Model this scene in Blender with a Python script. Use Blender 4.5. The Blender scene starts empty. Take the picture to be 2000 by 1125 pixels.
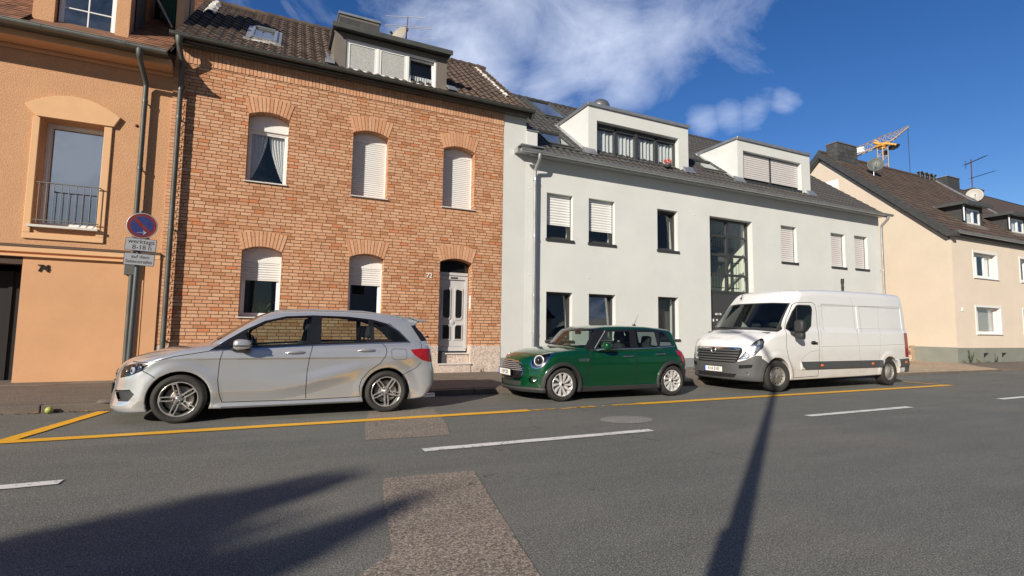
import bpy, math, random
import numpy as np
from mathutils import Vector, Matrix, Euler
from mathutils.geometry import tessellate_polygon
random.seed(7)
SC=bpy.context.scene; COL=SC.collection
# ------------------------------------------------------------- camera
CAMH=1.285; YAW=.4325272; PIT=.0827128; ROL=.0143853
_F=Vector((math.sin(YAW)*math.cos(PIT),math.cos(YAW)*math.cos(PIT),math.sin(PIT)))
_R0=Vector((math.cos(YAW),-math.sin(YAW),0)); _U0=_R0.cross(_F)
_R=_R0*math.cos(ROL)+_U0*math.sin(ROL); _U=-_R0*math.sin(ROL)+_U0*math.cos(ROL)
cd=bpy.data.cameras.new('camera'); cam=bpy.data.objects.new('camera',cd); COL.objects.link(cam)
cd.sensor_width=36; cd.sensor_fit='HORIZONTAL'; cd.lens=987.47/2000*36; cd.clip_start=.05; cd.clip_end=3000
cam.matrix_world=Matrix(((_R.x,_U.x,-_F.x,0),(_R.y,_U.y,-_F.y,0),(_R.z,_U.z,-_F.z,CAMH),(0,0,0,1)))
SC.camera=cam
# ------------------------------------------------------------- sun, sky, exposure
SUN_EL=math.radians(23.8); SUN_AZ=math.radians(53.5)      # light travels towards (+sin az, +cos az)
sd=bpy.data.lights.new('sun','SUN'); so=bpy.data.objects.new('sun',sd); COL.objects.link(so)
sd.energy=5.0; sd.angle=math.radians(.55); sd.color=(1,.90,.765)
_d=Vector((math.sin(SUN_AZ)*math.cos(SUN_EL),math.cos(SUN_AZ)*math.cos(SUN_EL),-math.sin(SUN_EL)))
so.rotation_euler=_d.to_track_quat('-Z','Y').to_euler(); so.location=(-20,-15,20)
W=bpy.data.worlds.new('World'); SC.world=W; W.use_nodes=True
nt=W.node_tree; nt.nodes.clear()
def wn(t,**k):
    n=nt.nodes.new(t)
    for a,b in k.items(): setattr(n,a,b)
    return n
out=wn('ShaderNodeOutputWorld'); bg=wn('ShaderNodeBackground'); bg.inputs[1].default_value=.093
sky=wn('ShaderNodeTexSky',sky_type='NISHITA',sun_disc=False,sun_elevation=SUN_EL,sun_rotation=math.radians(233.5),altitude=200,air_density=1.0,dust_density=.0,ozone_density=3.2)
tc=wn('ShaderNodeTexCoord')
def wmath(op,a,b=None,c=None,clamp=False):
    n=wn('ShaderNodeMath',operation=op,use_clamp=clamp)
    for i,v in enumerate((a,b,c)):
        if v is None: continue
        if isinstance(v,(int,float)): n.inputs[i].default_value=v
        else: nt.links.new(v,n.inputs[i])
    return n.outputs[0]
# clouds: noise gathered into a few banks of the sky, given as directions in the place
def skydir(x,y):
    v=_R*((x-1000)/987.47)-_U*((y-562.5)/987.47)+_F; return v.normalized()
BANKS=[((1160,70),.15,1.0),((1290,40),.11,.8),((1210,160),.08,.8),((1010,30),.13,.75),((930,110),.13,.85),((1080,180),.09,.75),((840,20),.11,.55),((740,10),.10,.45),((1375,240),.04,.62),((1425,225),.04,.60),((1475,215),.04,.62),((1530,208),.035,.58),((1440,60),.11,.40),((700,-60),.2,.5),((900,-120),.3,.5),((880,80),.10,.6)]
mask=None
REFL=[]
def refl(px,n):
    v=skydir(*px); n=Vector(n).normalized(); return v-n*(2*v.dot(n))
BANKS+=[(refl((135,300),(0,-1,0)),.16,1.3),(refl((150,390),(0,-1,0)),.10,.9),(refl((518,74),(0,-.63,.78)),.2,.8),(refl((1070,215),(0,-.62,.78)),.2,.75),(refl((170,30),(0,-1,0)),.12,.6),(refl((1430,450),(0,-1,0)),.06,.5)]
for (px,r,a) in BANKS:
    v=px if isinstance(px,Vector) else skydir(*px)
    sub=wn('ShaderNodeVectorMath',operation='DISTANCE'); nt.links.new(tc.outputs['Generated'],sub.inputs[0]); sub.inputs[1].default_value=v
    q=wmath('MULTIPLY',wmath('POWER',2.718,wmath('MULTIPLY',wmath('POWER',wmath('DIVIDE',sub.outputs['Value'],r),2.0),-1.0)),a)
    mask=q if mask is None else wmath('MAXIMUM',mask,q)
# broad broken cloud in the half of the sky behind the camera (seen only as reflections)
sep=wn('ShaderNodeSeparateXYZ'); nt.links.new(tc.outputs['Generated'],sep.inputs[0])
back=wmath('MULTIPLY',wmath('MULTIPLY',sep.outputs[1],-1.6,clamp=True),.30)
mask=wmath('MAXIMUM',mask,back)
mp=wn('ShaderNodeMapping'); nt.links.new(tc.outputs['Generated'],mp.inputs[0]); mp.inputs['Scale'].default_value=(1,1,1.5); mp.inputs['Rotation'].default_value=(.2,.5,.3); mp.inputs['Location'].default_value=(3.1,1.2,.4)
nz=wn('ShaderNodeTexNoise',noise_dimensions='3D'); nt.links.new(mp.outputs[0],nz.inputs[0]); nz.inputs['Scale'].default_value=5.3; nz.inputs['Detail'].default_value=9; nz.inputs['Roughness'].default_value=.60; nz.inputs['Distortion'].default_value=.5
cl=wmath('ADD',wmath('MULTIPLY',nz.outputs[0],1.7),wmath('ADD',mask,-1.20))
cl=wmath('MULTIPLY',wmath('MULTIPLY',cl,.95,clamp=True),.76)
hsv=wn('ShaderNodeHueSaturation'); nt.links.new(sky.outputs[0],hsv.inputs['Color']); hsv.inputs['Saturation'].default_value=1.27; hsv.inputs['Hue'].default_value=.513; hsv.inputs['Value'].default_value=1.0
# sky behind the camera dimmed and greyed on purpose, to cut ambient fill
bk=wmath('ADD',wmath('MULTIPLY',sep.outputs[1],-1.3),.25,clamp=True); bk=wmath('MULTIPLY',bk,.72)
back_dim=wn('ShaderNodeMixRGB'); nt.links.new(bk,back_dim.inputs[0]); nt.links.new(hsv.outputs[0],back_dim.inputs[1]); back_dim.inputs[2].default_value=(.72,.80,.95,1)
mix=wn('ShaderNodeMixRGB'); nt.links.new(cl,mix.inputs[0]); nt.links.new(back_dim.outputs[0],mix.inputs[1]); mix.inputs[2].default_value=(10.2,10.9,12.6,1)
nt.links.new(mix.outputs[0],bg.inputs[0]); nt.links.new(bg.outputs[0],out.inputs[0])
SC.view_settings.view_transform='Standard'; SC.view_settings.look='None'; SC.view_settings.gamma=1; SC.view_settings.exposure=.22
SC.render.engine='CYCLES'
try: SC.cycles.use_denoising=True
except Exception: pass
# ------------------------------------------------------------- scene tree helpers
OFF={}
def tag(o,label=None,cat=None,group=None,kind=None):
    if label: o['label']=label
    if cat: o['category']=cat
    if group: o['group']=group
    if kind: o['kind']=kind
    return o
def thing(name,label,cat,loc=(0,0,0),group=None,rz=0,local=False):
    o=bpy.data.objects.new(name,None); COL.objects.link(o); o.location=loc; o.rotation_euler=(0,0,rz); o.empty_display_size=.3
    OFF[o.name]=Vector((0,0,0)) if local else Vector(loc)
    return tag(o,label,cat,group)
def root_off(o):
    while o is not None:
        if o.name in OFF: return OFF[o.name]
        o=o.parent
    return Vector((0,0,0))
def link(name,me,m,parent=None):
    o=bpy.data.objects.new(name,me); COL.objects.link(o)
    if parent is not None: o.parent=parent
    if m is not None:
        for q in (m if isinstance(m,(list,tuple)) else [m]): me.materials.append(q)
    return o
class MB:
    def __init__(s): s.v=[];s.f=[];s.m=[];s.s=[];s.t=[];s.mi=0;s.tt=0.
    def add(s,V,F,smooth=False):
        b=len(s.v); s.v+= [tuple(p) for p in V]
        for f in F: s.f.append([b+i for i in f]); s.m.append(s.mi); s.s.append(smooth); s.t.append(s.tt)
        return s
    def box(s,x0,x1,y0,y1,z0,z1):
        V=[(x,y,z) for x in (x0,x1) for y in (y0,y1) for z in (z0,z1)]
        return s.add(V,[(0,1,3,2),(4,6,7,5),(0,4,5,1),(2,3,7,6),(0,2,6,4),(1,5,7,3)])
    def obox(s,c,half,M):
        V=[Vector(c)+M@Vector((a*half[0],b*half[1],d*half[2])) for a in (-1,1) for b in (-1,1) for d in (-1,1)]
        return s.add(V,[(0,1,3,2),(4,6,7,5),(0,4,5,1),(2,3,7,6),(0,2,6,4),(1,5,7,3)])
    def prism(s,P,a,b,ax='y',smooth=False):
        """2D polygon P extruded from a to b along ax (poly in xz for y, yz for x, xy for z)"""
        def mk(p,t): return {'y':(p[0],t,p[1]),'x':(t,p[0],p[1]),'z':(p[0],p[1],t)}[ax]
        n=len(P); ar=sum(P[i][0]*P[(i+1)%n][1]-P[(i+1)%n][0]*P[i][1] for i in range(n))
        if (ar<0)!=(ax=='y'): P=P[::-1]
        V=[mk(p,a) for p in P]+[mk(p,b) for p in P]
        if b<a: V=V[n:]+V[:n]
        tr=tessellate_polygon([[Vector((p[0],p[1],0)) for p in P]]) if n>4 else [list(range(n))]
        def orient(t):
            q=sum(P[t[i]][0]*P[t[(i+1)%len(t)]][1]-P[t[(i+1)%len(t)]][0]*P[t[i]][1] for i in range(len(t)))
            pa=sum(P[i][0]*P[(i+1)%n][1]-P[(i+1)%n][0]*P[i][1] for i in range(n))
            return list(t) if (q>0)==(pa>0) else list(t)[::-1]
        F=[]
        for t in tr:
            t=orient(t); F.append(t[::-1]); F.append([i+n for i in t])
        s.add(V,F); b0=len(s.v)-2*n
        for i in range(n):
            j=(i+1)%n; s.f.append([b0+i,b0+j,b0+n+j,b0+n+i]); s.m.append(s.mi); s.s.append(smooth); s.t.append(s.tt)
        return s
    def tube(s,pts,r,n=8,caps=True,closed=False):
        P=[Vector(p) for p in pts]; R=r if isinstance(r,(list,tuple)) else [r]*len(P); V=[];F=[]; prev=None
        for i,p in enumerate(P):
            d=(P[min(i+1,len(P)-1)]-P[max(i-1,0)]).normalized()
            if prev is None: u=d.orthogonal().normalized()
            else: u=(prev-d*prev.dot(d)).normalized()
            prev=u; w=d.cross(u)
            for k in range(n):
                a=2*math.pi*k/n; V.append(p+(u*math.cos(a)+w*math.sin(a))*R[i])
        for i in range(len(P)-1):
            for k in range(n): F.append([i*n+k,i*n+(k+1)%n,(i+1)*n+(k+1)%n,(i+1)*n+k])
        s.add(V,F,True)
        if caps: s.add(V[:n],[list(range(n))[::-1]]); s.add(V[-n:],[list(range(n))])
        return s
    def lathe(s,prof,o,ax,n=32,smooth=True,a0=0,a1=2*math.pi):
        """prof [(r,h)] turned about axis ax through o"""
        o=Vector(o);ax=Vector(ax).normalized();u=ax.orthogonal().normalized();w=ax.cross(u);V=[];F=[];m=len(prof); full=abs(a1-a0-2*math.pi)<1e-6; N=n if full else n+1
        for k in range(N):
            a=a0+(a1-a0)*k/n; e=u*math.cos(a)+w*math.sin(a)
            for r,h in prof: V.append(o+ax*h+e*r)
        for k in range(n):
            for i in range(m-1): q=(k+1)%N; F.append([k*m+i,q*m+i,q*m+i+1,k*m+i+1])
        return s.add(V,F,smooth)
    def build(s,name,m,parent=None,bevel=0,label=None):
        me=bpy.data.meshes.new(name); off=root_off(parent) if parent is not None else Vector((0,0,0))
        me.from_pydata([(p[0]-off.x,p[1]-off.y,p[2]-off.z) for p in s.v],[],s.f)
        me.polygons.foreach_set('material_index',s.m); me.polygons.foreach_set('use_smooth',s.s)
        if any(s.t):
            at=me.attributes.new('tint','FLOAT','FACE'); at.data.foreach_set('value',s.t)
        me.validate(); me.update(); o=link(name,me,m,parent)
        if bevel:
            b=o.modifiers.new('bevel','BEVEL'); b.width=bevel; b.segments=2; b.limit_method='ANGLE'
        if label: o['label']=label
        return o
def text(name,body,size,m,parent,mat4,thick=.002,bold=0,sx=1.0,spacing=1.0):
    c=bpy.data.curves.new(name,'FONT'); c.body=body; c.size=size; c.extrude=thick; c.align_x='CENTER'; c.align_y='CENTER'; c.offset=bold; c.space_line=spacing
    o=bpy.data.objects.new(name,c); COL.objects.link(o); bpy.context.view_layer.update()
    me=bpy.data.meshes.new_from_object(o.evaluated_get(bpy.context.evaluated_depsgraph_get())); bpy.data.objects.remove(o)
    me.name=name; me.transform(Matrix.Diagonal((sx,1,1,1))); me.transform(mat4); 
    off=root_off(parent) if parent is not None else Vector((0,0,0)); me.transform(Matrix.Translation(-off)); me.materials.clear()
    return link(name,me,m,parent)
FACE_Y=lambda x,y,z: Matrix.Translation((x,y,z))@Matrix(((1,0,0,0),(0,0,-1,0),(0,1,0,0),(0,0,0,1)))   # readable from -Y
FACE_X=lambda x,y,z: Matrix.Translation((x,y,z))@Matrix(((0,0,-1,0),(-1,0,0,0),(0,1,0,0),(0,0,0,1)))   # readable from -X
# ------------------------------------------------------------- materials
def newmat(name):
    m=bpy.data.materials.new(name); m.use_nodes=True; n=m.node_tree; n.nodes.clear()
    return m,n
class NT:
    def __init__(s,n): s.n=n
    def __call__(s,t,inp=None,**k):
        q=s.n.nodes.new(t)
        for a,b in k.items(): setattr(q,a,b)
        for a,b in (inp or {}).items():
            if isinstance(b,bpy.types.NodeSocket): s.n.links.new(b,q.inputs[a])
            else: q.inputs[a].default_value=b
        return q
    def math(s,op,a,b=0.,clamp=False): return s('ShaderNodeMath',{0:a,1:b},operation=op,use_clamp=clamp).outputs[0]
    def ramp(s,fac,*st):
        r=s('ShaderNodeValToRGB',{0:fac}); e=r.color_ramp.elements
        while len(e)<len(st): e.new(.5)
        for i,(p,c) in enumerate(st): e[i].position=p; e[i].color=(*c,1) if len(c)==3 else c
        return r.outputs[0]
    def mix(s,f,a,b,bl='MIX'): return s('ShaderNodeMixRGB',{0:f,1:a if not isinstance(a,tuple) else (*a,1),2:b if not isinstance(b,tuple) else (*b,1)},blend_type=bl).outputs[0]
    def noise(s,v,scale,detail=4,rough=.55): return s('ShaderNodeTexNoise',{'Vector':v,'Scale':scale,'Detail':detail,'Roughness':rough}).outputs[0]
def g3(v): return (v,v,v)
def P(name,col,rough=.5,metal=0,var=0.,vs=3.,bump=0.,bs=60.,coat=0.,spec=.5,fine=0.,fs=80.,tint=0.,dist=.003,stretch=(1,1,1)):
    m,n=newmat(name); N=NT(n); o=N('ShaderNodeOutputMaterial'); b=N('ShaderNodeBsdfPrincipled'); n.links.new(b.outputs[0],o.inputs[0])
    b.inputs['Roughness'].default_value=rough; b.inputs['Metallic'].default_value=metal; b.inputs['Specular IOR Level'].default_value=spec; b.inputs['Coat Weight'].default_value=coat; b.inputs['Coat Roughness'].default_value=.03
    tcn=N('ShaderNodeTexCoord').outputs['Object']; v=N('ShaderNodeMapping',{0:tcn,'Scale':stretch}).outputs[0]
    c=N('ShaderNodeRGB').outputs[0]; c.default_value=(*col,1)
    if var:
        q=N.noise(v,vs,6,.6); c=N.mix(1.,c,N.ramp(q,(.25,g3(1-var)),(.75,g3(1+var))),'MULTIPLY')
        n.links.new(N.math('ADD',N.math('MULTIPLY',q,.25),max(rough-.12,0.02)),b.inputs['Roughness'])
    if fine:
        q=N.noise(tcn,fs,3,.6); c=N.mix(1.,c,N.ramp(q,(.3,g3(1-fine)),(.7,g3(1+fine))),'MULTIPLY')
    if tint:
        a=N('ShaderNodeAttribute',attribute_name='tint').outputs['Fac']; c=N.mix(1.,c,N.ramp(a,(0,g3(1-tint)),(1,g3(1+tint))),'MULTIPLY')
    n.links.new(c,b.inputs['Base Color'])
    if bump:
        q=N.noise(tcn,bs,5,.6); n.links.new(N('ShaderNodeBump',{'Height':q,'Strength':bump,'Distance':dist}).outputs[0],b.inputs['Normal'])
    return m
def glass_mat(name,tint=(.75,.8,.78),refl=1.,rough=.0):
    m,n=newmat(name); N=NT(n); o=N('ShaderNodeOutputMaterial'); t=N('ShaderNodeBsdfTransparent',{0:(*tint,1)}); g=N('ShaderNodeBsdfGlossy',{0:(.95,.97,1,1),'Roughness':rough})
    tcn=N('ShaderNodeTexCoord').outputs['Object']; bmp=N('ShaderNodeBump',{'Height':N.noise(tcn,1.6,1),'Strength':.05,'Distance':.02}).outputs[0]; n.links.new(bmp,g.inputs['Normal'])
    ge=N('ShaderNodeNewGeometry'); dt=N('ShaderNodeVectorMath',{0:ge.outputs['Incoming'],1:ge.outputs['Normal']},operation='DOT_PRODUCT').outputs['Value']
    f=N.math('POWER',N.math('SUBTRACT',1.,N.math('ABSOLUTE',dt),True),4.); f=N.math('ADD',N.math('MULTIPLY',f,.8),.035*refl,True)
    mx=N('ShaderNodeMixShader',{0:f,1:t.outputs[0],2:g.outputs[0]}); n.links.new(mx.outputs[0],o.inputs[0]); return m
def box_uv(N,tcn):
    """object coordinates turned onto the face the point lies on: (x or y along the wall, z up)"""
    sp=N('ShaderNodeSeparateXYZ',{0:tcn}); nn=N('ShaderNodeSeparateXYZ',{0:N('ShaderNodeNewGeometry').outputs['True Normal']})
    ax=N.math('GREATER_THAN',N.math('ABSOLUTE',nn.outputs[0]),.6)
    u=N.math('ADD',N.math('MULTIPLY',sp.outputs[0],N.math('SUBTRACT',1.,ax)),N.math('MULTIPLY',sp.outputs[1],ax))
    az=N.math('GREATER_THAN',N.math('ABSOLUTE',nn.outputs[2]),.8)
    w=N.math('ADD',N.math('MULTIPLY',sp.outputs[2],N.math('SUBTRACT',1.,az)),N.math('MULTIPLY',sp.outputs[1],az))
    return N('ShaderNodeCombineXYZ',{0:u,1:w,2:0.}).outputs[0]
BRICKS=[(0,(.44,.20,.10)),(.12,(.54,.27,.145)),(.35,(.59,.315,.185)),(.6,(.62,.35,.208)),(.88,(.65,.395,.245)),(.95,(.54,.25,.125)),(1,(.60,.22,.10))]
def brick_mat(name,ramp=BRICKS,mortar=(.12,.068,.042),bw=.236,rh=.0800,ms=.0070,tinted=False):
    m,n=newmat(name); N=NT(n); o=N('ShaderNodeOutputMaterial'); b=N('ShaderNodeBsdfPrincipled'); n.links.new(b.outputs[0],o.inputs[0]); b.inputs['Roughness'].default_value=.85; b.inputs['Specular IOR Level'].default_value=.25
    tcn=N('ShaderNodeTexCoord').outputs['Object']
    if tinted:
        r=N('ShaderNodeAttribute',attribute_name='tint').outputs['Fac']; fac=0.; h=None
    else:
        uv=box_uv(N,tcn); wob=N('ShaderNodeVectorMath',{0:uv,1:N('ShaderNodeVectorMath',{0:N('ShaderNodeTexNoise',{'Vector':uv,'Scale':7.,'Detail':1.}).outputs['Color'],1:(.012,.004,0)},operation='MULTIPLY').outputs[0]},operation='ADD').outputs[0]
        br=N('ShaderNodeTexBrick',{'Vector':wob,'Color1':(0,0,0,1),'Color2':(1,1,1,1),'Mortar':(.5,.5,.5,1),'Scale':1.,'Mortar Size':ms,'Mortar Smooth':.25,'Bias':0.,'Brick Width':bw,'Row Height':rh}); br.offset=.37; br.offset_frequency=2; br.squash=.86; br.squash_frequency=3
        r=br.outputs[0]; fac=br.outputs['Fac']
    q=N.noise(tcn,28.,5,.7); big=N.noise(tcn,.6,3)
    c=N.ramp(r,*ramp); c=N.mix(1.,c,N.ramp(q,(.25,g3(.72)),(.55,g3(1.02)),(.8,g3(1.2))),'MULTIPLY'); c=N.mix(1.,c,N.ramp(big,(.3,g3(.9)),(.7,g3(1.08))),'MULTIPLY')
    sp=N.noise(tcn,90.,2); c=N.mix(N.math('MULTIPLY',N.math('GREATER_THAN',sp,.66),.5),c,(.22,.10,.06))
    if not tinted: c=N.mix(fac,c,mortar)
    n.links.new(c,b.inputs['Base Color'])
    hh=N.math('ADD',N.math('MULTIPLY',N.math('SUBTRACT',1.,fac),1.) if not tinted else 1.,N.math('MULTIPLY',q,.35))
    n.links.new(N('ShaderNodeBump',{'Height':hh,'Strength':.9,'Distance':.012}).outputs[0],b.inputs['Normal']); return m
def asphalt_mat(name,base,speck,sc=150.,warm=0.,crack=True,amt=.35):
    m,n=newmat(name); N=NT(n); o=N('ShaderNodeOutputMaterial'); b=N('ShaderNodeBsdfPrincipled'); n.links.new(b.outputs[0],o.inputs[0]); b.inputs['Roughness'].default_value=.82; b.inputs['Specular IOR Level'].default_value=.35
    tcn=N('ShaderNodeTexCoord').outputs['Object']
    big=N.noise(tcn,.35,5,.6); mid=N.noise(N('ShaderNodeMapping',{0:tcn,'Scale':(.5,2.4,1)}).outputs[0],1.1,5,.65); fn=N.noise(tcn,sc*.6,3,.7)
    c=N.mix(1.,(*base,),N.ramp(big,(.3,(.86,.90,.88)),(.7,(1.16,1.10,1.05))),'MULTIPLY'); c=N.mix(1.,c,N.ramp(mid,(.3,g3(.86)),(.7,g3(1.13))),'MULTIPLY')
    c=N.mix(1.,c,N.ramp(fn,(.34,g3(.40)),(.5,g3(.95)),(.66,g3(1.75))),'MULTIPLY')
    vo=N('ShaderNodeTexVoronoi',{'Vector':tcn,'Scale':sc}); vr=N('ShaderNodeTexWhiteNoise',{0:vo.outputs['Position']},noise_dimensions='3D').outputs[0]
    st=N.math('MULTIPLY',N.math('GREATER_THAN',vr,1-amt*.35),N.math('LESS_THAN',vo.outputs['Distance'],.42)); c=N.mix(N.math('MULTIPLY',st,.8),c,speck)
    vo2=N('ShaderNodeTexVoronoi',{'Vector':tcn,'Scale':sc*.16}); vr2=N('ShaderNodeTexWhiteNoise',{0:vo2.outputs['Position']},noise_dimensions='3D').outputs[0]
    st2=N.math('MULTIPLY',N.math('GREATER_THAN',vr2,.965),N.math('LESS_THAN',vo2.outputs['Distance'],.16)); c=N.mix(N.math('MULTIPLY',st2,.55),c,(.30,.28,.25))
    vo3=N('ShaderNodeTexVoronoi',{'Vector':N('ShaderNodeMapping',{0:tcn,'Scale':(1.,1.7,1)}).outputs[0],'Scale':2.1}); vr3=N('ShaderNodeTexWhiteNoise',{0:vo3.outputs['Position']},noise_dimensions='3D').outputs[0]
    gum=N.math('MULTIPLY',N.math('GREATER_THAN',vr3,.70),N.math('LESS_THAN',N.math('ADD',vo3.outputs['Distance'],N.math('MULTIPLY',N.noise(tcn,30.),.04)),.065)); c=N.mix(N.math('MULTIPLY',gum,.6),c,(.018,.018,.02))
    h=N.math('ADD',fn,N.math('MULTIPLY',st,.4))
    if crack:
        wv=N('ShaderNodeVectorMath',{0:tcn,1:N('ShaderNodeVectorMath',{0:N('ShaderNodeTexNoise',{'Vector':tcn,'Scale':2.5,'Detail':5.,'Roughness':.7}).outputs['Color'],1:(.5,.5,0)},operation='MULTIPLY').outputs[0]},operation='ADD').outputs[0]
        ve=N('ShaderNodeTexVoronoi',{'Vector':wv,'Scale':.55},feature='DISTANCE_TO_EDGE').outputs[0]
        ck=N.math('MULTIPLY',N.math('LESS_THAN',ve,.0028),N.math('GREATER_THAN',N.noise(tcn,.8,3),.60)); c=N.mix(N.math('MULTIPLY',ck,.6),c,(.015,.014,.013)); h=N.math('SUBTRACT',h,ck)
    n.links.new(c,b.inputs['Base Color']); n.links.new(N('ShaderNodeBump',{'Height':h,'Strength':.55,'Distance':.004}).outputs[0],b.inputs['Normal']); return m
def paint_mark(name,col,wear,base=(.05,.048,.047)):
    m,n=newmat(name); N=NT(n); o=N('ShaderNodeOutputMaterial'); b=N('ShaderNodeBsdfPrincipled'); b.inputs['Roughness'].default_value=.6
    tcn=N('ShaderNodeTexCoord').outputs['Object']; q=N.noise(tcn,22.,6,.75); q2=N.noise(tcn,3.,4,.7); q3=N.noise(tcn,150.,3,.7)
    s=N.math('ADD',N.math('ADD',N.math('MULTIPLY',q,.55),N.math('MULTIPLY',q2,.35)),N.math('MULTIPLY',q3,.35)); k=N.math('MULTIPLY',N.math('SUBTRACT',s,1-wear),16.,True)
    c=N.mix(1.,(*col,),N.ramp(q,(.3,g3(.85)),(.7,g3(1.08))),'MULTIPLY'); n.links.new(c,b.inputs['Base Color'])
    n.links.new(N('ShaderNodeBump',{'Height':q3,'Strength':.4,'Distance':.003}).outputs[0],b.inputs['Normal'])
    t=N('ShaderNodeBsdfTransparent'); mx=N('ShaderNodeMixShader',{0:k,1:b.outputs[0],2:t.outputs[0]}); n.links.new(mx.outputs[0],o.inputs[0]); return m
def carpaint(name,col,metal,rough=.28,flake=.0,dirt=0.,dcol=(.33,.27,.2)):
    m,n=newmat(name); N=NT(n); o=N('ShaderNodeOutputMaterial'); b=N('ShaderNodeBsdfPrincipled'); n.links.new(b.outputs[0],o.inputs[0])
    b.inputs['Metallic'].default_value=metal; b.inputs['Roughness'].default_value=rough; b.inputs['Coat Weight'].default_value=1.; b.inputs['Coat Roughness'].default_value=.03; b.inputs['Coat IOR'].default_value=1.5
    tcn=N('ShaderNodeTexCoord').outputs['Object']; c=N('ShaderNodeRGB').outputs[0]; c.default_value=(*col,1)
    if flake:
        v=N('ShaderNodeTexVoronoi',{'Vector':tcn,'Scale':420.}).outputs['Color']; c=N.mix(flake,c,N('ShaderNodeHueSaturation',{'Saturation':0.,'Value':1.3,'Color':v}).outputs[0],'OVERLAY')
    if dirt:
        z=N('ShaderNodeSeparateXYZ',{0:tcn}).outputs[2]; q=N.noise(N('ShaderNodeMapping',{0:tcn,'Scale':(1,1,2.5)}).outputs[0],2.2,7,.7)
        k=N.math('MULTIPLY',N.math('SUBTRACT',1.05,z,True),N.math('MULTIPLY',q,dirt*1.7),True); k=N.math('ADD',k,N.math('MULTIPLY',N.math('SUBTRACT',q,.52,True),dirt*.9),True)
        c=N.mix(k,c,dcol); n.links.new(N.math('ADD',rough,N.math('MULTIPLY',k,.6)),b.inputs['Roughness']); n.links.new(N.math('SUBTRACT',1.,N.math('MULTIPLY',k,1.5),True),b.inputs['Coat Weight'])
    n.links.new(c,b.inputs['Base Color']); return m
MT={}
def setup():
    M=MT
    M['brick']=brick_mat('brick'); M['brick_piece']=brick_mat('brick_piece',tinted=True)
    M['asphalt']=asphalt_mat('asphalt',(.142,.145,.135),(.42,.41,.37),150.,amt=1.); M['patch']=asphalt_mat('patch_asphalt',(.222,.190,.162),(.56,.48,.38),85.,amt=.8)
    M['manhole']=asphalt_mat('manhole_concrete',(.25,.25,.24),(.3,.3,.3),160.,crack=False)
    M['pave']=asphalt_mat('pavement_asphalt',(.165,.140,.120),(.28,.25,.21),110.,amt=.4); M['sand']=asphalt_mat('sandy_pavement',(.43,.33,.24),(.55,.45,.36),70.,crack=False); M['kerb']=P('kerb_stone',(.14,.118,.098),.85,var=.25,vs=4,bump=.5,bs=40,fine=.2)
    M['yellow']=paint_mark('yellow_paint',(.88,.46,.022),.27); M['yellow_worn']=paint_mark('yellow_paint_worn',(.86,.48,.03),.36); M['white_line']=paint_mark('white_line_paint',(.80,.80,.77),.335)
    M['stucco_o']=P('orange_stucco',(.56,.315,.172),.92,var=.09,vs=1.2,bump=1.,bs=42,fine=.26,fs=55,dist=.010); M['stucco_smooth']=P('orange_render',(.615,.343,.183),.9,var=.09,vs=.9,bump=.3,bs=60,fine=.05,fs=90,dist=.004); M['stucco_band']=P('apricot_render',(.70,.43,.235),.9,var=.06,bump=.3,bs=60,dist=.004)
    M['white_r']=P('white_render',(.632,.655,.640),.9,var=.07,vs=.7,bump=.5,bs=70,fine=.05,fs=60,dist=.004); M['strip_r']=P('pale_grey_render',(.605,.622,.605),.9,var=.06,vs=1.,bump=.5,bs=70,fine=.05,dist=.004); M['plinth_g']=P('grey_plinth_paint',(.23,.25,.27),.85,var=.08,bump=.3,bs=60)
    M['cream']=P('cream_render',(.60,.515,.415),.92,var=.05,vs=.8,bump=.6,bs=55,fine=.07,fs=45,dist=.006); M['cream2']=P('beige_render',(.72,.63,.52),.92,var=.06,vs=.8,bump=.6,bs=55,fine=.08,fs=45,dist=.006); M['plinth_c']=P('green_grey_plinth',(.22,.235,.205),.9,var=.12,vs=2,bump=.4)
    M['granite']=P('granite_cladding',(.56,.47,.41),.6,var=.12,vs=5,fine=.5,fs=38); M['slate_step']=P('dark_step_tile',(.07,.07,.075),.6,var=.2)
    M['tile_b']=P('brown_roof_tile',(.098,.070,.053),.75,var=.28,vs=2.5,bump=.3,bs=40,tint=.28); M['tile_g']=P('anthracite_roof_tile',(.070,.067,.064),.6,var=.08,vs=2,bump=.15,bs=40,tint=.10); M['tile_c']=P('dark_brown_tile',(.105,.075,.058),.8,var=.2,vs=2,tint=.25); M['tile_o']=P('red_brown_tile',(.25,.125,.075),.8,var=.25,vs=3,tint=.3)
    M['zinc']=P('zinc_sheet',(.50,.52,.53),.38,.75,var=.12,vs=3); M['zinc_dark']=P('weathered_zinc',(.115,.120,.110),.5,.5,var=.2,vs=3); M['gutter_o']=P('weathered_grey_gutter',(.20,.21,.20),.5,.5,var=.2,vs=3)
    M['mortar']=P('verge_mortar',(.62,.60,.57),.9,var=.35,vs=14,bump=.9,bs=25,dist=.02)
    M['fiber']=P('fibre_cement_slate',(.165,.145,.125),.65,var=.10,vs=3); M['fiber_d']=P('dark_slate_cladding',(.065,.067,.068),.65,var=.22,vs=6,tint=.25); M['black']=P('black_metal',(.02,.02,.022),.45)
    M['pvc']=P('white_plastic_frame',(.80,.81,.80),.35,var=.02); M['anth']=P('anthracite_frame',(.042,.045,.047),.42,var=.05); M['shut_w']=P('white_shutter',(.76,.77,.76),.5,var=.03); M['shut_g']=P('light_grey_shutter',(.63,.61,.61),.5,var=.03)
    M['sillstone']=P('stone_sill',(.63,.60,.56),.6,var=.12,vs=9); M['fabric']=P('white_curtain_fabric',(.84,.85,.87),.9); M['dark']=P('dark_interior',(.018,.018,.02),.9); M['room']=P('white_interior_wall',(.86,.90,.78),.9); M['mid']=P('grey_interior',(.12,.12,.115),.9)
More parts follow.
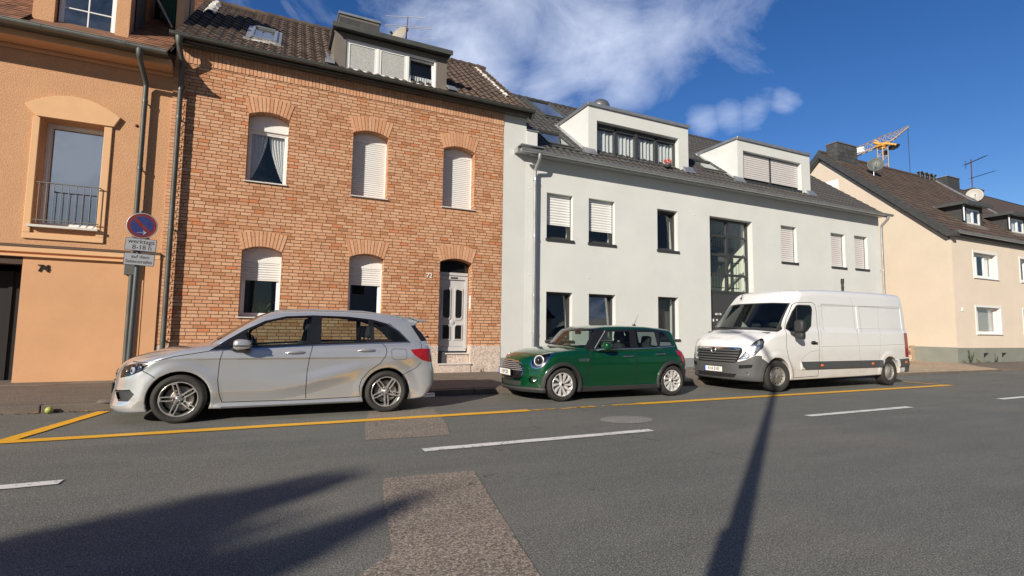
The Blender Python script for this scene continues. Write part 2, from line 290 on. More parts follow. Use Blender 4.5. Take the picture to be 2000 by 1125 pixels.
    M['glass']=glass_mat('window_glass',(.88,.90,.90),1.6); M['glass_sky']=glass_mat('coated_window_glass',(.45,.5,.5),7.5); M['glass_mid']=glass_mat('stairwell_glass',(.93,.95,.94),1.7); M['glass_frost']=P('frosted_glass',(.44,.45,.44),.22,0,var=.22,vs=22,bump=.35,bs=30)
    M['door_w']=P('grey_white_door',(.52,.52,.53),.35,var=.03); M['number_d']=P('dark_metal_number',(.035,.033,.03),.4,.6); M['number_w']=P('white_number',(.82,.82,.78),.4)
    M['steel']=P('galvanised_steel',(.33,.34,.34),.4,.8,var=.15,vs=6); M['rail']=P('painted_steel_rail',(.21,.20,.18),.5,.5); M['post']=P('grey_post',(.105,.115,.12),.45,.5,var=.12,vs=3)
    M['sign_w']=P('sign_white',(.30,.31,.35),.45,var=.05,vs=20); M['sign_b']=P('sign_black',(.02,.02,.02),.5); M['sign_red']=P('sign_red',(.14,.011,.011),.4,var=.08,vs=12); M['sign_blue']=P('sign_blue',(.011,.022,.13),.4,var=.08,vs=12)
    M['ledge']=P('brown_ledge_paint',(.10,.065,.045),.7); M['leaf']=P('green_leaf',(.085,.14,.035),.6,var=.3,vs=6); M['leaf_d']=P('dark_leaf',(.035,.07,.025),.6,var=.3,vs=3); M['bark']=P('bark',(.10,.075,.05),.9,var=.3,vs=8); M['dryleaf']=P('dry_leaf',(.45,.20,.07),.8,var=.3,vs=30); M['applegreen']=P('green_apple_skin',(.38,.42,.10),.4,var=.2,vs=30); M['weed']=P('yellow_green_weed',(.40,.36,.10),.8,var=.3,vs=9)
    M['pink']=P('pink_petals',(.72,.16,.12),.8,var=.2,vs=20); M['pot']=P('dark_pot',(.06,.06,.06),.6)
    M['green_corr']=P('green_corrugated_sheet',(.025,.115,.06),.5,var=.15,vs=6)
    M['silver']=carpaint('silver_paint',(.69,.71,.735),.68,.23,.10); M['green']=carpaint('green_paint',(.002,.070,.026),.45,.20,.06); M['white_p']=carpaint('white_van_paint',(.755,.765,.765),0,.32,0,.75,(.40,.35,.27))
    M['chrome']=P('chrome',(.80,.80,.81),.10,1.); M['satin']=P('satin_metal',(.50,.51,.53),.35,.6); M['tyre']=P('tyre_rubber',(.028,.027,.026),.8,var=.25,vs=10,bump=.2,bs=80); M['plast']=P('black_trim_plastic',(.030,.031,.032),.55,var=.1,bump=.3,bs=200); M['plast_g']=P('grey_bumper_plastic',(.070,.073,.076),.6,var=.12,vs=5,bump=.3,bs=200,dist=.001); M['gloss_b']=P('gloss_black',(.012,.012,.013),.12,coat=.6); M['gap']=P('door_gap',(.008,.008,.008),.9); M['seat']=P('dark_seat_fabric',(.028,.03,.035),.8); M['cabin']=P('cabin_trim',(.022,.022,.024),.7)
    M['rimblack']=P('rim_black',(.02,.02,.021),.3); M['rimsil']=P('rim_silver',(.82,.82,.81),.28,.45); M['rimface']=P('rim_polished',(.66,.65,.63),.22,.7); M['hubcap']=P('grey_hubcap',(.30,.29,.27),.5,.3,var=.25,vs=10); M['disc']=P('brake_disc',(.25,.24,.23),.4,.9)
    M['carglass']=glass_mat('car_glass',(.62,.70,.66),1.2); M['carglass_d']=glass_mat('tinted_car_glass',(.30,.34,.36),1.3); M['lens']=glass_mat('headlight_lens',(.93,.95,.97),1.1)
    M['lamp_in']=P('headlight_reflector',(.62,.63,.65),.18,.9,var=.25,vs=14); M['lamp_dark']=P('headlight_dark',(.06,.06,.065),.25,.6); M['tail']=P('tail_light_red',(.34,.008,.012),.12,coat=1.,var=.15,vs=18); M['amber']=P('amber_reflector',(.75,.17,.03),.25); M['lampglow']=P('lamp_bulb',(.85,.86,.88),.15,.3)
    M['plate']=P('plate_white',(.78,.78,.76),.4); M['plate_b']=P('plate_blue',(.02,.07,.42),.4)
    M['crane_y']=P('crane_yellow',(.62,.33,.05),.5,var=.1); M['crane_w']=P('crane_pale',(.42,.33,.25),.55,var=.1); M['dish_w']=P('dish_white',(.42,.41,.38),.5,var=.06,vs=2); M['dish_g']=P('dish_grey',(.075,.092,.09),.5,var=.08,vs=2); M['alu']=P('antenna_aluminium',(.45,.45,.46),.35,.8); M['rust']=P('rusty_mast',(.12,.05,.06),.7,.2)
    M['ruin']=brick_mat('weathered_white_brick',[(0,(.78,.66,.50)),(.55,(.84,.74,.58)),(.8,(.70,.5,.36)),(.9,(.35,.15,.09)),(1,(.25,.11,.07))],(.45,.33,.24),bw=.24,rh=.075)
    M['opp']=P('opposite_render',(.42,.38,.33),.9,var=.08); M['dirt']=P('leaf_dirt',(.20,.13,.08),.95,var=.4,vs=20,bump=.8,bs=30)
setup()
# ------------------------------------------------------------- ground, road, pavement
def sheet(name,pts,z,m,kind='structure',sub=1):
    b=MB(); tr=tessellate_polygon([[Vector((p[0],p[1],0)) for p in pts]])
    F=[]
    for t in tr:
        a,c,d=[Vector(pts[i]+(0,)) for i in t]; F.append(t if (c-a).cross(d-a).z>0 else t[::-1])
    b.add([(p[0],p[1],z) for p in pts],F); o=b.build(name,m); tag(o,kind=kind); return o
sheet('ground',[(-400,-300),(700,-300),(700,700),(-400,700)],0,MT['asphalt'])
sheet('road_patch',[(.88,4.49),(1.25,4.47),(1.69,4.43),(1.53,3.6),(1.36,2.7),(1.1,1.2),(.1,1.2),(.44,2.81),(.66,3.02),(.70,3.3),(.78,3.9)],.004,MT['patch'])
sheet('road_patch',[(.985,6.07),(1.975,5.99),(2.16,6.8),(2.36,8.0),(1.35,8.1),(1.13,7.1)],.004,MT['patch'])
sheet('manhole',[(4.70+.42*math.cos(a*.3307),6.12+.30*math.sin(a*.3307)) for a in range(19)],.005,MT['manhole'])
def wob(a,b,w,jit=.006,n=None):
    """long painted strip with slightly uneven edges; a,b centre ends"""
    a=Vector(a);b=Vector(b);L=(b-a).length;n=n or max(2,int(L/.25));d=(b-a)/L;q=Vector((-d.y,d.x));T=[];B=[]
    for i in range(n+1):
        p=a+d*L*i/n; T.append(tuple(p+q*(w/2+random.uniform(-jit,jit)))); B.append(tuple(p-q*(w/2+random.uniform(-jit,jit))))
    return B+T[::-1]
Z2=.009
sheet('yellow_line',wob((-2.72,7.32),(3.72,7.335),.18,.008),Z2,MT['yellow'])
for x0,x1,dy,w in ((3.76,3.93,.01,.05),(3.83,4.02,-.03,.05),(3.98,4.16,.01,.08),(4.02,4.22,.035,.035),(4.30,4.60,-.03,.06),(4.42,4.72,.02,.05),(4.62,4.84,.0,.11),(4.80,4.99,.015,.10),(5.10,5.22,.0,.035)):
    sheet('yellow_line',wob((x0,7.335+dy),(x1,7.335+dy*.4),w,.018,7),Z2,MT['yellow_worn'])
sheet('yellow_line',wob((5.35,7.35),(5.9,7.34),.10,.02),Z2,MT['yellow_worn'])
sheet('yellow_line',wob((5.9,7.34),(16.1,7.35),.18,.008),Z2,MT['yellow'])
sheet('yellow_line',wob((-2.62,7.39),(-2.25,9.36),.16,.006),Z2+.001,MT['yellow'])
sheet('yellow_line',wob((15.95,7.42),(15.75,9.2),.11,.006),Z2+.001,MT['yellow'])
for x0,x1 in ((-3.6,-1.53),(1.46,4.50),(7.62,10.4),(13.6,16.6),(19.6,22.6),(25.6,28.6)):
    p=wob((x0,5.345 if x0<5 else 5.37),(x1,5.345 if x0<5 else 5.37),.135,.006); sheet('lane_dash',p,Z2,MT['white_line'])
# pavement: asphalt walk along the houses, kerb stones, sandy crossing on the right
def slab(name,pts,z,m,h=.16):
    b=MB(); b.prism(pts,z-h,z,'z'); o=b.build(name,m); tag(o,kind='structure'); return o
slab('pavement',[(-30,9.66),(13.9,9.66),(13.9,13.9),(-30,13.9)],.115,MT['pave'])
slab('sandy_pavement',[(13.9,9.66),(19.9,9.78),(22.8,9.72),(24.7,9.75),(26.0,10.9),(27.6,12.0),(29.4,14.2),(29.4,16),(13.9,16)],.085,MT['sand'])
slab('far_pavement',[(24.7,9.74),(60,9.2),(60,13),(27.61,13),(27.62,12.0),(26.01,10.9)],.08,MT['pave'])
b=MB(); x=-30.
while x<13.9:
    L=.98 if random.random()<.8 else .75; b.box(x+.006,min(x+L,13.9)-.006,9.50+random.uniform(-.006,.006),9.662,-.05,.112+random.uniform(-.006,.004)); x+=L
x=13.9
while x<24.5:
    L=.98; f=lambda q: 9.50+.13*max(0,min(1,(q-14)/6)); b.box(x+.006,x+L-.006,f(x),9.66+.12*min(1,(x-13.9)/6)-.02,-.05,.07+random.uniform(-.004,.004)); x+=L
o=b.build('kerb',MT['kerb'],bevel=.012); tag(o,kind='structure')
# lighter repair slabs and stone strip on the walk
sheet('pavement_slab',[(-4.95,12.45),(-4.0,12.35),(-3.75,12.6),(-4.9,12.75)],.119,MT['patch'])
sheet('pavement_slab',[(-3.75,12.62),(-1.6,12.45),(-1.6,13.18),(-3.5,13.18)],.119,MT['patch'])
# litter in the gutter
random.seed(3)
b=MB()
for i in range(420):
    x=random.uniform(-4.5,2.4) if random.random()<.75 else random.uniform(2,14); y=9.49-abs(random.gauss(0,.045)); s=random.uniform(.005,.018); a=random.uniform(0,6.28)
    V=[(x+s*math.cos(a+k*2.1)*random.uniform(.6,1.2),y+s*math.sin(a+k*2.1),.004+random.uniform(0,.012)) for k in range(3)]; b.add(V+[(x,y,.022)],[(0,1,3),(1,2,3),(2,0,3)])
o=b.build('gutter_debris',MT['dirt']); tag(o,'fine dirt and leaf crumbs lying along the kerb edge','gutter debris',kind='stuff')
def leaf(x,y,z,s,rz,lab,m='dryleaf'):
    b=MB(); L=[(-1,0),(-.6,.35),(-.1,.5),(.4,.38),(.75,.15),(1.05,0),(.75,-.15),(.4,-.38),(-.1,-.5),(-.6,-.35)]
    V=[(p[0]*s,p[1]*s,.35*s*(p[1]*p[1]*2+.25*p[0]*p[0])+.003) for p in L]+[(0,0,.004)]; V+= [(a,c,e-.0015) for a,c,e in V]
    n=len(L); F=[(i,(i+1)%n,n) for i in range(n)]+[(n+1+(i+1)%n,n+1+i,2*n+1) for i in range(n)]+[(i,n+1+i,n+1+(i+1)%n,(i+1)%n) for i in range(n)]
    M=Matrix.Rotation(rz,3,'Z'); b.add([tuple(M@Vector(v)+Vector((x,y,z))) for v in V],F)
    o=b.build('fallen_leaf',MT[m]); tag(o,lab,'leaf','fallen leaves in the gutter')
for i,(x,y,s,l) in enumerate([(-3.06,9.47,.045,'curled brown leaf left of the green fruit in the gutter'),(-2.62,9.45,.05,'dry orange leaf lying between the green fruit and the yellow line'),(-2.50,9.44,.055,'dry orange leaf nearest the end of the yellow line')]):
    leaf(x,y,.006,s,i*1.3,l)
b=MB(); pr=[(0,.052)]+[(.048*math.sin(t)*(1+.06*math.cos(t)),.052*math.cos(t)*(.92)) for t in [i*math.pi/14 for i in range(1,14)]]+[(0,-.046)]
t=thing('green_fruit','round green fruit lying in the gutter by the kerb','fruit',(-2.90,9.43,.048)); b.lathe(pr[::-1],(-2.90,9.43,.048),(.5,.2,.8),20); b.build('flesh',MT['applegreen'],t); b=MB(); b.tube([(-2.88,9.44,.085),(-2.87,9.445,.105)],.003,5); b.build('stem',MT['bark'],t)
b=MB(); pr=[(0,.10),(.05,.095),(.10,.07),(.125,.03),(.13,0)]
b.lathe(pr[::-1],(-2.22,9.57,.115),(0,0,1),14); o=b.build('loose_stone',MT['kerb']); o.scale=(1.3,.8,.5); o.location=(.65,1.92,.06)
tag(o,'loose lump of stone on the kerb at the top of the yellow line','stone')
# ------------------------------------------------------------- house building helpers
def arc_top(x0,x1,zs,rise,n=10):
    """points of the arched head from right to left"""
    c=(x0+x1)/2;h=(x1-x0)/2; return [(c+h*math.cos(math.pi*i/n) if False else x1-(x1-x0)*i/n, zs+rise*(1-((x1-(x1-x0)*i/n-c)/h)**2)) for i in range(n+1)]
def opening(x0,x1,z0,z1,rise=0): 
    return [(x0,z0),(x1,z0)]+(arc_top(x0,x1,z1,rise) if rise else [(x1,z1),(x0,z1)])
def wall(name,outline,holes,y,th,m,parent):
    """wall in the street plane facing -y with real openings; outline CCW in (x,z)"""
    loops=[outline]+holes; pts=[p for l in loops for p in l]
    tr=tessellate_polygon([[Vector((p[0],p[1],0)) for p in l] for l in loops]); b=MB(); n=len(pts)
    V=[(p[0],y,p[1]) for p in pts]+[(p[0],y+th,p[1]) for p in pts]; F=[]
    for t in tr:
        a,c,d=[pts[i] for i in t]; cr=(c[0]-a[0])*(d[1]-a[1])-(c[1]-a[1])*(d[0]-a[0]); t=t if cr>0 else t[::-1]
        F.append(tuple(t)); F.append(tuple(i+n for i in t[::-1]))
    k=0
    for li,l in enumerate(loops):
        ar=sum(l[i][0]*l[(i+1)%len(l)][1]-l[(i+1)%len(l)][0]*l[i][1] for i in range(len(l)))
        for i in range(len(l)):
            a=k+i;c=k+(i+1)%len(l); q=(a,a+n,c+n,c); F.append(q if ((ar>0)==(li==0)) else q[::-1])
        k+=len(l)
    b.add(V,F); return b.build(name,m,parent)
def ring(b,x0,x1,z0,z1,w,y0,y1,wb=None,wt=None):
    wb=wb or w; wt=wt or w
    b.box(x0,x0+w,y0,y1,z0,z1); b.box(x1-w,x1,y0,y1,z0,z1); b.box(x0+w,x1-w,y0,y1,z0,z0+wb); b.box(x0+w,x1-w,y0,y1,z1-wt,z1)
def slats(x0,x1,z0,z1,y,m,parent,pitch=.055,name='shutter',label=None):
    b=MB(); n=max(1,round((z1-z0)/pitch)); p=(z1-z0)/n; V=[];F=[]
    prof=[(0,.004),(.06,-.004),(.5,-.013),(.82,-.010),(.86,.006),(1,.006)]
    for i in range(n):
        for a,dy in prof: V+= [(x0,y+dy,z0+(i+a)*p),(x1,y+dy,z0+(i+a)*p)]
    for i in range(len(V)//2-1): F.append((2*i,2*i+1,2*i+3,2*i+2))
    b.add(V,F,True); b.box(x0,x1,y-.012,y+.012,z0-.025,z0); return b.build(name,m,parent,label=label)
def window(par,x0,x1,z0,z1,y,fm,d=.16,w=.055,rise=0,box=0,shut=0,sm=None,mull=(),bars=(),glass='glass',sill=None,sillm=None,room=.9,roomm='dark',curt=None,pitch=.055,fd=.07,label=None,tilt=0,shutlab=None):
    """window standing in an opening; y = wall face, frame set back by d"""
    b=MB(); ys=y+d; zt=z1-(box if box else 0)
    if rise: zt=z1-box
    ring(b,x0,x1,z0,zt,w,ys,ys+fd,wb=w*1.2)
    if box: b.prism([(x0,zt),(x1,zt)]+(arc_top(x0,x1,z1,rise) if rise else [(x1,z1),(x0,z1)]),ys-.04,ys+fd,'y')
    for m_ in mull: b.box(m_-w*.55,m_+w*.55,ys+.003,ys+fd-.003,z0+w*1.2,zt-w)
    f=b.build('window',fm,par,bevel=.006,label=label)
    edges=[x0+w]+[m_ for m_ in mull]+[x1-w]
    for i in range(len(edges)-1):
        a=edges[i]+(w*.55 if i else 0); c=edges[i+1]-(w*.55 if i<len(edges)-2 else 0)
        zb=z0+w*1.2; zz=zt-w
        b=MB(); s=w*.62; yo=ys+.012
        M=None
        ring(b,a,c,zb,zz,s,yo,yo+.045)
        for q in bars: 
            if q[0]=='h': b.box(a+s,c-s,yo+.006,yo+.03,q[1]-.012,q[1]+.012)
            else: b.box(q[1]-.012,q[1]+.012,yo+.004,yo+.032,zb+s,zz-s)
        if tilt:
            for k,v in enumerate(b.v): b.v[k]=(v[0],v[1]+(v[2]-zb)*tilt,v[2])
        b.build('sash',fm,f)
        b=MB(); b.box(a+s-.005,c-s+.005,yo+.018,yo+.026,zb+s-.005,zz-s+.005)
        if tilt:
            for k,v in enumerate(b.v): b.v[k]=(v[0],v[1]+(v[2]-zb)*tilt,v[2])
        b.build('pane',MT[glass],f)
    if shut:
        h=(zt-w*0-z0)*shut; slats(x0+.012,x1-.012,zt-h,zt,ys-.018,sm,f,pitch,label=shutlab)
        for gx in (x0,x1-.02): b=MB(); b.box(gx,gx+.02,ys-.04,ys,z0,zt); b.build('shutter_guide',fm,f)
    if sill:
        pr,ov,t=sill; b=MB(); b.box(x0-ov,x1+ov,y-pr,y+d+.01,z0-t,z0-.002)
        b.build('sill',sillm or fm,f,bevel=.004)
    if curt: curt(f,x0+w,x1-w,z0+w,zt-w,ys+fd+.03)
    if room:
        b=MB(); X0,X1,Y0,Y1,Z0,Z1=x0-.3,x1+.3,ys+fd+.12,ys+fd+room,z0-.3,z1+rise+.2; V=[(X0,Y0,Z0),(X1,Y0,Z0),(X1,Y0,Z1),(X0,Y0,Z1),(X0,Y1,Z0),(X1,Y1,Z0),(X1,Y1,Z1),(X0,Y1,Z1)]
        b.add(V,[(4,5,6,7)[::-1],(0,4,7,3)[::-1],(1,2,6,5)[::-1],(0,1,5,4)[::-1],(3,7,6,2)[::-1]]); b.build('room',MT[roomm],f)
    return f
def folds(f,x0,x1,z0,z1,y,n,amp=.02,name='curtain'):
    b=MB(); m=n*6; V=[];F=[]
    for i in range(m+1):
        t=i/m; yy=y+amp*math.sin(t*n*2*math.pi)+random.uniform(-.002,.002); V+= [(x0+(x1-x0)*t,yy,z0),(x0+(x1-x0)*t,yy+.004*math.sin(i),z1)]
    for i in range(m): F.append((2*i,2*i+2,2*i+3,2*i+1))
    b.add(V,F,True); b.build(name,MT['fabric'],f)
def tied(f,x0,x1,z0,z1,y):
    c=(x0+x1)/2
    for s in (-1,1):
        b=MB(); V=[];F=[]; n=30;m=14
        for j in range(m+1):
            q=j/m; z=z1+(z0+.12-z1)*q; inner=c-s*.02 if False else c+s*(.015+(x1-x0)*.40*q**1.6); outer=(x1 if s>0 else x0)
            for i in range(n+1):
                t=i/n; V.append((inner+(outer-inner)*t,y+.018*math.sin(t*34)*(1-.4*q),z))
        for j in range(m):
            for i in range(n): a=j*(n+1)+i; F.append((a,a+1,a+n+2,a+n+1))
        b.add(V,F,True); b.build('curtain',MT['fabric'],f)
def tile_roof(name,m,par,x0,x1,p0,p1,pw=.23,row=.34,amp=.022,step=.03,flat=False,jit=.004,samples=6,skip=None):
    """pitched tiled slope from eave p0=(y,z) to ridge p1=(y,z); real rows and rolls"""
    L=math.hypot(p1[0]-p0[0],p1[1]-p0[1]); dy=(p1[0]-p0[0])/L; dz=(p1[1]-p0[1])/L; nr=max(1,round(L/row)); r=L/nr; nc=max(1,round((x1-x0)/pw)); w=(x1-x0)/nc
    b=MB(); 
    for j in range(nr):
        off=(.5*w if (flat and j%2) else 0)
        V=[];meta=[]; cols=nc*samples
        for i in range(cols+1):
            u=i/samples; X=x0+w*u
            h=0 if flat else amp*(math.sin(2*math.pi*u)+.35*math.sin(4*math.pi*u+.6))
            for (vv,hh) in ((j*r-.012,step*.12),(j*r-.012,step),(j*r+r,step*.12)):
                H=h+hh; V.append((X,p0[0]+dy*vv-dz*H,p0[1]+dz*vv+dy*H))
        for c in range(nc):
            b.tt=random.random()+.001; J=random.uniform(-jit,jit)
            for k in range(samples):
                i=c*samples+k; idx=[3*i,3*i+1,3*i+2,3*i+3,3*i+4,3*i+5]; P=[V[q] for q in idx]; P=[(a,bb-dz*J,cc+dy*J) for a,bb,cc in P]
                b.add([P[0],P[1],P[2],P[3],P[4],P[5]],[(0,3,4,1)],False); b.add([P[1],P[2],P[5],P[4]],[(0,3,2,1)],True)
    return b.build(name,m,par)
def gutter(par,x0,x1,y,z,m,r=.075,name='gutter',clips=.8):
    b=MB(); n=10; V=[];F=[]
    for X in (x0,x1):
        for rr in (r,r-.006):
            for i in range(n+1): a=math.pi+math.pi*i/n; V.append((X,y+rr*math.cos(a),z+rr*math.sin(a)))
    k=n+1
    for i in range(n): F+= [(i,i+1,2*k+i+1,2*k+i),(k+i,3*k+i,3*k+i+1,k+i+1)]
    F+= [(0,2*k,3*k,k),(n,k+n,3*k+n,2*k+n)]; F+= [tuple(range(0,n+1)),tuple(range(2*k,2*k+n+1))[::-1]]
    b.add(V,F,False); b.tube([(x0,y-r,z+.004),(x1,y-r,z+.004)],.011,8)
    X=x0+.4
    while X<x1:
        b.add([(X+dx,y+(r+.004)*math.cos(math.pi+math.pi*i/n),z+(r+.004)*math.sin(math.pi+math.pi*i/n)) for dx in (-.014,.014) for i in range(n+1)],[(i,i+1,n+2+i,n+1+i) for i in range(n)])
        X+=clips
    return b.build(name,m,par)
def downpipe(par,x,y,z0,z1,m,gy,r=.048,jog=.3,collars=(),xtop=None,name='downpipe'):
    b=MB(); xt=x if xtop is None else xtop; b.tube([(xt,gy,z1),(xt,gy,z1-.10),(xt,gy+.02,z1-.16),(x,y-.03,z1-.16-jog),(x,y,z1-.24-jog),(x,y,z0)],[r*1.5,r*1.2,r,r,r,r],12)
    for c in collars: b.tube([(x,y,c-.03),(x,y,c+.03)],r+.008,12); b.box(x-.012,x+.012,y,y+.16,c-.012,c+.012)
    return b.build(name,m,par)
def shellbox(name,par,m,x0,x1,y0,y1,z0,z1):
    b=MB(); b.box(x0,x1,y0,y1,z0,z1); return b.build(name,m,par)
def skylight(par,c,u0,u1,p0,sl,fm,label=None,w=.07,h=.09,open=0):
    """roof window in a slope: x from u0 to u1, from y=c[0] to y=c[1] up the slope z=p0z+sl*(y-p0y)"""
    n=Vector((0,-sl,1)).normalized(); t=Vector((0,1,sl)).normalized(); X=Vector((1,0,0)); O=Vector((0,c[0],p0[1]+sl*(c[0]-p0[0]))); L=(c[1]-c[0])*math.hypot(1,sl)
    M=Matrix((X,t,n)).transposed()
    def bx(b,a0,a1,l0,l1,h0,h1): b.obox(O+X*((a0+a1)/2)+t*((l0+l1)/2)+n*((h0+h1)/2),((a1-a0)/2,(l1-l0)/2,(h1-h0)/2),M)
    b=MB(); bx(b,u0,u0+w,0,L,-.05,h); bx(b,u1-w,u1,0,L,-.05,h); bx(b,u0+w,u1-w,0,w,-.05,h); bx(b,u0+w,u1-w,L-w,L,-.05,h+.02); f=b.build('skylight',fm,par,bevel=.008,label=label)
    b=MB(); bx(b,u0+w,u1-w,w,L-w,h-.05,h-.04); b.build('pane',MT['glass_sky'],f)
    for q in ((u0-.11,u1+.11,-.16,0.,.03,.045),(u0-.1,u0,0,L+.08,.02,.05),(u1,u1+.1,0,L+.08,.02,.05)): b=MB(); bx(b,*q); b.build('flashing',MT['zinc_dark'] if fm is not MT['zinc'] else MT['zinc'],f)
    b=MB(); bx(b,u0+w,u1-w,w,L-w,-.045,-.04); b.build('shade',MT['mid'],f)
    return f
# ============================================================= terracotta brick house, number 72
random.seed(11)
FY=13.2
BH=thing('brick_house','brown brick house number 72 with arched windows and a grey roof dormer','house',(1.7,FY,.1))
WIN_U=[(-.85,.03,4.70,6.31),(1.54,2.44,4.65,6.29),(3.95,4.87,4.64,6.28)]
WIN_G=[(-.83,.02,1.50,3.05),(1.57,2.43,1.50,3.06)]
holes=[opening(a,b,c,d,.11) for a,b,c,d in WIN_U+WIN_G]; DOOR=(3.93,4.86,.30,3.11)
holes.append(opening(3.93,4.86,.84,3.11,.11))
# door opening reaches down through the plinth: notch the outline
out=[(-2.37,.84),(3.93,.84),(3.93,3.11)]+arc_top(3.93,4.86,3.11,.11)[::-1][1:]+[(4.86,.84),(5.76,.84),(5.76,7.60),(-2.37,7.60)]
wall('wall',out,holes[:5],FY,.34,MT['brick'],BH)
wall('plinth',[(-2.36,.0),(3.93,.0),(3.93,.84),(-2.36,.84)],[],FY-.012,.3,MT['granite'],BH)
wall('plinth',[(4.86,.0),(5.75,.0),(5.75,.84),(4.86,.84)],[],FY-.012,.3,MT['granite'],BH)
shellbox('side_wall',BH,MT['strip_r'],5.762,6.50,FY+.004,22,.0,7.62); shellbox('back_wall',BH,MT['strip_r'],-2.30,5.75,21,21.3,0,7.6)
b=MB(); b.prism([(13.25,7.6),(17.1,10.95),(21.3,7.6)],6.2,6.45,'x'); b.build('gable',MT['strip_r'],BH)
shellbox('strip_plinth',BH,MT['plinth_g'],5.764,6.505,FY-.008,FY+.3,0,.50)
# soldier bricks under the eave and the fanned window heads
def brickbox(b,P,y0,y1):
    b.tt=random.uniform(.22,.93); b.prism(P,y0,y1,'y')
b=MB(); x=-2.36
while x<5.75:
    w=.0775; z=7.255+random.uniform(-.004,.004); brickbox(b,[(x+.004,z),(x+w-.004,z),(x+w-.004,z+.245),(x+.004,z+.245)],FY-.016-random.uniform(0,.004),FY+.01); x+=w+.0045
x=-2.36
while x<5.75:
    brickbox(b,[(x+.004,7.505),(x+.0735,7.505),(x+.0735,7.60),(x+.004,7.60)],FY-.03-random.uniform(0,.004),FY+.01); x+=.082
b.build('soldier_course',MT['brick_piece'],BH)
for (a,c,z0,z1),rise in [(w,.11) for w in WIN_U+WIN_G]+[(DOOR,.11)]:
    n=12; cx=(a+c)/2; hw=(c-a)/2; b=MB(); g=.006/hw
    za=lambda t: z1+rise*(1-t*t)
    for i in range(n):
        t0=-1+2*i/n+g; t1=-1+2*(i+1)/n-g; PV=[(cx+t0*hw,za(t0)+.002),(cx+t1*hw,za(t1)+.002),(cx+t1*hw*1.26,za(t1)*.35+(z1+rise)*.65+.37-.04*abs(t1)),(cx+t0*hw*1.26,za(t0)*.35+(z1+rise)*.65+.37-.04*abs(t0))]
        brickbox(b,PV,FY-.010-random.uniform(0,.004),FY+.10)
    b.tt=.5; b.build('brick_arch',MT['brick_piece'],BH)
# left edge bricks standing proud (toothed corner)
b=MB(); z=.86; k=0
while z<7.2:
    L=.225 if k%2 else .110; brickbox(b,[(-2.378,z+.004),(-2.378+L,z+.004),(-2.378+L,z+.074),(-2.378,z+.074)],FY-.012,FY+.05); z+=.080;k+=1
b.build('corner_bricks',MT['brick_piece'],BH)
# windows
def plants(f,x0,x1,z0,z1,y):
    random.seed(5); b=MB()
    for cx,h in ((x0+.25,.14),(x0+.42,.42),(x0+.62,.16),(x0+.12,.10)):
        for k in range(16):
            a=random.uniform(0,6.28); L=h*random.uniform(.6,1.1); dx=math.cos(a)*L*.5; pts=[(cx+dx*t,y+.05+.04*math.sin(a)*t,z0+L*(1.2*t-.45*t*t)) for t in (0,.35,.7,1)]
            b.tube(pts,[.004,.010,.009,.001],4)
    b.build('potted_plants',MT['leaf'],f); b=MB(); b.box(x0+.02,x1-.02,y-.02,y+.14,z0-.09,z0-.06); b.build('inner_sill',MT['pvc'],f)
K=dict(d=.29,rise=.11,sill=(.045,.03,.03),sillm=MT['sillstone'])
window(BH,*WIN_U[0],FY,MT['pvc'],curt=tied,w=.05,box=.28,**K,label='arched window with tied back white curtains',glass='glass')
window(BH,*WIN_U[1],FY,MT['pvc'],shut=1.,box=.14,sm=MT['shut_w'],**K,label='upper arched window fully closed by its roller shutter, above the ground floor one')
window(BH,*WIN_U[2],FY,MT['pvc'],shut=1.,box=.14,sm=MT['shut_w'],**K,label='upper arched window with closed shutter above the door')
window(BH,*WIN_G[0],FY,MT['pvc'],shut=.31,box=.25,sm=MT['shut_w'],curt=plants,**K,label='ground floor window with plants on the inner sill')
window(BH,*WIN_G[1],FY,MT['pvc'],shut=.31,box=.25,sm=MT['shut_w'],**K,label='ground floor window behind the silver car roof')
# door, steps, letter bits
b=MB(); y=FY+.30
def panel(b,x0,x1,z0,z1,chs):
    c=.07; P=[(x0,z0),(x1,z0),(x1,z1),(x0,z1)]
    return P
b.box(4.03,4.76,y,y+.05,.80,2.66)
b.box(3.95,4.03,y-.04,y+.06,.75,2.76); b.box(4.76,4.84,y-.04,y+.06,.75,2.76); b.box(4.03,4.76,y-.04,y+.06,2.66,2.76); b.box(3.95,4.84,y-.03,y+.05,2.78,2.86); 
D=b.build('door',MT['door_w'],BH,bevel=.005)
pans=[([(4.09,1.62),(4.15,1.54),(4.33,1.54),(4.36,1.60),(4.36,2.42),(4.30,2.47),(4.09,2.42)],0),([(4.46,1.60),(4.49,1.54),(4.66,1.54),(4.71,1.62),(4.71,2.42),(4.52,2.47),(4.46,2.42)],0),([(4.09,.98),(4.36,.98),(4.36,1.36),(4.31,1.42),(4.09,1.42)],0),([(4.46,.98),(4.71,.98),(4.71,1.42),(4.51,1.42),(4.46,1.36)],0)]
for P_,_ in pans:
    cx=sum(p[0] for p in P_)/len(P_);cz=sum(p[1] for p in P_)/len(P_)
    sc=lambda k: [(cx+(p[0]-cx)*k,cz+(p[1]-cz)*(1-(1-k)*.5)) for p in P_]
    b=MB(); b.prism(P_,y-.022,y,'y'); b.build('panel_moulding',MT['door_w'],D,bevel=.008); b=MB(); b.prism(sc(.72),y-.027,y-.02,'y'); b.build('pane',MT['gloss_b'],D)
b=MB(); b.lathe([(0,.02),(.03,.02),(.045,.012),(.06,.018),(.07,0)],(4.41,y,1.48),(0,-1,0),20); b.build('door_knocker',MT['door_w'],D)
b=MB(); b.tube([(4.06,y-.01,1.80),(4.06,y-.06,1.80),(4.06,y-.06,1.60),(4.06,y-.01,1.60)],.012,8); b.build('handle',MT['chrome'],D)
b=MB(); b.box(4.33,4.53,y-.05,y-.04,2.69,2.73); b.build('letter_slot',MT['black'],D)
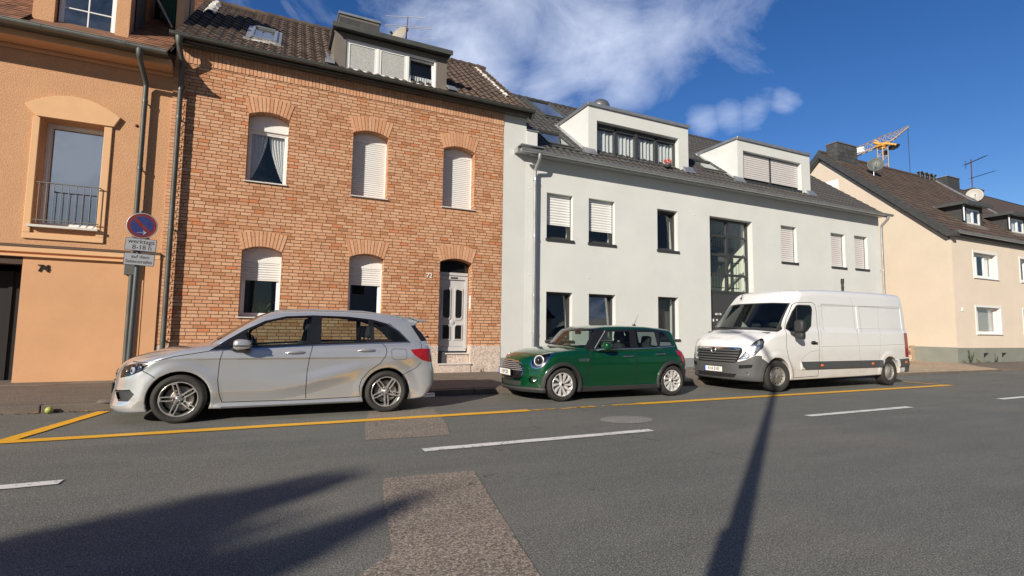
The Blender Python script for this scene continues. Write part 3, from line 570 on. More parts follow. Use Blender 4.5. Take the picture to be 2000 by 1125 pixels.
b=MB(); b.prism(opening(3.95,4.84,2.86,3.11,.10),y,y+.02,'y'); b.build('transom_pane',MT['gloss_b'],D)
b=MB(); b.box(3.97,4.82,y-.02,y+.04,.68,.795); b.build('threshold',MT['door_w'],D)
b=MB(); b.box(4.842,4.858,FY+.06,FY+.14,1.85,2.22); b.build('door_bell',MT['pvc'],BH)
b=MB(); b.box(3.932,4.858,13.17,13.52,.0,.325); b.build('step',MT['granite'],BH); b=MB(); b.box(3.932,4.875,13.14,13.52,.327,.36); b.build('step_slab',MT['sillstone'],BH,bevel=.005)
b=MB(); b.box(3.94,4.20,13.30,13.52,.362,.66); b.build('step_block',MT['slate_step'],BH); b=MB(); b.box(4.202,4.85,13.32,13.52,.362,.60); b.build('step',MT['granite'],BH); b=MB(); b.box(4.17,4.855,13.28,13.52,.602,.632); b.build('step_slab',MT['sillstone'],BH,bevel=.005)
text('house_number','72',.185,MT['number_w'],BH,FACE_Y(3.64,FY-.014,2.70),.006,.001,.9)
# roof
BE=(12.92,7.69); BR=(17.1,11.06)
tile_roof('roof',MT['tile_b'],BH,-2.42,6.56,BE,BR,pw=.235,row=.345,amp=.026,step=.034,jit=.006)
b=MB(); b.add([(-2.42,17.1,11.06),(6.56,17.1,11.06),(6.56,21.6,7.4),(-2.42,21.6,7.4)],[(0,1,2,3)]); b.add([(-2.40,12.9,7.6),(6.54,12.9,7.6),(6.54,17.1,10.98),(-2.40,17.1,10.98)],[(0,3,2,1)]); b.build('rear_slope',MT['tile_b'],BH)
b=MB(); x=-2.42
while x<6.5:
    b.tt=random.random(); b.tube([(x,17.1,11.07),(x+.36,17.1,11.055)],[.105,.088],10); x+=.335
b.build('ridge_tiles',MT['tile_b'],BH)
b=MB(); sl=(BR[1]-BE[1])/(BR[0]-BE[0])
def verge_lump(b,x,w,y0,y1,h=.05,seed=1):
    random.seed(seed); n=26; V=[];F=[]
    for i in range(n+1):
        yy=y0+(y1-y0)*i/n; zz=BE[1]+sl*(yy-BE[0])
        for j in range(4): V.append((x-w/2+w*j/3+random.uniform(-.02,.02),yy+random.uniform(-.03,.03),zz+(h if j in (1,2) else .02)+random.uniform(-.02,.02)))
    for i in range(n):
        for j in range(3): a=i*4+j; F.append((a,a+1,a+5,a+4))
    b.add(V,F)
verge_lump(b,6.18,.16,13.9,16.8,.075,4); b.build('verge_mortar',MT['mortar'],BH)
b=MB(); verge_lump(b,-2.12,.26,15.6,17.0,.10,8); b.build('verge_mortar',MT['mortar'],BH)
b=MB(); b.prism([(12.82,7.55),(12.9,7.66),(17.1,11.04),(17.1,10.90),(13.0,7.5)],6.54,6.575,'x'); b.build('verge_board',MT['fiber_d'],BH)
b=MB(); b.box(-2.38,6.5,12.97,13.19,7.60,7.63); b.box(-2.38,6.5,12.955,12.97,7.58,7.68); b.build('eave_board',MT['zinc_dark'],BH)
gutter(BH,-2.46,6.6,12.88,7.735,MT['zinc_dark'],.075)
downpipe(BH,-2.215,13.06,.12,7.64,MT['zinc_dark'],12.82,.052,.30,(6.55,5.9,3.4,.95),xtop=-2.27)
f=skylight(BH,(14.03,15.12),-.98,-.36,BE,sl,MT['zinc'])
b=MB(); verge_lump(b,-.67,.9,13.86,14.0,.05,3); b.build('skylight_mortar',MT['mortar'],BH)
# dormer
DY=13.27
b=MB()
b.box(.98,4.02,DY+.0,DY+.10,8.88,8.93); b.box(1.0,1.28,DY,DY+.10,7.96,8.88); b.box(3.70,4.0,DY,DY+.10,7.90,8.88); b.box(1.28,3.70,DY,DY+.10,8.80,8.88)
DM=b.build('dormer',MT['fiber'],BH)
for qx in (1.0,3.96): b=MB(); b.prism([(DY+.1,7.9),(DY+.1,8.93),(14.7,9.1),(15.0,9.2)],qx,qx+.04,'x'); b.build('cheek',MT['fiber'],DM)
b=MB(); b.prism([(13.06,8.93),(13.06,9.00),(13.12,9.03),(16.0,9.40),(16.0,9.2),(13.12,8.95)],.93,4.08,'x'); b.build('dormer_roof',MT['fiber_d'],DM); b=MB(); b.box(.91,4.10,13.035,13.06,8.92,9.045); b.build('fascia',MT['zinc_dark'],DM)
def frost(f,x0,x1,z0,z1,y): pass
yy=DY+.03
xs=[1.28,2.10,2.90,3.70]
b=MB(); ring(b,1.28,3.70,7.93,8.80,.055,yy,yy+.07); b.box(2.07,2.14,yy,yy+.07,7.985,8.745); b.box(2.87,2.94,yy,yy+.07,7.985,8.745); WD=b.build('window',MT['pvc'],DM,bevel=.005)
for i,(a,c) in enumerate(((1.335,2.07),(2.14,2.87),(2.94,3.645))):
    t=.05 if i==2 else 0
    b=MB(); ring(b,a,c,7.985,8.745,.05,yy+.01,yy+.05)
    if t: b.v=[(v[0],v[1]+(v[2]-7.985)*.12,v[2]) for v in b.v]
    b.build('sash',MT['pvc'],WD); b=MB(); b.box(a+.045,c-.045,yy+.025,yy+.033,8.03,8.70)
    if t: b.v=[(v[0],v[1]+(v[2]-7.985)*.12,v[2]) for v in b.v]
    b.build('pane',MT['glass_frost'] if i<2 else MT['glass'],WD)
folds(WD,2.97,3.62,8.0,8.28,yy+.16,9,.012,'half_curtain')
shellbox('room',WD,MT['mid'],1.05,3.9,yy+.5,yy+.6,7.9,8.95)
for q in ((.78,1.0),(4.0,4.24)): b=MB(); b.prism([(13.0,7.90),(13.0,7.96),(13.3,8.16),(13.3,8.02)],*q,'x'); b.build('flashing',MT['zinc'],DM)
for q in ((4.0,4.14),(.86,1.0)): b=MB(); b.prism([(13.1,7.93),(13.1,7.97),(14.9,9.26),(14.9,9.2)],*q,'x'); b.build('flashing',MT['zinc'],DM)
# chimney
b=MB(); b.box(1.30,2.52,15.9,16.6,9.3,11.02); CH=b.build('chimney',MT['fiber'],BH)
random.seed(2); b=MB(); z=9.9;k=0
while z<10.75:
    x=1.295-(.15 if k%2 else 0)
    while x<2.525:
        b.tt=random.random()+.001; a=max(x,1.295);c=min(x+.295,2.525)
        if c>a+.02: b.add([(a,15.886,z),(c,15.886,z),(c,15.896,z+.22),(a,15.896,z+.22)],[(0,1,2,3)]); b.add([(a,15.886,z),(c,15.886,z),(c,15.899,z-.0),(a,15.899,z)],[(0,3,2,1)])
        x+=.30
    z+=.205;k+=1
b.build('slate_facing',MT['fiber_d'],CH)
b=MB(); b.box(1.26,2.56,15.86,16.64,11.02,11.09); b.build('chimney_cap',MT['zinc'],CH); b=MB(); b.tube([(2.0,16.2,11.0),(2.0,16.2,11.28)],.03,8); b.build('flue_pipe',MT['black'],CH)
# ============================================================= white house 68 / 70
random.seed(12)
WH=thing('white_house','long white rendered house with grey tiled roof and two box dormers','house',(15.2,FY,.1))
WU=[(7.21,8.13,4.05,5.45),(8.71,9.71,4.05,5.46),(11.45,12.34,4.05,5.44),(17.54,18.44,4.07,5.49),(20.54,21.46,4.08,5.48),(22.10,23.0,4.10,5.51)]
WG=[(7.22,8.13,1.00,2.44),(8.72,9.73,1.00,2.44),(11.45,12.33,1.06,2.46),(17.54,18.44,1.1,2.46),(20.54,21.46,1.1,2.46)]
HO=[opening(*w) for w in WU+WG]
ST=(13.82,15.97,.12,5.45)
out=[(6.5,.0),(ST[0],.0),(ST[0],ST[3]),(ST[1],ST[3]),(ST[1],.0),(23.86,.0),(23.86,6.52),(6.5,6.52)]
wall('wall',out,HO,FY,.42,MT['white_r'],WH)
shellbox('side_wall',WH,MT['white_r'],23.62,23.861,FY+.42,24,0,6.5); shellbox('back_wall',WH,MT['white_r'],6.52,23.6,23.7,24,0,6.5)
shellbox('plinth',WH,MT['plinth_g'],6.51,13.82,FY-.01,FY-.001,0,.42); shellbox('plinth',WH,MT['plinth_g'],15.97,23.87,FY-.01,FY-.001,0,.42)
K=dict(d=.17,w=.05,sill=(.05,.035,.075),sillm=MT['anth'],fd=.08,pitch=.082)
A=MT['anth']
window(WH,*WU[0],FY,A,shut=.66,sm=MT['shut_w'],**K,label='window above the drainpipe side, shutter two thirds down')
window(WH,*WU[1],FY,A,shut=.70,sm=MT['shut_w'],**K,label='second upper window, shutter almost down')
window(WH,*WU[2],FY,A,tilt=.07,**K,label='narrow upper window tilted open')
for w in WU[3:]: window(WH,*w,FY,A,shut=1.,sm=MT['shut_g'],**K)
window(WH,*WG[0],FY,A,tilt=.06,**K,label='ground floor window nearest the drainpipe'); window(WH,*WG[1],FY,A,tilt=.07,**K,glass='glass_sky'); window(WH,*WG[2],FY,A,roomm='mid',room=.35,**K)
for w in WG[3:]: window(WH,*w,FY,A,**K)
# staircase glazing
x0,x1,z0,z1=ST; y=FY+.22
b=MB(); ring(b,x0,x1,2.74,z1,.075,y,y+.09); xm=(x0+x1)/2; b.box(xm-.05,xm+.05,y,y+.09,2.82,z1-.075)
for z in (3.40,4.12,4.82): b.box(x0+.075,xm-.05,y,y+.09,z-.045,z+.045); b.box(xm+.05,x1-.075,y,y+.09,z-.045,z+.045)
SW=b.build('stairwell_window',A,WH,bevel=.006)
b=MB()
for a,c in ((x0+.07,xm-.045),(xm+.045,x1-.07)):
    for p,q in ((2.81,3.36),(3.44,4.08),(4.16,4.78),(4.86,z1-.07)): b.box(a,c,y+.04,y+.048,p,q)
b.build('pane',MT['glass_mid'],SW)
b=MB(); b.add([(x0-.6,y+.15,2.2),(x1+.6,y+.15,2.2),(x1+.6,y+.15,5.9),(x0-.6,y+.15,5.9),(x0-.6,y+2.3,2.2),(x1+.6,y+2.3,2.2),(x1+.6,y+2.3,5.9),(x0-.6,y+2.3,5.9)],[(7,6,5,4),(3,7,4,0),(5,6,2,1),(4,5,1,0),(2,6,7,3)]); b.build('stairwell_walls',MT['room'],SW)
b=MB(); b.prism([(13.3,2.3),(13.8,2.3),(16.3,4.3),(16.3,4.6),(15.8,4.6),(13.3,2.65)],y+1.15,y+2.1,'y'); b.box(13.2,16.6,y+1.2,y+2.2,4.55,4.7); b.build('stair_flight',MT['mid'],SW)
b=MB()
for i in range(22): X=13.5+i*.125; zz=2.62+.8*(X-13.5); b.tube([(X,y+1.1,zz),(X,y+1.1,zz+.85)],.009,5)
b.tube([(13.4,y+1.1,3.40),(16.2,y+1.1,5.60)],.022,6); b.tube([(13.4,y+1.1,2.72),(16.2,y+1.1,4.92)],.014,6)
for i in range(15): X=13.9+i*.15; b.tube([(X,y+.45,2.95),(X,y+.45,3.95)],.008,5)
b.tube([(13.8,y+.45,3.95),(16,y+.45,3.95)],.02,6); b.tube([(13.8,y+.45,2.98),(16,y+.45,2.98)],.015,6); b.build('railing',MT['black'],SW)
b=MB(); b.box(x0,x1,y+.01,y+.06,.1,2.738); DR=b.build('entrance_door',A,WH); b=MB(); b.box(x0+.08,x1-.1,y,y+.009,1.9,2.66); b.box(x0+.03,x0+.62,y-.012,y+.009,1.22,1.84); b.build('letterbox_panel',P('graphite_panel',(.055,.056,.06),.35),DR)
text('house_number','68 / 70',.105,MT['number_w'],DR,FACE_Y(14.38,y-.012,1.955),.004,.001)
b=MB()
for i in range(3): b.box(x0+.12+i*.17,x0+.18+i*.17,y-.018,y-.013,1.68,1.78)
b.build('name_plate',MT['number_w'],DR)
# roof
WE=(12.84,6.455); WR=(18.56,11.04); wsl=(WR[1]-WE[1])/(WR[0]-WE[0])
tile_roof('roof',MT['tile_g'],WH,6.62,24.02,WE,WR,pw=.245,row=.35,amp=.020,step=.028,jit=.0015,samples=6)
b=MB(); b.add([(6.6,18.56,11.04),(24.0,18.56,11.04),(24.0,24.4,6.4),(6.6,24.4,6.4)],[(0,1,2,3)]); b.add([(6.6,12.9,6.43),(24.0,12.9,6.43),(24.0,18.56,10.97),(6.6,18.56,10.97)],[(0,3,2,1)]); b.build('rear_slope',MT['tile_g'],WH)
b=MB(); b.prism([(13.25,6.5),(18.56,10.9),(23.8,6.5)],23.6,23.85,'x'); b.prism([(13.25,6.5),(18.56,10.9),(23.8,6.5)],6.52,6.6,'x'); b.build('gable',MT['white_r'],WH)
b=MB(); x=6.6
while x<23.9: b.tube([(x,18.56,11.05),(x+.37,18.56,11.04)],[.10,.085],8); x+=.35
b.build('ridge_tiles',MT['tile_g'],WH)
b=MB(); b.box(6.52,23.9,12.90,13.19,6.44,6.52); b.box(6.52,23.98,12.86,12.90,6.40,6.50); b.build('eave_board',MT['zinc'],WH)
gutter(WH,6.12,24.08,12.76,6.50,MT['zinc'],.08,clips=.78)
b=MB(); b.box(6.10,6.9,12.72,13.15,6.60,6.63); b.box(6.10,6.55,12.95,13.2,6.47,6.60); b.build('eave_flashing',MT['zinc'],WH)
b=MB(); b.box(6.505,6.86,FY-.02,14.2,6.60,7.24); b.build('parapet',MT['white_r'],WH); b=MB(); b.box(6.49,6.90,FY-.05,14.25,7.242,7.275); b.build('parapet_cap',MT['zinc'],WH)
downpipe(WH,6.74,13.06,.12,6.44,MT['zinc'],12.78,.046,.22,(5.75,4.05,2.3,1.25)); downpipe(WH,23.80,13.06,.12,6.44,MT['zinc'],12.78,.05,.22,(4.1,2.4))
b=MB(); b.tube([(21.06,13.12,2.3),(21.06,13.12,3.40)],.045,10); b.tube([(21.06,13.12,3.40),(21.06,13.12,3.58)],.06,10); b.tube([(21.06,13.12,3.2),(21.06,13.12,3.24)],.055,10); b.build('vent_pipe',MT['black'],WH)
b=MB()
for x,z in ((6.62,5.5),(6.62,2.9),(8.3+.4,2.95),(13.1,5.4)): b.lathe([(0,.012),(.02,.010),(.025,0)],(x,FY,z),(0,-1,0),10)
b.build('wall_plug',MT['shut_w'],WH)
skylight(WH,(16.62,18.42),8.92,10.12,(12.84,6.455),wsl,MT['zinc_dark'],'upper roof window, two panes one above the other')
skylight(WH,(13.70,14.72),7.50,8.50,(12.84,6.455),wsl,MT['zinc_dark'],'lower roof window near the brick house'); skylight(WH,(14.15,14.98),14.55,15.75,(12.84,6.455),wsl,MT['zinc_dark'],'roof window between the two dormers')
def box_dormer(x0,x1,zt,wx0,wx1,wz0,wz1,y,closed):
    b=MB(); zb=6.455+wsl*(y-12.84)-.02
    loops_out=[(x0,zb),(wx0,zb),(wx0,wz1),(wx1,wz1),(wx1,zb),(x1,zb),(x1,zt),(x0,zt)]
    D=wall('dormer',loops_out,[],y,.25,MT['white_r'],WH)
    yb=12.84+(zt-.02-6.455)/wsl
    for s,xx in ((0,x0),(1,x1-.2)):
        b=MB(); b.prism([(y+.25,zb),(yb,zt-.01),(y+.25,zt-.01)],xx,xx+.2,'x'); b.build('cheek',MT['white_r'],D)
    b=MB(); b.box(x0-.04,x1+.04,y-.05,yb+.1,zt,zt+.035); b.box(x0-.05,x1+.05,y-.06,y-.045,zt-.06,zt+.045); b.box(x0-.055,x0-.04,y-.05,yb,zt-.05,zt+.045); b.build('dormer_roof',MT['zinc'],D)
    b=MB(); n=14
    for i in range(n):
        ya=y+(yb-y)*i/n; yc=y+(yb-y)*(i+1)/n; za=6.455+wsl*(ya-12.84)+.07; zc=6.455+wsl*(yc-12.84)+.07; b.add([(x0-.17,ya,za),(x0-.17,yc,zc-.02),(x0,yc,zc+.02),(x0,ya,za+.03)],[(0,3,2,1)])
        b.add([(x0-.17,ya,za),(x0,ya,za+.03),(x0,ya,za-.02),(x0-.17,ya,za-.05)],[(0,3,2,1)])
    b.build('flashing',MT['zinc'],D)
    for xx in (x0,x1): b=MB(); b.prism([(y-.16,zb-.06),(y-.16,zb-.03),(y+.02,zb+.22),(y+.02,zb+.02)],xx-.22 if xx==x0 else xx-.28,xx+.26 if xx==x0 else xx+.2,'x'); b.build('flashing',MT['zinc'],D)
    yy=y+.18; mid=(wx0+wx1)/2
    b=MB(); ring(b,wx0,wx1,wz0,wz1,.06,yy,yy+.08); b.box(mid-.06,mid+.06,yy-.03,yy+.08,wz0+.06,wz1-.06)
    if not closed:
        for k in (.25,.75): X=wx0+(wx1-wx0)*k; b.box(X-.05,X+.05,yy,yy+.08,wz0+.06,wz1-.06)
        b.box(wx0+.06,mid-.06,yy,yy+.06,wz1-.17,wz1-.06); b.box(mid+.06,wx1-.06,yy,yy+.06,wz1-.17,wz1-.06)
    Wd=b.build('window',A,D,bevel=.006); b=MB(); b.box(wx0+.05,wx1-.05,yy+.04,yy+.05,wz0+.05,wz1-.05); b.build('pane',MT['glass'],Wd)
    if closed:
        for a,c in ((wx0+.03,mid-.045),(mid+.045,wx1-.03)): slats(a,c,wz0+.17,wz1-.03,yy-.02,MT['shut_g'],Wd,.088)
    else:
        random.seed(4); q=[wx0+(wx1-wx0)*k for k in (0,.25,.5,.75,1)]
        for i in range(4):
            for j in range(5):
                a=q[i]+.10+j*.155; folds(Wd,a,a+.15,wz0+.05,wz1-.18,yy+.14+.02*(j%2),1,.02,'curtain_panel')
    b=MB(); b.box(wx0-.2,wx1+.2,yy+.6,yy+.65,wz0-.2,wz1+.1); b.build('room',MT['mid'],Wd)
    b=MB(); b.box(wx0,wx1,y-.02,yy,zb-.06,wz0-.002); b.build('sill',MT['anth'],Wd)
    return D
box_dormer(9.0,13.32,8.79,9.33,12.86,7.16,8.28,13.66,False)
box_dormer(15.82,20.05,8.83,16.12,19.50,7.22,8.38,13.66,True)
# ============================================================= apricot house 74
random.seed(13)
OH=thing('apricot_house','apricot rendered house number 74 at the left edge with a tall window','house',(-5.5,FY,.1))
OW=(-4.60,-3.55,3.27,5.50)
wall('wall',[(-13,2.86),(-2.38,2.86),(-2.38,7.10),(-13,7.10)],[opening(*OW)],FY+.02,.35,MT['stucco_o'],OH)
wall('lower_wall',[(-4.66,.0),(-2.66,.0),(-2.66,2.60),(-4.66,2.60)],[],FY-.03,.35,MT['stucco_smooth'],OH); wall('corner_pilaster',[(-2.64,.0),(-2.38,.0),(-2.38,2.70),(-2.64,2.70)],[],FY-.045,.35,MT['stucco_smooth'],OH)
shellbox('far_lower_wall',OH,MT['stucco_smooth'],-13,-6.9,FY-.03,FY+.3,0,2.6)
b=MB(); b.box(-13,-2.382,FY-.055,FY+.2,2.70,2.80); b.box(-13,-2.645,FY-.10,FY+.2,2.60,2.63); b.build('string_course',MT['stucco_band'],OH,bevel=.008)
shellbox('course_backing',OH,MT['stucco_smooth'],-13,-2.39,FY+.0,FY+.25,2.56,2.72)
b=MB(); b.box(-13,-2.382,FY-.07,FY+.2,2.802,2.84); b.build('drip_ledge',MT['ledge'],OH)
b=MB(); b.box(-13,-2.382,FY-.42,FY+.02,6.92,7.08); b.box(-13,-2.382,FY-.05,FY+.01,6.84,6.918); b.build('eave_moulding',MT['stucco_smooth'],OH,bevel=.02)
b=MB(); b.add([(-6.9,FY+.3,.1),(-4.66,FY+.3,.1),(-4.66,FY+2.6,.1),(-6.9,FY+2.6,.1),(-6.9,FY+.3,2.6),(-4.66,FY+.3,2.6),(-4.66,FY+2.6,2.6),(-6.9,FY+2.6,2.6)],[(2,3,7,6),(0,3,2,1),(4,5,6,7),(1,2,6,5),(3,0,4,7)]); b.box(-6.9,-4.67,FY-.02,FY+.3,2.45,2.6); EN=b.build('entrance_recess',P('dark_timber',(.05,.025,.015),.7,var=.2,vs=4),OH)
b=MB(); b.box(-6.8,-4.75,FY+.6,FY+.66,.1,2.35); b.box(-5.05,-4.99,FY+.56,FY+.60,.1,2.35); b.build('gate',MT['dark'],EN)
# window surround: jambs, segmental hood, sill band
b=MB(); b.box(-4.72,-4.602,FY-.02,FY+.15,3.10,5.50); b.box(-3.548,-3.41,FY-.02,FY+.15,3.10,5.50); b.box(-4.72,-3.41,FY-.02,FY+.15,2.98,3.098); b.build('window_surround',MT['stucco_band'],OH,bevel=.01)
b=MB(); P_=[(-4.66,5.503),(-3.38,5.503),(-3.28,5.72)]+[(-3.28-(1.58)*t,5.72+.30*(1-(2*t-1)**2)) for t in [i/12 for i in range(1,12)]]+[(-4.86,5.72)]; b.prism(P_,FY-.05,FY+.15,'y'); b.build('window_hood',MT['stucco_band'],OH,bevel=.012)
fw=window(OH,*OW,FY+.02,MT['pvc'],d=.32,w=.06,glass='glass_sky',room=.9,roomm='dark',label='tall window with a small balcony rail')
b=MB()
b.box(-4.64,-3.50,FY-.11,FY+.33,3.215,3.262); b.build('sill',MT['sillstone'],fw)
b=MB()
for z in (4.13,3.36): b.tube([(-4.55,FY-.075,z),(-3.50,FY-.075,z)],.012,6)
for i in range(9): X=-4.50+i*.119; b.tube([(X,FY-.075,3.30),(X,FY-.075,4.14)],.008,5)
b.tube([(-4.50,FY-.075,4.13),(-4.50,FY+.1,4.13)],.010,5); b.tube([(-3.52,FY-.075,4.13),(-3.52,FY+.1,4.13)],.010,5); b.build('balcony_rail',MT['rail'],fw)
text('house_number','74',.20,MT['number_d'],OH,FACE_Y(-4.33,FY-.045,2.38),.012,.002,.95)
b=MB(); b.lathe([(0,.02),(.03,.018),(.035,0)],(-3.0,FY+.02,5.62),(0,-1,0),12); b.build('wall_lamp_cap',MT['sign_red'],OH)
b=MB(); b.box(-2.99,-2.80,FY-.16,FY-.031,2.33,2.70); b.build('meter_box',MT['zinc_dark'],OH,bevel=.01)
# eave, roof, gutter
OE=(12.62,7.13); osl=.80
tile_roof('roof',MT['tile_o'],OH,-13,-4.92,OE,(18.6,11.95),pw=.18,row=.155,step=.022,flat=True,samples=1,jit=.004); tile_roof('roof',MT['tile_o'],OH,-3.25,-2.44,OE,(18.6,11.95),pw=.18,row=.155,step=.022,flat=True,samples=1,jit=.004)
b=MB(); b.add([(-13,12.66,7.11),(-2.45,12.66,7.11),(-2.45,18.6,11.9),(-13,18.6,11.9)],[(0,3,2,1)]); b.add([(-13,18.6,11.95),(-2.45,18.6,11.95),(-2.45,24,7.6),(-13,24,7.6)],[(0,1,2,3)]); b.build('rear_slope',MT['tile_o'],OH)
gutter(OH,-13,-2.42,12.55,7.12,MT['gutter_o'],.08,clips=1.35); b=MB(); b.box(-13,-2.42,12.60,12.79,7.05,7.075); b.build('eave_board',MT['zinc_dark'],OH)
downpipe(OH,-2.86,13.10,.12,7.06,MT['zinc_dark'],12.57,.05,.34,(6.15,4.65,3.0),xtop=-2.90)
b=MB(); verge_lump(b,-2.50,.14,13.0,13.6,.08,5); b.v=[(v[0],v[1],v[2]-.42) for v in b.v]; b.build('verge_mortar',MT['mortar'],OH)
b=MB(); x0,x1=-4.90,-3.27; y=FY+.0
DO=wall('dormer',[(x0,7.25),(x1,7.25),(x1,9.9),(x0,9.9)],[opening(-4.55,-3.52,7.50,9.5)],y+.02,.3,MT['stucco_o'],OH)
for q in ((x0,x0+.25),(x1-.25,x1)): b=MB(); b.prism([(y+.32,7.5),(16.4,10.1),(y+.32,10.1)],*q,'x'); b.build('cheek',MT['stucco_o'],DO)
b=MB(); shellbox('dormer_roof',DO,MT['tile_o'],x0-.2,x1+.2,y-.2,16.5,10.1,10.3)
wn_=window(DO,-4.52,-3.54,7.50,9.5,y+.02,MT['pvc'],d=.12,w=.055,bars=[('h',8.02),('h',8.6),('v',-4.03)],glass='glass_sky',roomm='mid')
slats(-4.40,-3.66,7.55,7.95,y+.30,MT['shut_w'],wn_,.05,name='blind')
# second dormer: near-black panel painted in for the shaded void, green corrugated cheek
b=MB(); b.box(-3.20,-2.46,14.9,15.0,8.2,10.6); D2=b.build('dormer_shade_panel',MT['dark'],OH)
V=[];F=[];n=30; b=MB()
for i in range(n+1):
    X=-3.0+.62*i/n; V+= [(X,14.55+.03*math.sin(i*math.pi/1.5),8.75+.3*abs(X+2.6)),(X,14.55+.03*math.sin(i*math.pi/1.5),10.2)]
for i in range(n): F.append((2*i,2*i+2,2*i+3,2*i+1))
b.add(V,F,True); b.build('green_cladding',MT['green_corr'],D2); b=MB(); b.tube([(-3.25,14.4,9.6),(-2.70,14.4,8.6)],.04,6); b.build('stay',MT['zinc'],D2)
b=MB(); b.box(-2.55,-2.40,13.9,15.2,8.15,11.0); b.build('party_wall',MT['stucco_band'],OH)
# ============================================================= cream corner house
random.seed(14)
CX=28.06; CY=12.46
CH_=thing('cream_house','cream rendered house with dark brown roof and blank gable at the right','house',(33,CY,.1))
CE=(12.25,6.02); csl=.93; CRy=18.4; CRz=CE[1]+csl*(CRy-CE[0])
GW=[(29.95,32.1,4.10,5.30),(29.9,32.15,1.43,2.68),(34.5,36.5,4.12,5.32),(34.5,36.5,1.43,2.68)]
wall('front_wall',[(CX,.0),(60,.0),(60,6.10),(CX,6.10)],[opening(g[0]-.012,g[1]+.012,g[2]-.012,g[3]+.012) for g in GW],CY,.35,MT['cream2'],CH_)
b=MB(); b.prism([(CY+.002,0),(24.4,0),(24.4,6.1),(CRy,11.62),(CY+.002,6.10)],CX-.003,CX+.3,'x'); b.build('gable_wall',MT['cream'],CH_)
b=MB(); b.box(CX-.02,60,CY-.02,CY-.001,0,.76); b.box(CX-.02,CX-.004,CY-.001,14.3,0,.78); b.build('plinth',MT['plinth_c'],CH_)
for g in GW:
    b=MB(); y=CY; t=.10
    b.box(g[0]-t,g[0],y-.015,y+.1,g[2]-.02,g[3]+t); b.box(g[1],g[1]+t,y-.015,y+.1,g[2]-.02,g[3]+t); b.box(g[0],g[1],y-.015,y+.1,g[3],g[3]+t); b.build('window_surround',MT['pvc'],CH_)
window(CH_,*GW[0],CY,MT['pvc'],d=.2,mull=(30.62,31.4),sill=(.06,.1,.05),sillm=MT['pvc'],roomm='mid',w=.08,curt=lambda f,a,c,d,e,y:(folds(f,31.45,31.95,d,e,y,4)))
window(CH_,*GW[1],CY,MT['pvc'],d=.2,mull=(30.45,),sill=(.06,.1,.05),sillm=MT['pvc'],w=.06,shut=0,curt=lambda f,a,c,d,e,y: (slats(a,30.4,d,e,y,MT['shut_g'],f,.05,'blind'),slats(30.5,c,d,e,y,MT['shut_g'],f,.05,'blind')))
for g in GW[2:]: window(CH_,*g,CY,MT['pvc'],d=.2,mull=((g[0]+g[1])/2,),sill=(.06,.1,.05),sillm=MT['pvc'],w=.08)
b=MB()
for x in (30.30,32.0):
    b=MB(); b.prism([(x,.33),(x+.42,.52),(x+.5,.52),(x+.5,.50),(x,.52)] if False else [(x,.52),(x,.30),(x+.45,.52)],CY-.03,CY-.021,'y'); b.build('cellar_vent',MT['dark'],CH_)
b=MB(); b.box(28.62,28.76,CY-.03,CY,2.45,2.60); b.build('wall_box',MT['pvc'],CH_)
tile_roof('roof',MT['tile_c'],CH_,27.86,39.6,CE,(CRy,CRz),pw=.24,row=.30,step=.026,flat=True,samples=1,jit=.004); tile_roof('roof',MT['tile_c'],CH_,39.6,60,(CE[0],CE[1]-.35),(CRy,CRz-.35),pw=.24,row=.30,step=.026,flat=True,samples=1,jit=.004)
b=MB(); b.add([(27.9,CE[0]+.05,CE[1]-.03),(60,CE[0]+.05,CE[1]-.4),(60,CRy,CRz-.4),(27.9,CRy,CRz-.05)],[(0,3,2,1)]); b.add([(27.86,CRy,CRz),(60,CRy,CRz-.35),(60,24.6,5.8),(27.86,24.6,6.0)],[(0,1,2,3)]); b.build('rear_slope',MT['tile_c'],CH_)
b=MB(); x=27.86
while x<39.6: b.tube([(x,CRy,CRz+.03),(x+.37,CRy,CRz+.01)],[.11,.09],8); x+=.35
b.build('ridge_tiles',MT['tile_c'],CH_)
b=MB(); b.prism([(CE[0]-.08,CE[1]-.10),(CE[0]-.03,CE[1]+.03),(CRy,CRz+.06),(24.5,6.1),(24.2,5.9),(CRy,CRz-.34),(CE[0]+.25,CE[1]-.16)],27.80,27.862,'x'); b.build('verge_board',MT['fiber_d'],CH_)
b=MB(); b.prism([(CE[0]+.25,CE[1]-.16),(CRy,CRz-.34),(24.2,5.9),(24.2,5.8),(CRy,CRz-.42),(CE[0]+.25,CE[1]-.22)],27.862,28.056,'x'); b.build('verge_soffit',MT['fiber_d'],CH_)
b=MB(); b.box(39.55,39.70,CRy-5.2,CRy-5.1,7,7.1); 
b=MB(); b.prism([(CE[0]+.1,CE[1]+.08),(CE[0]+.1,CE[1]+.14),(CRy,CRz+.13),(CRy,CRz+.03)],39.52,39.72,'x'); b.build('party_flashing',MT['zinc'],CH_)
gutter(CH_,28.0,60,12.18,6.10,MT['zinc'],.09,clips=.9); b=MB(); b.box(28.07,60,12.28,12.45,5.9,6.04); b.box(27.82,28.05,12.12,12.4,5.86,6.06); b.build('eave_board',MT['fiber_d'],CH_)
b=MB(); b.box(28.45,30.25,17.72,18.35,10.6,12.22); CC=b.build('chimney',MT['fiber_d'],CH_); b=MB(); b.box(28.42,30.28,17.69,18.38,12.222,12.27); b.build('chimney_cap',MT['fiber'],CC)
random.seed(8); b=MB(); z=10.75;k=0
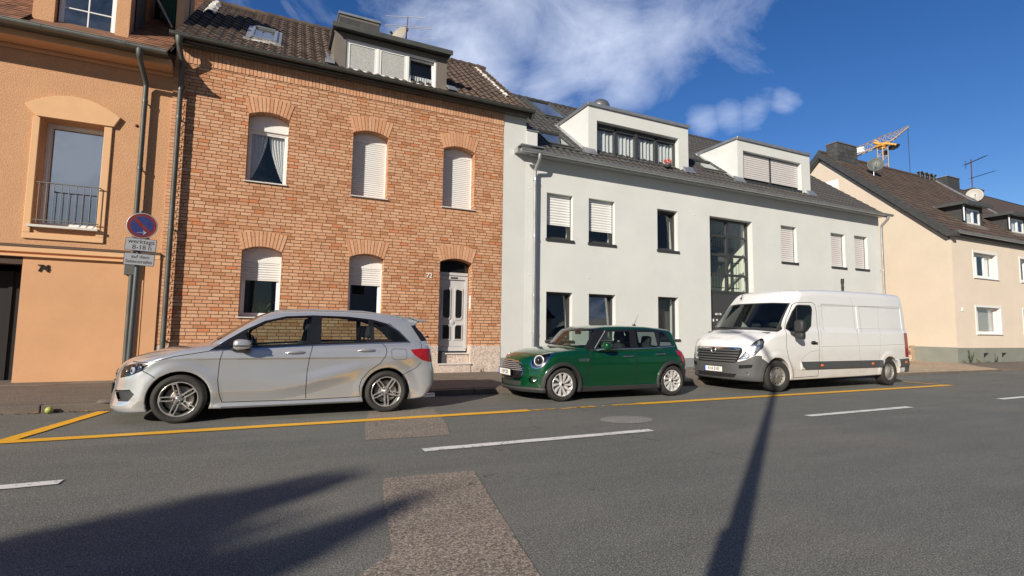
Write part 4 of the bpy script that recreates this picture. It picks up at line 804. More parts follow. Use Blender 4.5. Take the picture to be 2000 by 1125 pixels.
while z<12.15:
    for (ax,lo,hi) in (('x',28.44,30.26),('y',17.70,18.36)):
        q=lo-(.2 if k%2 else 0)
        while q<hi:
            a=max(q,lo);c=min(q+.39,hi); b.tt=random.random()+.001
            if c>a+.03:
                if ax=='x': b.add([(a,17.705,z),(c,17.705,z),(c,17.716,z+.24),(a,17.716,z+.24)],[(0,1,2,3)])
                else: b.add([(28.435,a,z),(28.435,c,z),(28.446,c,z+.24),(28.446,a,z+.24)],[(3,2,1,0)])
            q+=.395
    z+=.235;k+=1
b.build('slate_facing',MT['fiber_d'],CC)
b=MB(); b.box(40.3,41.8,17.9,18.7,10.5,11.98); c2=b.build('chimney',MT['fiber_d'],CH_); b=MB(); b.box(40.25,41.85,17.85,18.75,11.982,12.03); b.build('chimney_cap',MT['zinc'],c2)
b=MB(); b.box(43.6,45.0,17.9,18.7,10.0,11.60); c2=b.build('chimney',MT['fiber_d'],CH_); b=MB(); b.box(43.55,45.05,17.85,18.75,11.602,11.65); b.build('chimney_cap',MT['zinc'],c2)
for x in (37.9,38.45,39.0,39.5):
    b=MB(); yy=CRy-.1; zz=CRz; b.tube([(x,yy,zz-.1),(x,yy,zz+.22)],.10,8); b.tube([(x,yy,zz+.22),(x,yy,zz+.30)],.17,8); b.build('vent_cowl',MT['black'],CH_)
# gable window (its head shows above the white house roof)
b=MB(); b.box(CX-.02,CX+.01,17.5,19.0,8.6,9.95); gw=b.build('gable_window',MT['pvc'],CH_); b=MB(); b.box(CX-.03,CX-.021,17.62,18.88,8.7,9.83); b.build('pane',MT['shut_w'],gw)
def small_dormer(x0,x1,y,z0,z1):
    b=MB(); ring(b,x0,x1,z0,z1,.22,y,y+.15,wb=.05,wt=.16)
    D=b.build('dormer',MT['fiber_d'],CH_)
    yb=CE[0]+(z1-CE[1])/csl
    for q in ((x0,x0+.08),(x1-.08,x1)): b=MB(); b.prism([(y+.15,z0-.1),(yb,z1),(y+.15,z1)],*q,'x'); b.build('cheek',MT['fiber_d'],D)
    b=MB(); b.box(x0-.32,x1+.32,y-.30,yb+.1,z1,z1+.10); b.build('dormer_roof',MT['zinc'],D)
    b=MB(); b.box(x0-.34,x1+.34,y-.33,y-.301,z1-.06,z1+.11); b.box(x0-.345,x0-.321,y-.3,yb,z1-.04,z1+.11);  b.build('fascia',MT['zinc_dark'],D)
    b=MB(); b.tube([(x0-.06,y-.02,z1-.05),(x0-.06,y-.02,z0+.15)],.05,8); b.build('downpipe',MT['zinc'],D)
    b=MB(); X0,X1=x0+.22,x1-.22; ring(b,X0,X1,z0+.05,z1-.16,.08,y+.03,y+.1); b.box((X0+X1)/2-.07,(X0+X1)/2+.07,y+.03,y+.1,z0+.13,z1-.24); w_=b.build('window',MT['pvc'],D); b=MB(); b.box(X0+.05,X1-.05,y+.06,y+.07,z0+.1,z1-.2); b.build('pane',MT['glass'],w_)
    folds(w_,X0+.1,(X0+X1)/2-.05,z0+.1,z1-.2,y+.14,4); b=MB(); b.box(x0+.1,x1-.1,y+.5,y+.55,z0,z1); b.build('room',MT['mid'],w_)
    b=MB(); b.prism([(y-.2,z0-.2),(y-.2,z0-.16),(yb,z1+.0),(yb,z1-.1)],x0-.16,x0,'x'); b.prism([(y-.3,z0-.3),(y-.3,z0-.27),(y,z0+.05),(y,z0)],x0,x1+.2,'x'); b.build('flashing',MT['fiber'],D)
small_dormer(31.2,33.0,13.25,6.95,7.95); small_dormer(35.8,37.7,13.25,6.95,7.92)
# weathered brick stump in the gap
t=thing('brick_pier','low weathered pale brick pier between the white and cream houses','brick pier',(28.4,14.4,.0))
b=MB(); b.box(27.3,28.0,14.15,14.7,.0,.80); b.build('masonry',MT['ruin'],t); b=MB(); b.box(27.72,28.02,14.13,14.15,.0,.82); b.build('quoin',MT['sand'],t)
# ---------------------------------------------------------------- car body maths
def curve(*pts):
    xs=np.array([p[0] for p in pts],float); ys=np.array([p[1] for p in pts],float)
    h=np.diff(xs); d=np.diff(ys)/h; m=np.zeros(len(xs)); m[0]=d[0]; m[-1]=d[-1]
    for i in range(1,len(xs)-1):
        if d[i-1]*d[i]>0:
            w1=2*h[i]+h[i-1]; w2=h[i]+2*h[i-1]; m[i]=(w1+w2)/(w1/d[i-1]+w2/d[i])
    X=np.linspace(xs[0],xs[-1],500); k=np.clip(np.searchsorted(xs,X)-1,0,len(h)-1); t=(X-xs[k])/h[k]
    Y=(1+2*t)*(1-t)**2*ys[k]+t*(1-t)**2*h[k]*m[k]+t*t*(3-2*t)*ys[k+1]+t*t*(t-1)*h[k]*m[k+1]
    return lambda q: np.interp(q,X,Y)
def smax(a,b,k):
    h=np.maximum(k-np.abs(a-b),0)/k
    return np.maximum(a,b)+h*h*k*.25
def smin(a,b,k): return -smax(-a,-b,k)
def sstep(a,b,x):
    t=np.clip((x-a)/(b-a),0,1); return t*t*(3-2*t)
def grad(f,P,e=2e-3):
    G=np.empty_like(P)
    for i in range(3):
        d=np.zeros(3); d[i]=e; G[:,i]=(f(P+d)-f(P-d))/(2*e)
    return G
def surfnet(f,lo,hi,h):
    ax=[np.arange(lo[i],hi[i]+h,h) for i in range(3)]; n=[len(a) for a in ax]
    F=np.empty(n,np.float32)
    for i,x in enumerate(ax[0]):
        Y,Z=np.meshgrid(ax[1],ax[2],indexing='ij')
        F[i]=f(np.stack([np.full(Y.size,x),Y.ravel(),Z.ravel()],1)).reshape(Y.shape)
    S=F<0
    c=[S[a:n[0]-1+a,b:n[1]-1+b,d:n[2]-1+d] for a in (0,1) for b in (0,1) for d in (0,1)]
    cnt=sum(q.astype(np.int8) for q in c); act=(cnt>0)&(cnt<8)
    I=np.argwhere(act); idx=-np.ones(act.shape,np.int64); idx[act]=np.arange(len(I))
    acc=np.zeros((len(I),3)); num=np.zeros(len(I))
    corners=[(a,b,d) for a in (0,1) for b in (0,1) for d in (0,1)]
    for p in range(8):
        for q in range(p+1,8):
            A=np.array(corners[p]);B=np.array(corners[q])
            if abs(A-B).sum()!=1: continue
            fa=F[tuple((I+A).T)];fb=F[tuple((I+B).T)]; m=(fa<0)!=(fb<0)
            t=np.where(m,fa/np.where(m,fa-fb,1),0)[:,None]
            acc+=m[:,None]*(A+(B-A)*t); num+=m
    V=(I+acc/num[:,None])*h+np.array(lo)
    Q=[]
    for k in range(3):
        a,b=[i for i in range(3) if i!=k]
        s0=[slice(None)]*3;s1=[slice(None)]*3;s0[k]=slice(0,n[k]-1);s1[k]=slice(1,n[k])
        E=S[tuple(s0)]!=S[tuple(s1)]; J=np.argwhere(E); ins=S[tuple(s0)][tuple(J.T)]
        ok=(J[:,a]>0)&(J[:,b]>0)&(J[:,a]<n[a]-1)&(J[:,b]<n[b]-1); J=J[ok];ins=ins[ok]
        da=np.zeros(3,int);da[a]=1;db=np.zeros(3,int);db[b]=1
        q=np.stack([idx[tuple((J-da-db).T)],idx[tuple((J-db).T)],idx[tuple(J.T)],idx[tuple((J-da).T)]],1)
        flip=ins if k!=1 else ~ins
        q[~flip]=q[~flip][:,::-1]; Q.append(q)
    Q=np.concatenate(Q)
    for _ in range(5):
        g=grad(f,V); V=V-np.clip(f(V)/np.maximum((g*g).sum(1),.05),-h,h)[:,None]*g
    return V,np.concatenate([Q[:,[0,1,2]],Q[:,[0,2,3]]])
def clip_half(T,n,c):
    """split triangles T (m,3,3) by plane n.x=c : returns (inside n.x>c, outside, idx_in, idx_out)"""
    d=T@n-c; s=d>0; k=s.sum(1); idx=np.arange(len(T))
    ins=[T[k==3]];ii=[idx[k==3]];out=[T[k==0]];oi=[idx[k==0]]
    for kk in (1,2):
        m=k==kk; t=T[m];dd=d[m];ss=s[m];im=idx[m]
        if not len(t): continue
        lone=np.argmax(ss if kk==1 else ~ss,1); r=np.arange(len(t))
        A=t[r,lone];B=t[r,(lone+1)%3];C=t[r,(lone+2)%3];a=dd[r,lone];b=dd[r,(lone+1)%3];e=dd[r,(lone+2)%3]
        AB=A+(B-A)*(a/(a-b))[:,None];AC=A+(C-A)*(a/(a-e))[:,None]
        tri=np.stack([A,AB,AC],1);q1=np.stack([AB,B,C],1);q2=np.stack([AB,C,AC],1)
        if kk==1: ins.append(tri);ii.append(im);out+=[q1,q2];oi+=[im,im]
        else: out.append(tri);oi.append(im);ins+=[q1,q2];ii+=[im,im]
    return np.concatenate(ins),np.concatenate(out),np.concatenate(ii),np.concatenate(oi)
class Shell:
    def __init__(s,f,lo,hi,h):
        s.f=f; V,Q=surfnet(f,lo,hi,h); s.T=V[Q]; s.tag=np.zeros(len(Q),int); s.names=['body']
    def tid(s,name):
        if name not in s.names: s.names.append(name)
        return s.names.index(name)
    def cut(s,tris,name,side=None,cond=None,over=None,axis='y'):
        """tris: convex 2D triangles in the plane across axis ('y': (x,z), 'x': (y,z), 'z': (x,y))"""
        t=s.tid(name); ij={'y':(0,2),'x':(1,2),'z':(0,1)}[axis]
        A=np.array(tris,float).reshape(-1,2); lo=A.min(0);hi=A.max(0); P=s.T[:,:,ij]
        m=(P.max(1)>=lo).all(1)&(P.min(1)<=hi).all(1); w=np.nonzero(m)[0]
        if not len(w): return
        c=s.T[w].mean(1); k=np.ones(len(w),bool)
        if side: k&=(c[:,1]*side>0)
        if cond is not None: k&=cond(c)
        if over is not None: k&=np.isin(s.tag[w],[s.tid(o) for o in over])
        w=w[k]
        if not len(w): return
        m=np.zeros(len(s.T),bool); m[w]=True; T0=s.T[m];g0=s.tag[m]; rest=(s.T[~m],s.tag[~m])
        for tri in tris:
            tri=np.array(tri,float); lo=tri.min(0);hi=tri.max(0); P=T0[:,:,ij]; m=(P.max(1)>=lo).all(1)&(P.min(1)<=hi).all(1)
            if not m.any(): continue
            area=(tri[1]-tri[0])[0]*(tri[2]-tri[0])[1]-(tri[1]-tri[0])[1]*(tri[2]-tri[0])[0]
            if abs(area)<1e-9: continue
            if area<0: tri=tri[::-1]
            T=T0[m];tg=g0[m];keepT=[T0[~m]];keepG=[g0[~m]]
            for e in range(3):
                a=tri[e];b=tri[(e+1)%3];n=np.zeros(3);n[ij[0]]=-(b-a)[1];n[ij[1]]=(b-a)[0]
                cc=n[ij[0]]*a[0]+n[ij[1]]*a[1]
                I,O,ii,oi=clip_half(T,n,cc); keepT.append(O);keepG.append(tg[oi]);T=I;tg=tg[ii]
                if not len(T): break
            keepT.append(T);keepG.append(np.full(len(T),t)); T0=np.concatenate(keepT);g0=np.concatenate(keepG)
            ar=np.linalg.norm(np.cross(T0[:,1]-T0[:,0],T0[:,2]-T0[:,0]),axis=1); k=ar>1e-10; T0=T0[k];g0=g0[k]
        s.T=np.concatenate([rest[0],T0]); s.tag=np.concatenate([rest[1],g0])
    def poly(s,pts,name,**k):
        tr=tessellate_polygon([[Vector((p[0],p[1],0)) for p in pts]])
        s.cut([[pts[i] for i in t] for t in tr],name,**k)
    def stroke(s,pts,w,name,closed=False,**k):
        P=[np.array(p,float) for p in pts]; n=len(P); L=[];R=[]
        for i in range(n):
            a=P[i-1] if (i>0 or closed) else None; b=P[(i+1)%n] if (i<n-1 or closed) else None
            d1=(P[i]-a)/np.linalg.norm(P[i]-a) if a is not None else None; d2=(b-P[i])/np.linalg.norm(b-P[i]) if b is not None else None
            if d1 is None: d1=d2
            if d2 is None: d2=d1
            n1=np.array([-d1[1],d1[0]]);n2=np.array([-d2[1],d2[0]]);m=n1+n2;m/=max(np.linalg.norm(m),1e-6);m/=max(m@n1,.5)
            L.append(P[i]+m*w/2);R.append(P[i]-m*w/2)
        tr=[]
        for i in range(n if closed else n-1):
            j=(i+1)%n; tr+=[(L[i],R[i],R[j]),(L[i],R[j],L[j])]
        s.cut(tr,name,**k)
    def assign(s,name,cond):
        t=s.tid(name); c=s.T.mean(1); g=None; m=cond(c); s.tag[m]=t
    def get(s,name):
        T=s.T[s.tag==s.tid(name)]
        if not len(T): return None
        P=T.reshape(-1,3); key=np.round(P*2e4).astype(np.int64); _,first,inv=np.unique(key,axis=0,return_index=True,return_inverse=True)
        V=P[first]; F=inv.reshape(-1,3); ok=(F[:,0]!=F[:,1])&(F[:,1]!=F[:,2])&(F[:,0]!=F[:,2]); F=F[ok]
        G=grad(s.f,V); G/=np.maximum(np.linalg.norm(G,axis=1),1e-9)[:,None]
        return V,F,G
# ---------------------------------------------------------------- three bodies; local x runs nose to tail, +y away from the kerbless side
def wells(f,x,ya,z,wh):
    for cx,cz,R,yin in wh:
        r=np.hypot(x-cx,z-cz)
        f=smax(f,-np.maximum(r-R,yin-ya),.012)
    return f
HW=.893
C_top=curve((-.1,.74),(.0,.77),(.12,.835),(.25,.885),(.45,.935),(.71,.985),(1.0,1.03),(1.25,1.065),(1.6,1.045),(2.5,1.06),(3.4,1.07),(4.0,1.075),(4.5,1.06))
C_plan=curve((-.1,.60),(0,.63),(.1,.70),(.22,.775),(.4,.835),(.7,.868),(1.1,.878),(1.8,.886),(2.6,.888),(3.3,.885),(3.75,.87),(4.05,.85),(4.25,.815),(4.5,.72))
C_front=curve((.0,.10),(.15,.045),(.22,.0),(.34,.01),(.45,.03),(.6,.045),(.7,.075),(.78,.13),(.84,.22),(.9,.36),(1.2,1.2))
C_rear=curve((.0,4.26),(.2,4.30),(.32,4.37),(.42,4.42),(.62,4.42),(.7,4.40),(.9,4.365),(1.05,4.33),(1.3,4.25))
C_roof=curve((.8,.95),(1.15,1.13),(1.4,1.30),(1.6,1.41),(1.8,1.485),(2.0,1.525),(2.4,1.555),(2.8,1.565),(3.1,1.56),(3.5,1.535),(3.9,1.475),(4.2,1.41),(4.5,1.33))
C_grear=curve((.9,4.33),(1.05,4.31),(1.2,4.22),(1.34,4.10),(1.37,4.13),(1.40,4.20),(1.6,4.23))
C_crease=curve((.5,.40),(1.2,.40),(1.9,.405),(2.3,.45),(2.9,.60),(3.5,.76),(4.0,.82),(4.6,.83))
C_wg=curve((1.0,.73),(1.4,.775),(2.0,.80),(2.8,.805),(3.4,.79),(3.9,.745),(4.2,.69),(4.5,.62))
def sdf_estate(P):
    x,y,z=P[:,0],P[:,1],P[:,2]; ya=np.abs(y)
    zc=C_crease(x); fade=sstep(.75,1.3,x)
    # side section: shoulder line, hollow below it, falling crease, tucked-under lower door
    up=.845
    s=np.where(z>up,-.20*(z-up)-.35*np.maximum(z-up-.1,0)**1.2, 0)
    hollow=-.024*sstep(up+.003,up-.022,z)*sstep(up-.34,up-.05,z)
    low=-.33*np.clip(zc-z,0,.16)-.07*np.maximum(zc-z-.16,0)+.014*sstep(.16,0,np.abs(z-zc-.03))*sstep(1.6,2.6,x)
    w=C_plan(x)+s+fade*hollow*sstep(4.0,3.2,x)+fade*low*sstep(4.25,3.9,x)-.10*np.maximum(.33-z,0)*(1-fade)
    for cx,cz in ((.87,.312),(3.57,.312)):
        r=np.hypot(x-cx,z-cz); w=w+.014*sstep(.53,.40,r)*sstep(.2,.35,z)
    w=w+.022*sstep(.235,.20,z)*sstep(1.2,1.35,x)*sstep(3.3,3.15,x)          # sill skirt
    body=smax(ya-w,(z-(C_top(x)-.055*(ya/.85)**2.6))*.9,.05)
    fr=C_front(z)+.30*(ya/.8)**2.8-(.03*sstep(.32,.24,z)*sstep(.3,.7,ya))
    body=smax(body,(fr-x)*.8,.07)
    re=C_rear(z)-.11*(ya/.8)**3.6
    body=smax(body,(x-re)*.85,.06)
    body=smax(body,curve((0,.17),(.15,.15),(.55,.16),(1.25,.165),(3.2,.165),(3.9,.17),(4.25,.22),(4.5,.3))(x)-z,.03)
    g=smax(z-(C_roof(x)-.045*(ya/.7)**2.4),ya-(C_wg(x)-.36*np.maximum(z-1.05,0)-.25*np.maximum(z-1.32,0)),.07)
    g=smax(g,(x-(C_grear(z)-.07*(ya/.7)**2.4))*.8,.03)
    g=smax(g,1.0-z,.02)
    g=smax(g,(1.02+.13*(ya/.7)**2+(z-1.0)*1.55-x)*.55,.06)
    f=smin(body,g,.025)
    return wells(f,x,ya,z,((.87,.312,.365,.52),(3.57,.312,.36,.52)))
# ---- green hatchback
G_top=curve((-.1,.74),(.0,.77),(.08,.815),(.2,.865),(.4,.905),(.7,.945),(1.0,.975),(1.2,.985),(1.6,.955),(2.6,.97),(3.3,.985),(3.7,.975),(4.1,.93))
G_plan=curve((-.1,.58),(0,.63),(.1,.72),(.25,.785),(.45,.825),(.8,.84),(1.4,.835),(2.4,.842),(3.0,.846),(3.4,.835),(3.7,.79),(3.85,.74),(4.1,.6))
G_front=curve((.0,.10),(.18,.05),(.26,.005),(.45,.0),(.6,.02),(.7,.05),(.76,.09),(.82,.17),(.88,.30),(1.2,1.2))
G_rear=curve((.0,3.82),(.2,3.86),(.35,3.95),(.55,3.97),(.75,3.93),(.95,3.86),(1.2,3.75))
G_roof=curve((.9,1.05),(1.25,1.25),(1.5,1.345),(1.7,1.385),(1.95,1.41),(2.4,1.42),(2.9,1.413),(3.3,1.385),(3.6,1.35),(4,1.3))
G_wg=curve((1.0,.70),(1.5,.745),(2.2,.76),(3.0,.755),(3.5,.71),(3.9,.64))
def sdf_mini(P):
    x0,y,z=P[:,0],P[:,1],P[:,2]; ya=np.abs(y); x=x0+.04
    s=-.42*np.maximum(z-.80,0)-.10*np.maximum(z-.70,0)-.10*np.maximum(.50-z,0)
    w=G_plan(x)+s
    for cx,cz in ((.80,.30),(3.367,.30)):
        r=np.hypot(x-cx,z-cz); w=w+.032*sstep(.415,.395,r)*sstep(.12,.3,z)
    w=w+.028*sstep(.275,.262,z)*sstep(.95,1.05,x)*sstep(3.2,3.1,x)
    body=smax(ya-w,(z-(G_top(x)-.075*(ya/.8)**2.4))*.9,.09)
    fr=G_front(z)-.02+.40*(ya/.8)**2.0-(.035*sstep(.25,.22,z))
    body=smax(body,(fr-x0)*.8,.09)
    re=G_rear(z)-.18*(ya/.8)**3.2
    body=smax(body,(x-re)*.85,.09)
    body=smax(body,curve((0,.20),(.15,.165),(.6,.16),(3.4,.17),(3.8,.24),(4.1,.3))(x)-z,.03)
    g=smax(z-(G_roof(x)-.05*(ya/.65)**2.6),ya-(G_wg(x)-.27*np.maximum(z-.95,0)-.3*np.maximum(z-1.27,0)),.075)
    g=smax(g,(x-(3.78-.42*np.maximum(z-.95,0)-.10*(ya/.65)**2.6))*.9,.05)
    g=smax(g,.9-z,.02)
    g=smax(g,(1.10+.17*(ya/.65)**2+(z-.95)*.92-x)*.75,.05)
    f=smin(body,g,.02)
    return wells(f,x,ya,z,((.80,.30,.345,.50),(3.367,.30,.345,.50)))
# ---- white panel van
V_top=curve((-.1,1.05),(.0,1.09),(.15,1.15),(.4,1.25),(.7,1.34),(1.0,1.40),(1.3,1.45),(1.8,1.5),(6.4,1.5))
V_plan=curve((-.1,.70),(0,.74),(.1,.83),(.25,.91),(.5,.965),(.9,.995),(1.5,1.0),(5.2,1.0),(5.9,.985),(6.3,.96))
V_front=curve((.0,.06),(.2,.035),(.35,.0),(.6,.0),(.8,.02),(1.0,.07),(1.1,.13),(1.2,.28),(1.5,1.0))
V_wg=curve((.6,.86),(1.2,.93),(1.7,.975),(2.2,.985),(5.2,.98),(5.9,.96),(6.3,.93))
V_roof=curve((.6,1.6),(.9,1.87),(1.2,2.09),(1.45,2.21),(1.7,2.30),(2.0,2.355),(2.5,2.395),(3.2,2.41),(5.2,2.43),(5.9,2.42),(6.15,2.41),(6.5,2.38))
def sdf_van(P):
    x,y,z=P[:,0],P[:,1],P[:,2]; ya=np.abs(y)
    w=V_plan(x)-.05*np.maximum(.5-z,0)-.035*np.maximum(z-.95,0)
    for cx,cz in ((.87,.34),(5.2,.34)):
        r=np.hypot(x-cx,z-cz); w=w+.018*sstep(.56,.47,r)*sstep(.2,.4,z)
    w=w+.022*sstep(.010,-.004,np.abs(z-.565)-.085)*sstep(1.62,1.66,x)
    body=smax(ya-w,(z-(V_top(x)-.07*(ya/.9)**2.4))*.9,.10)
    fr=V_front(z)+.36*(ya/.95)**2.6-.03*sstep(.62,.55,z)*sstep(.5,.42,ya)*0
    body=smax(body,(fr-x)*.8,.09)
    body=smax(body,curve((0,.25),(.4,.23),(1.2,.24),(5.,.28),(6.2,.33))(x)-z,.04)
    # sheet-metal panels pressed into the box side
    side=V_wg(x)-.055*np.maximum(z-1.1,0)-.05*np.maximum(z-2.02,0)
    def inset(x0,x1,z0,z1): 
        return sstep(x0,x0+.03,x)*sstep(x1,x1-.03,x)*sstep(z0,z0+.025,z)*sstep(z1,z1-.03,z)
    side=side-.012*inset(2.55,3.95,1.33,2.02)-.012*inset(4.05,5.95,1.33,2.02)
    g=smax(z-(V_roof(x)-.05*(ya/.85)**3),ya-side,.14)
    g=smax(g,.5-z,.02)
    g=smax(g,(.66+.22*(ya/.85)**2.3+(z-1.30)*1.0-x)*.70,.06)
    g=smax(g,(1.05-x)*(z<1.3)+(-1)*(z>=1.3),.02)
    f=smin(body,g,.05)
    rr=6.27-.085*np.maximum(z-1.2,0)-.08*np.maximum(z-1.9,0)-.10*(ya/.95)**5
    f=smax(f,x-rr,.06)
    return wells(f,x,ya,z,((.87,.34,.415,.62),(5.2,.34,.40,.62)))
# ============================================================= vehicle parts
def part(sh,name,tagname,m,parent,inset=0,label=None):
    r=sh.get(tagname)
    if r is None: return None
    V,F,G=r
    if tagname in SIDES:
        cy=V[F].mean(1)[:,1]; o=None
        for s in (-1,1):
            k=cy*s>0
            if not k.any(): continue
            used=np.unique(F[k]); mp=-np.ones(len(V),int); mp[used]=np.arange(len(used)); o=part_mesh(name,V[used],mp[F[k]],G[used],m,parent,inset)
        return o
    return part_mesh(name,V,F,G,m,parent,inset,label)
def part_mesh(name,V,F,G,m,parent,inset=0,label=None):
    if inset: V=V-G*inset
    me=bpy.data.meshes.new(name); me.from_pydata(V.tolist(),[],F.tolist()); me.polygons.foreach_set('use_smooth',[True]*len(me.polygons)); me.update()
    o=link(name,me,m,parent)
    me.normals_split_custom_set_from_vertices(G.tolist())
    if label: o['label']=label
    return o
SIDES=('gap','window_trim','chrome','chrome_pillar','rear_side_trim','liner0','liner1','cladding','seam')
def split_y(sh,a):
    """left and right copies of a tag become two tags"""
    t=sh.tid(a); n=sh.tid(a+'_far'); c=sh.T.mean(1); m=(sh.tag==t)&(c[:,1]>0); sh.tag[m]=n
def sx(f,y,z,x0=-.5,x1=2.5):
    t=np.linspace(x0,x1,1500); v=f(np.stack([t,np.full(1500,y),np.full(1500,z)],1)); k=np.argmax(v<0); return float(t[k]-(t[1]-t[0])*v[k]/(v[k]-v[k-1])) if v.min()<0 else x1
def sy(f,x,z,side=-1):
    t=np.linspace(1.3,0,1300); v=f(np.stack([np.full(1300,x),side*t,np.full(1300,z)],1)); k=np.argmax(v<0); return side*float(t[k]) if v.min()<0 else 0.
def blob(b,c,r,M=None,e=.75,n=18,m=12,f=None):
    V=[];F=[]; sp=lambda q,k: math.copysign(abs(q)**k,q)
    for i in range(m+1):
        u=-math.pi/2+math.pi*i/m
        for j in range(n):
            w=2*math.pi*j/n; p=Vector((r[0]*sp(math.cos(u),e)*sp(math.cos(w),e),r[1]*sp(math.cos(u),e)*sp(math.sin(w),e),r[2]*sp(math.sin(u),e)))
            if f: p=f(p)
            if M is not None: p=M@p
            V.append(p+Vector(c))
    for i in range(m):
        for j in range(n): F.append((i*n+j,i*n+(j+1)%n,(i+1)*n+(j+1)%n,(i+1)*n+j))
    b.add(V,F,True); return b
def wheel(root,x,y,z,R,rim,wd,style,turn=0,phase=0.):
    """y<0: near side, outer face looks to -y"""
    side=-1 if y<0 else 1
    M=Matrix.Translation((x,y,z))@Matrix.Rotation(turn+(math.pi if side>0 else 0),4,'Z')@Matrix.Rotation(phase,4,'Y')
    def fin(b,name,m,par,bevel=0): b.v=[tuple(M@Vector(p)) for p in b.v]; return b.build(name,m,par,bevel)
    A=(0,-1,0); o=(0,0,0)
    b=MB(); b.lathe([(rim-.004,-.018),(rim+.012,-.006),(rim+.03,.004),(R-.045,.006),(R-.022,-.004),(R-.006,-.022),(R,-.04),(R,-wd+.04),(R-.01,-wd+.02),(R-.03,-wd),(rim,-wd)],o,A,56)
    for k in (.3,.5,.7):
        b.lathe([(R+.0005,-wd*k-.004),(R+.0005,-wd*k+.004)],o,A,56)
    w=fin(b,'wheel',MT['tyre'],root)
    b=MB(); b.lathe([(rim-.004,-.018),(rim-.008,-.012),(rim-.016,-.014),(rim-.019,-.03),(rim-.03,-.09),(rim-.035,-wd+.02)],o,A,56); fin(b,'rim',MT['rimface'] if style=='twin' else (MT['rimsil'] if style=='blade' else MT['hubcap']),w)
    b=MB(); b.lathe([(0,-.13),(rim-.03,-.13)],o,A,40); fin(b,'wheel_backing',MT['gap'],w)
    if style!='steel':
        b=MB(); b.lathe([(.06,-.085),(rim*.72,-.085),(rim*.72,-.10)],o,A,40); fin(b,'brake_disc',MT['disc'],w)
    def pol(r,a): return (r*math.cos(a),r*math.sin(a))
    b=MB()
    if style=='twin':
        for k in range(5):
            a=math.pi/2*0+2*math.pi*k/5-math.pi/2
            for s in (-1,1):
                pin=.28;pout=.10; w0=.016;w1=.013
                P0=pol(.060,a+s*pin*1.2);P1=pol(rim-.016,a+s*pout); 
                L=math.hypot(P1[0]-P0[0],P1[1]-P0[1]);d=((P1[0]-P0[0])/L,(P1[1]-P0[1])/L);n=(-d[1],d[0])
                mid=pol(.13,a+s*.20)
                pts=[P0,mid,P1]; V=[];N_=len(pts)
                hh=[.036,.022,.012]
                for (p,wd_,h) in zip(pts,(w0,.0135,w1),hh):
                    V+= [(p[0]-n[0]*wd_/2,h,p[1]-n[1]*wd_/2),(p[0]+n[0]*wd_/2,h,p[1]+n[1]*wd_/2),(p[0]+n[0]*wd_*.8,h+.04,p[1]+n[1]*wd_*.8),(p[0]-n[0]*wd_*.8,h+.04,p[1]-n[1]*wd_*.8)]
                for q in range(2):
                    for e in range(4): b.add([V[4*q+e],V[4*q+(e+1)%4],V[4*q+4+(e+1)%4],V[4*q+4+e]],[(0,1,2,3)])
            P_=[pol(rim-.014,a-.20),pol(rim-.014,a+.20),pol(rim-.032,a+.09),pol(rim-.032,a-.09)]; b.prism(P_,.012,.03,'y')
        fin(b,'spokes',MT['rimface'],w)
        b=MB(); b.lathe([(0,-.018),(.03,-.018),(.034,-.024),(.036,-.04),(.072,-.045),(.080,-.07)],o,A,24); fin(b,'hub',MT['rimface'],w)
        b=MB(); b.lathe([(.022,-.015),(.026,-.013),(.029,-.016)],o,A,24)
        for k in range(3): a=math.pi/2+2*math.pi*k/3; p=pol(.026,a); q=pol(.005,a+1.05); q2=pol(.005,a-1.05); b.add([(p[0],.013,p[1]),(q[0],.013,q[1]),(q2[0],.013,q2[1])],[(0,1,2)])
        fin(b,'hub_emblem',MT['chrome'],w)
        b=MB()
        for k in range(5): a=2*math.pi*k/5-math.pi/2; p=pol(.056,a); b.lathe([(0,-.034),(.010,-.036),(.010,-.05)],(p[0],0,p[1]),A,8)
        fin(b,'wheel_bolts',MT['gap'],w)
    if style=='blade':
        for k in range(10):
            a=2*math.pi*k/10; tw=.16
            pts=[(.045,a-.0,.018,.034),(.10,a+tw*.2,.026,.024),(.155,a+tw*.55,.040,.016),(rim-.014,a+tw,.046,.012)]
            V=[]
            for r,aa,w_,h in pts:
                c=pol(r,aa); n=(-math.sin(aa),math.cos(aa)); V+= [(c[0]-n[0]*w_/2,h,c[1]-n[1]*w_/2),(c[0]+n[0]*w_/2,h-.002,c[1]+n[1]*w_/2),(c[0]+n[0]*w_*.45,h+.05,c[1]+n[1]*w_*.45),(c[0]-n[0]*w_*.45,h+.05,c[1]-n[1]*w_*.45)]
            for q in range(3):
                for e in range(4): b.add([V[4*q+e],V[4*q+(e+1)%4],V[4*q+4+(e+1)%4],V[4*q+4+e]],[(0,1,2,3)])
        fin(b,'spokes',MT['rimsil'],w)
        b=MB(); b.lathe([(.024,-.022),(.030,-.024),(.05,-.034),(.058,-.06)],o,A,24); fin(b,'hub',MT['rimsil'],w)
        b=MB(); b.lathe([(0,-.020),(.026,-.021)],o,A,20)
        for k in range(5): p=pol(.042,2*math.pi*k/5+.3); b.lathe([(0,-.026),(.008,-.027),(.008,-.04)],(p[0],0,p[1]),A,8)
        fin(b,'hub_cap',MT['gloss_b'],w)
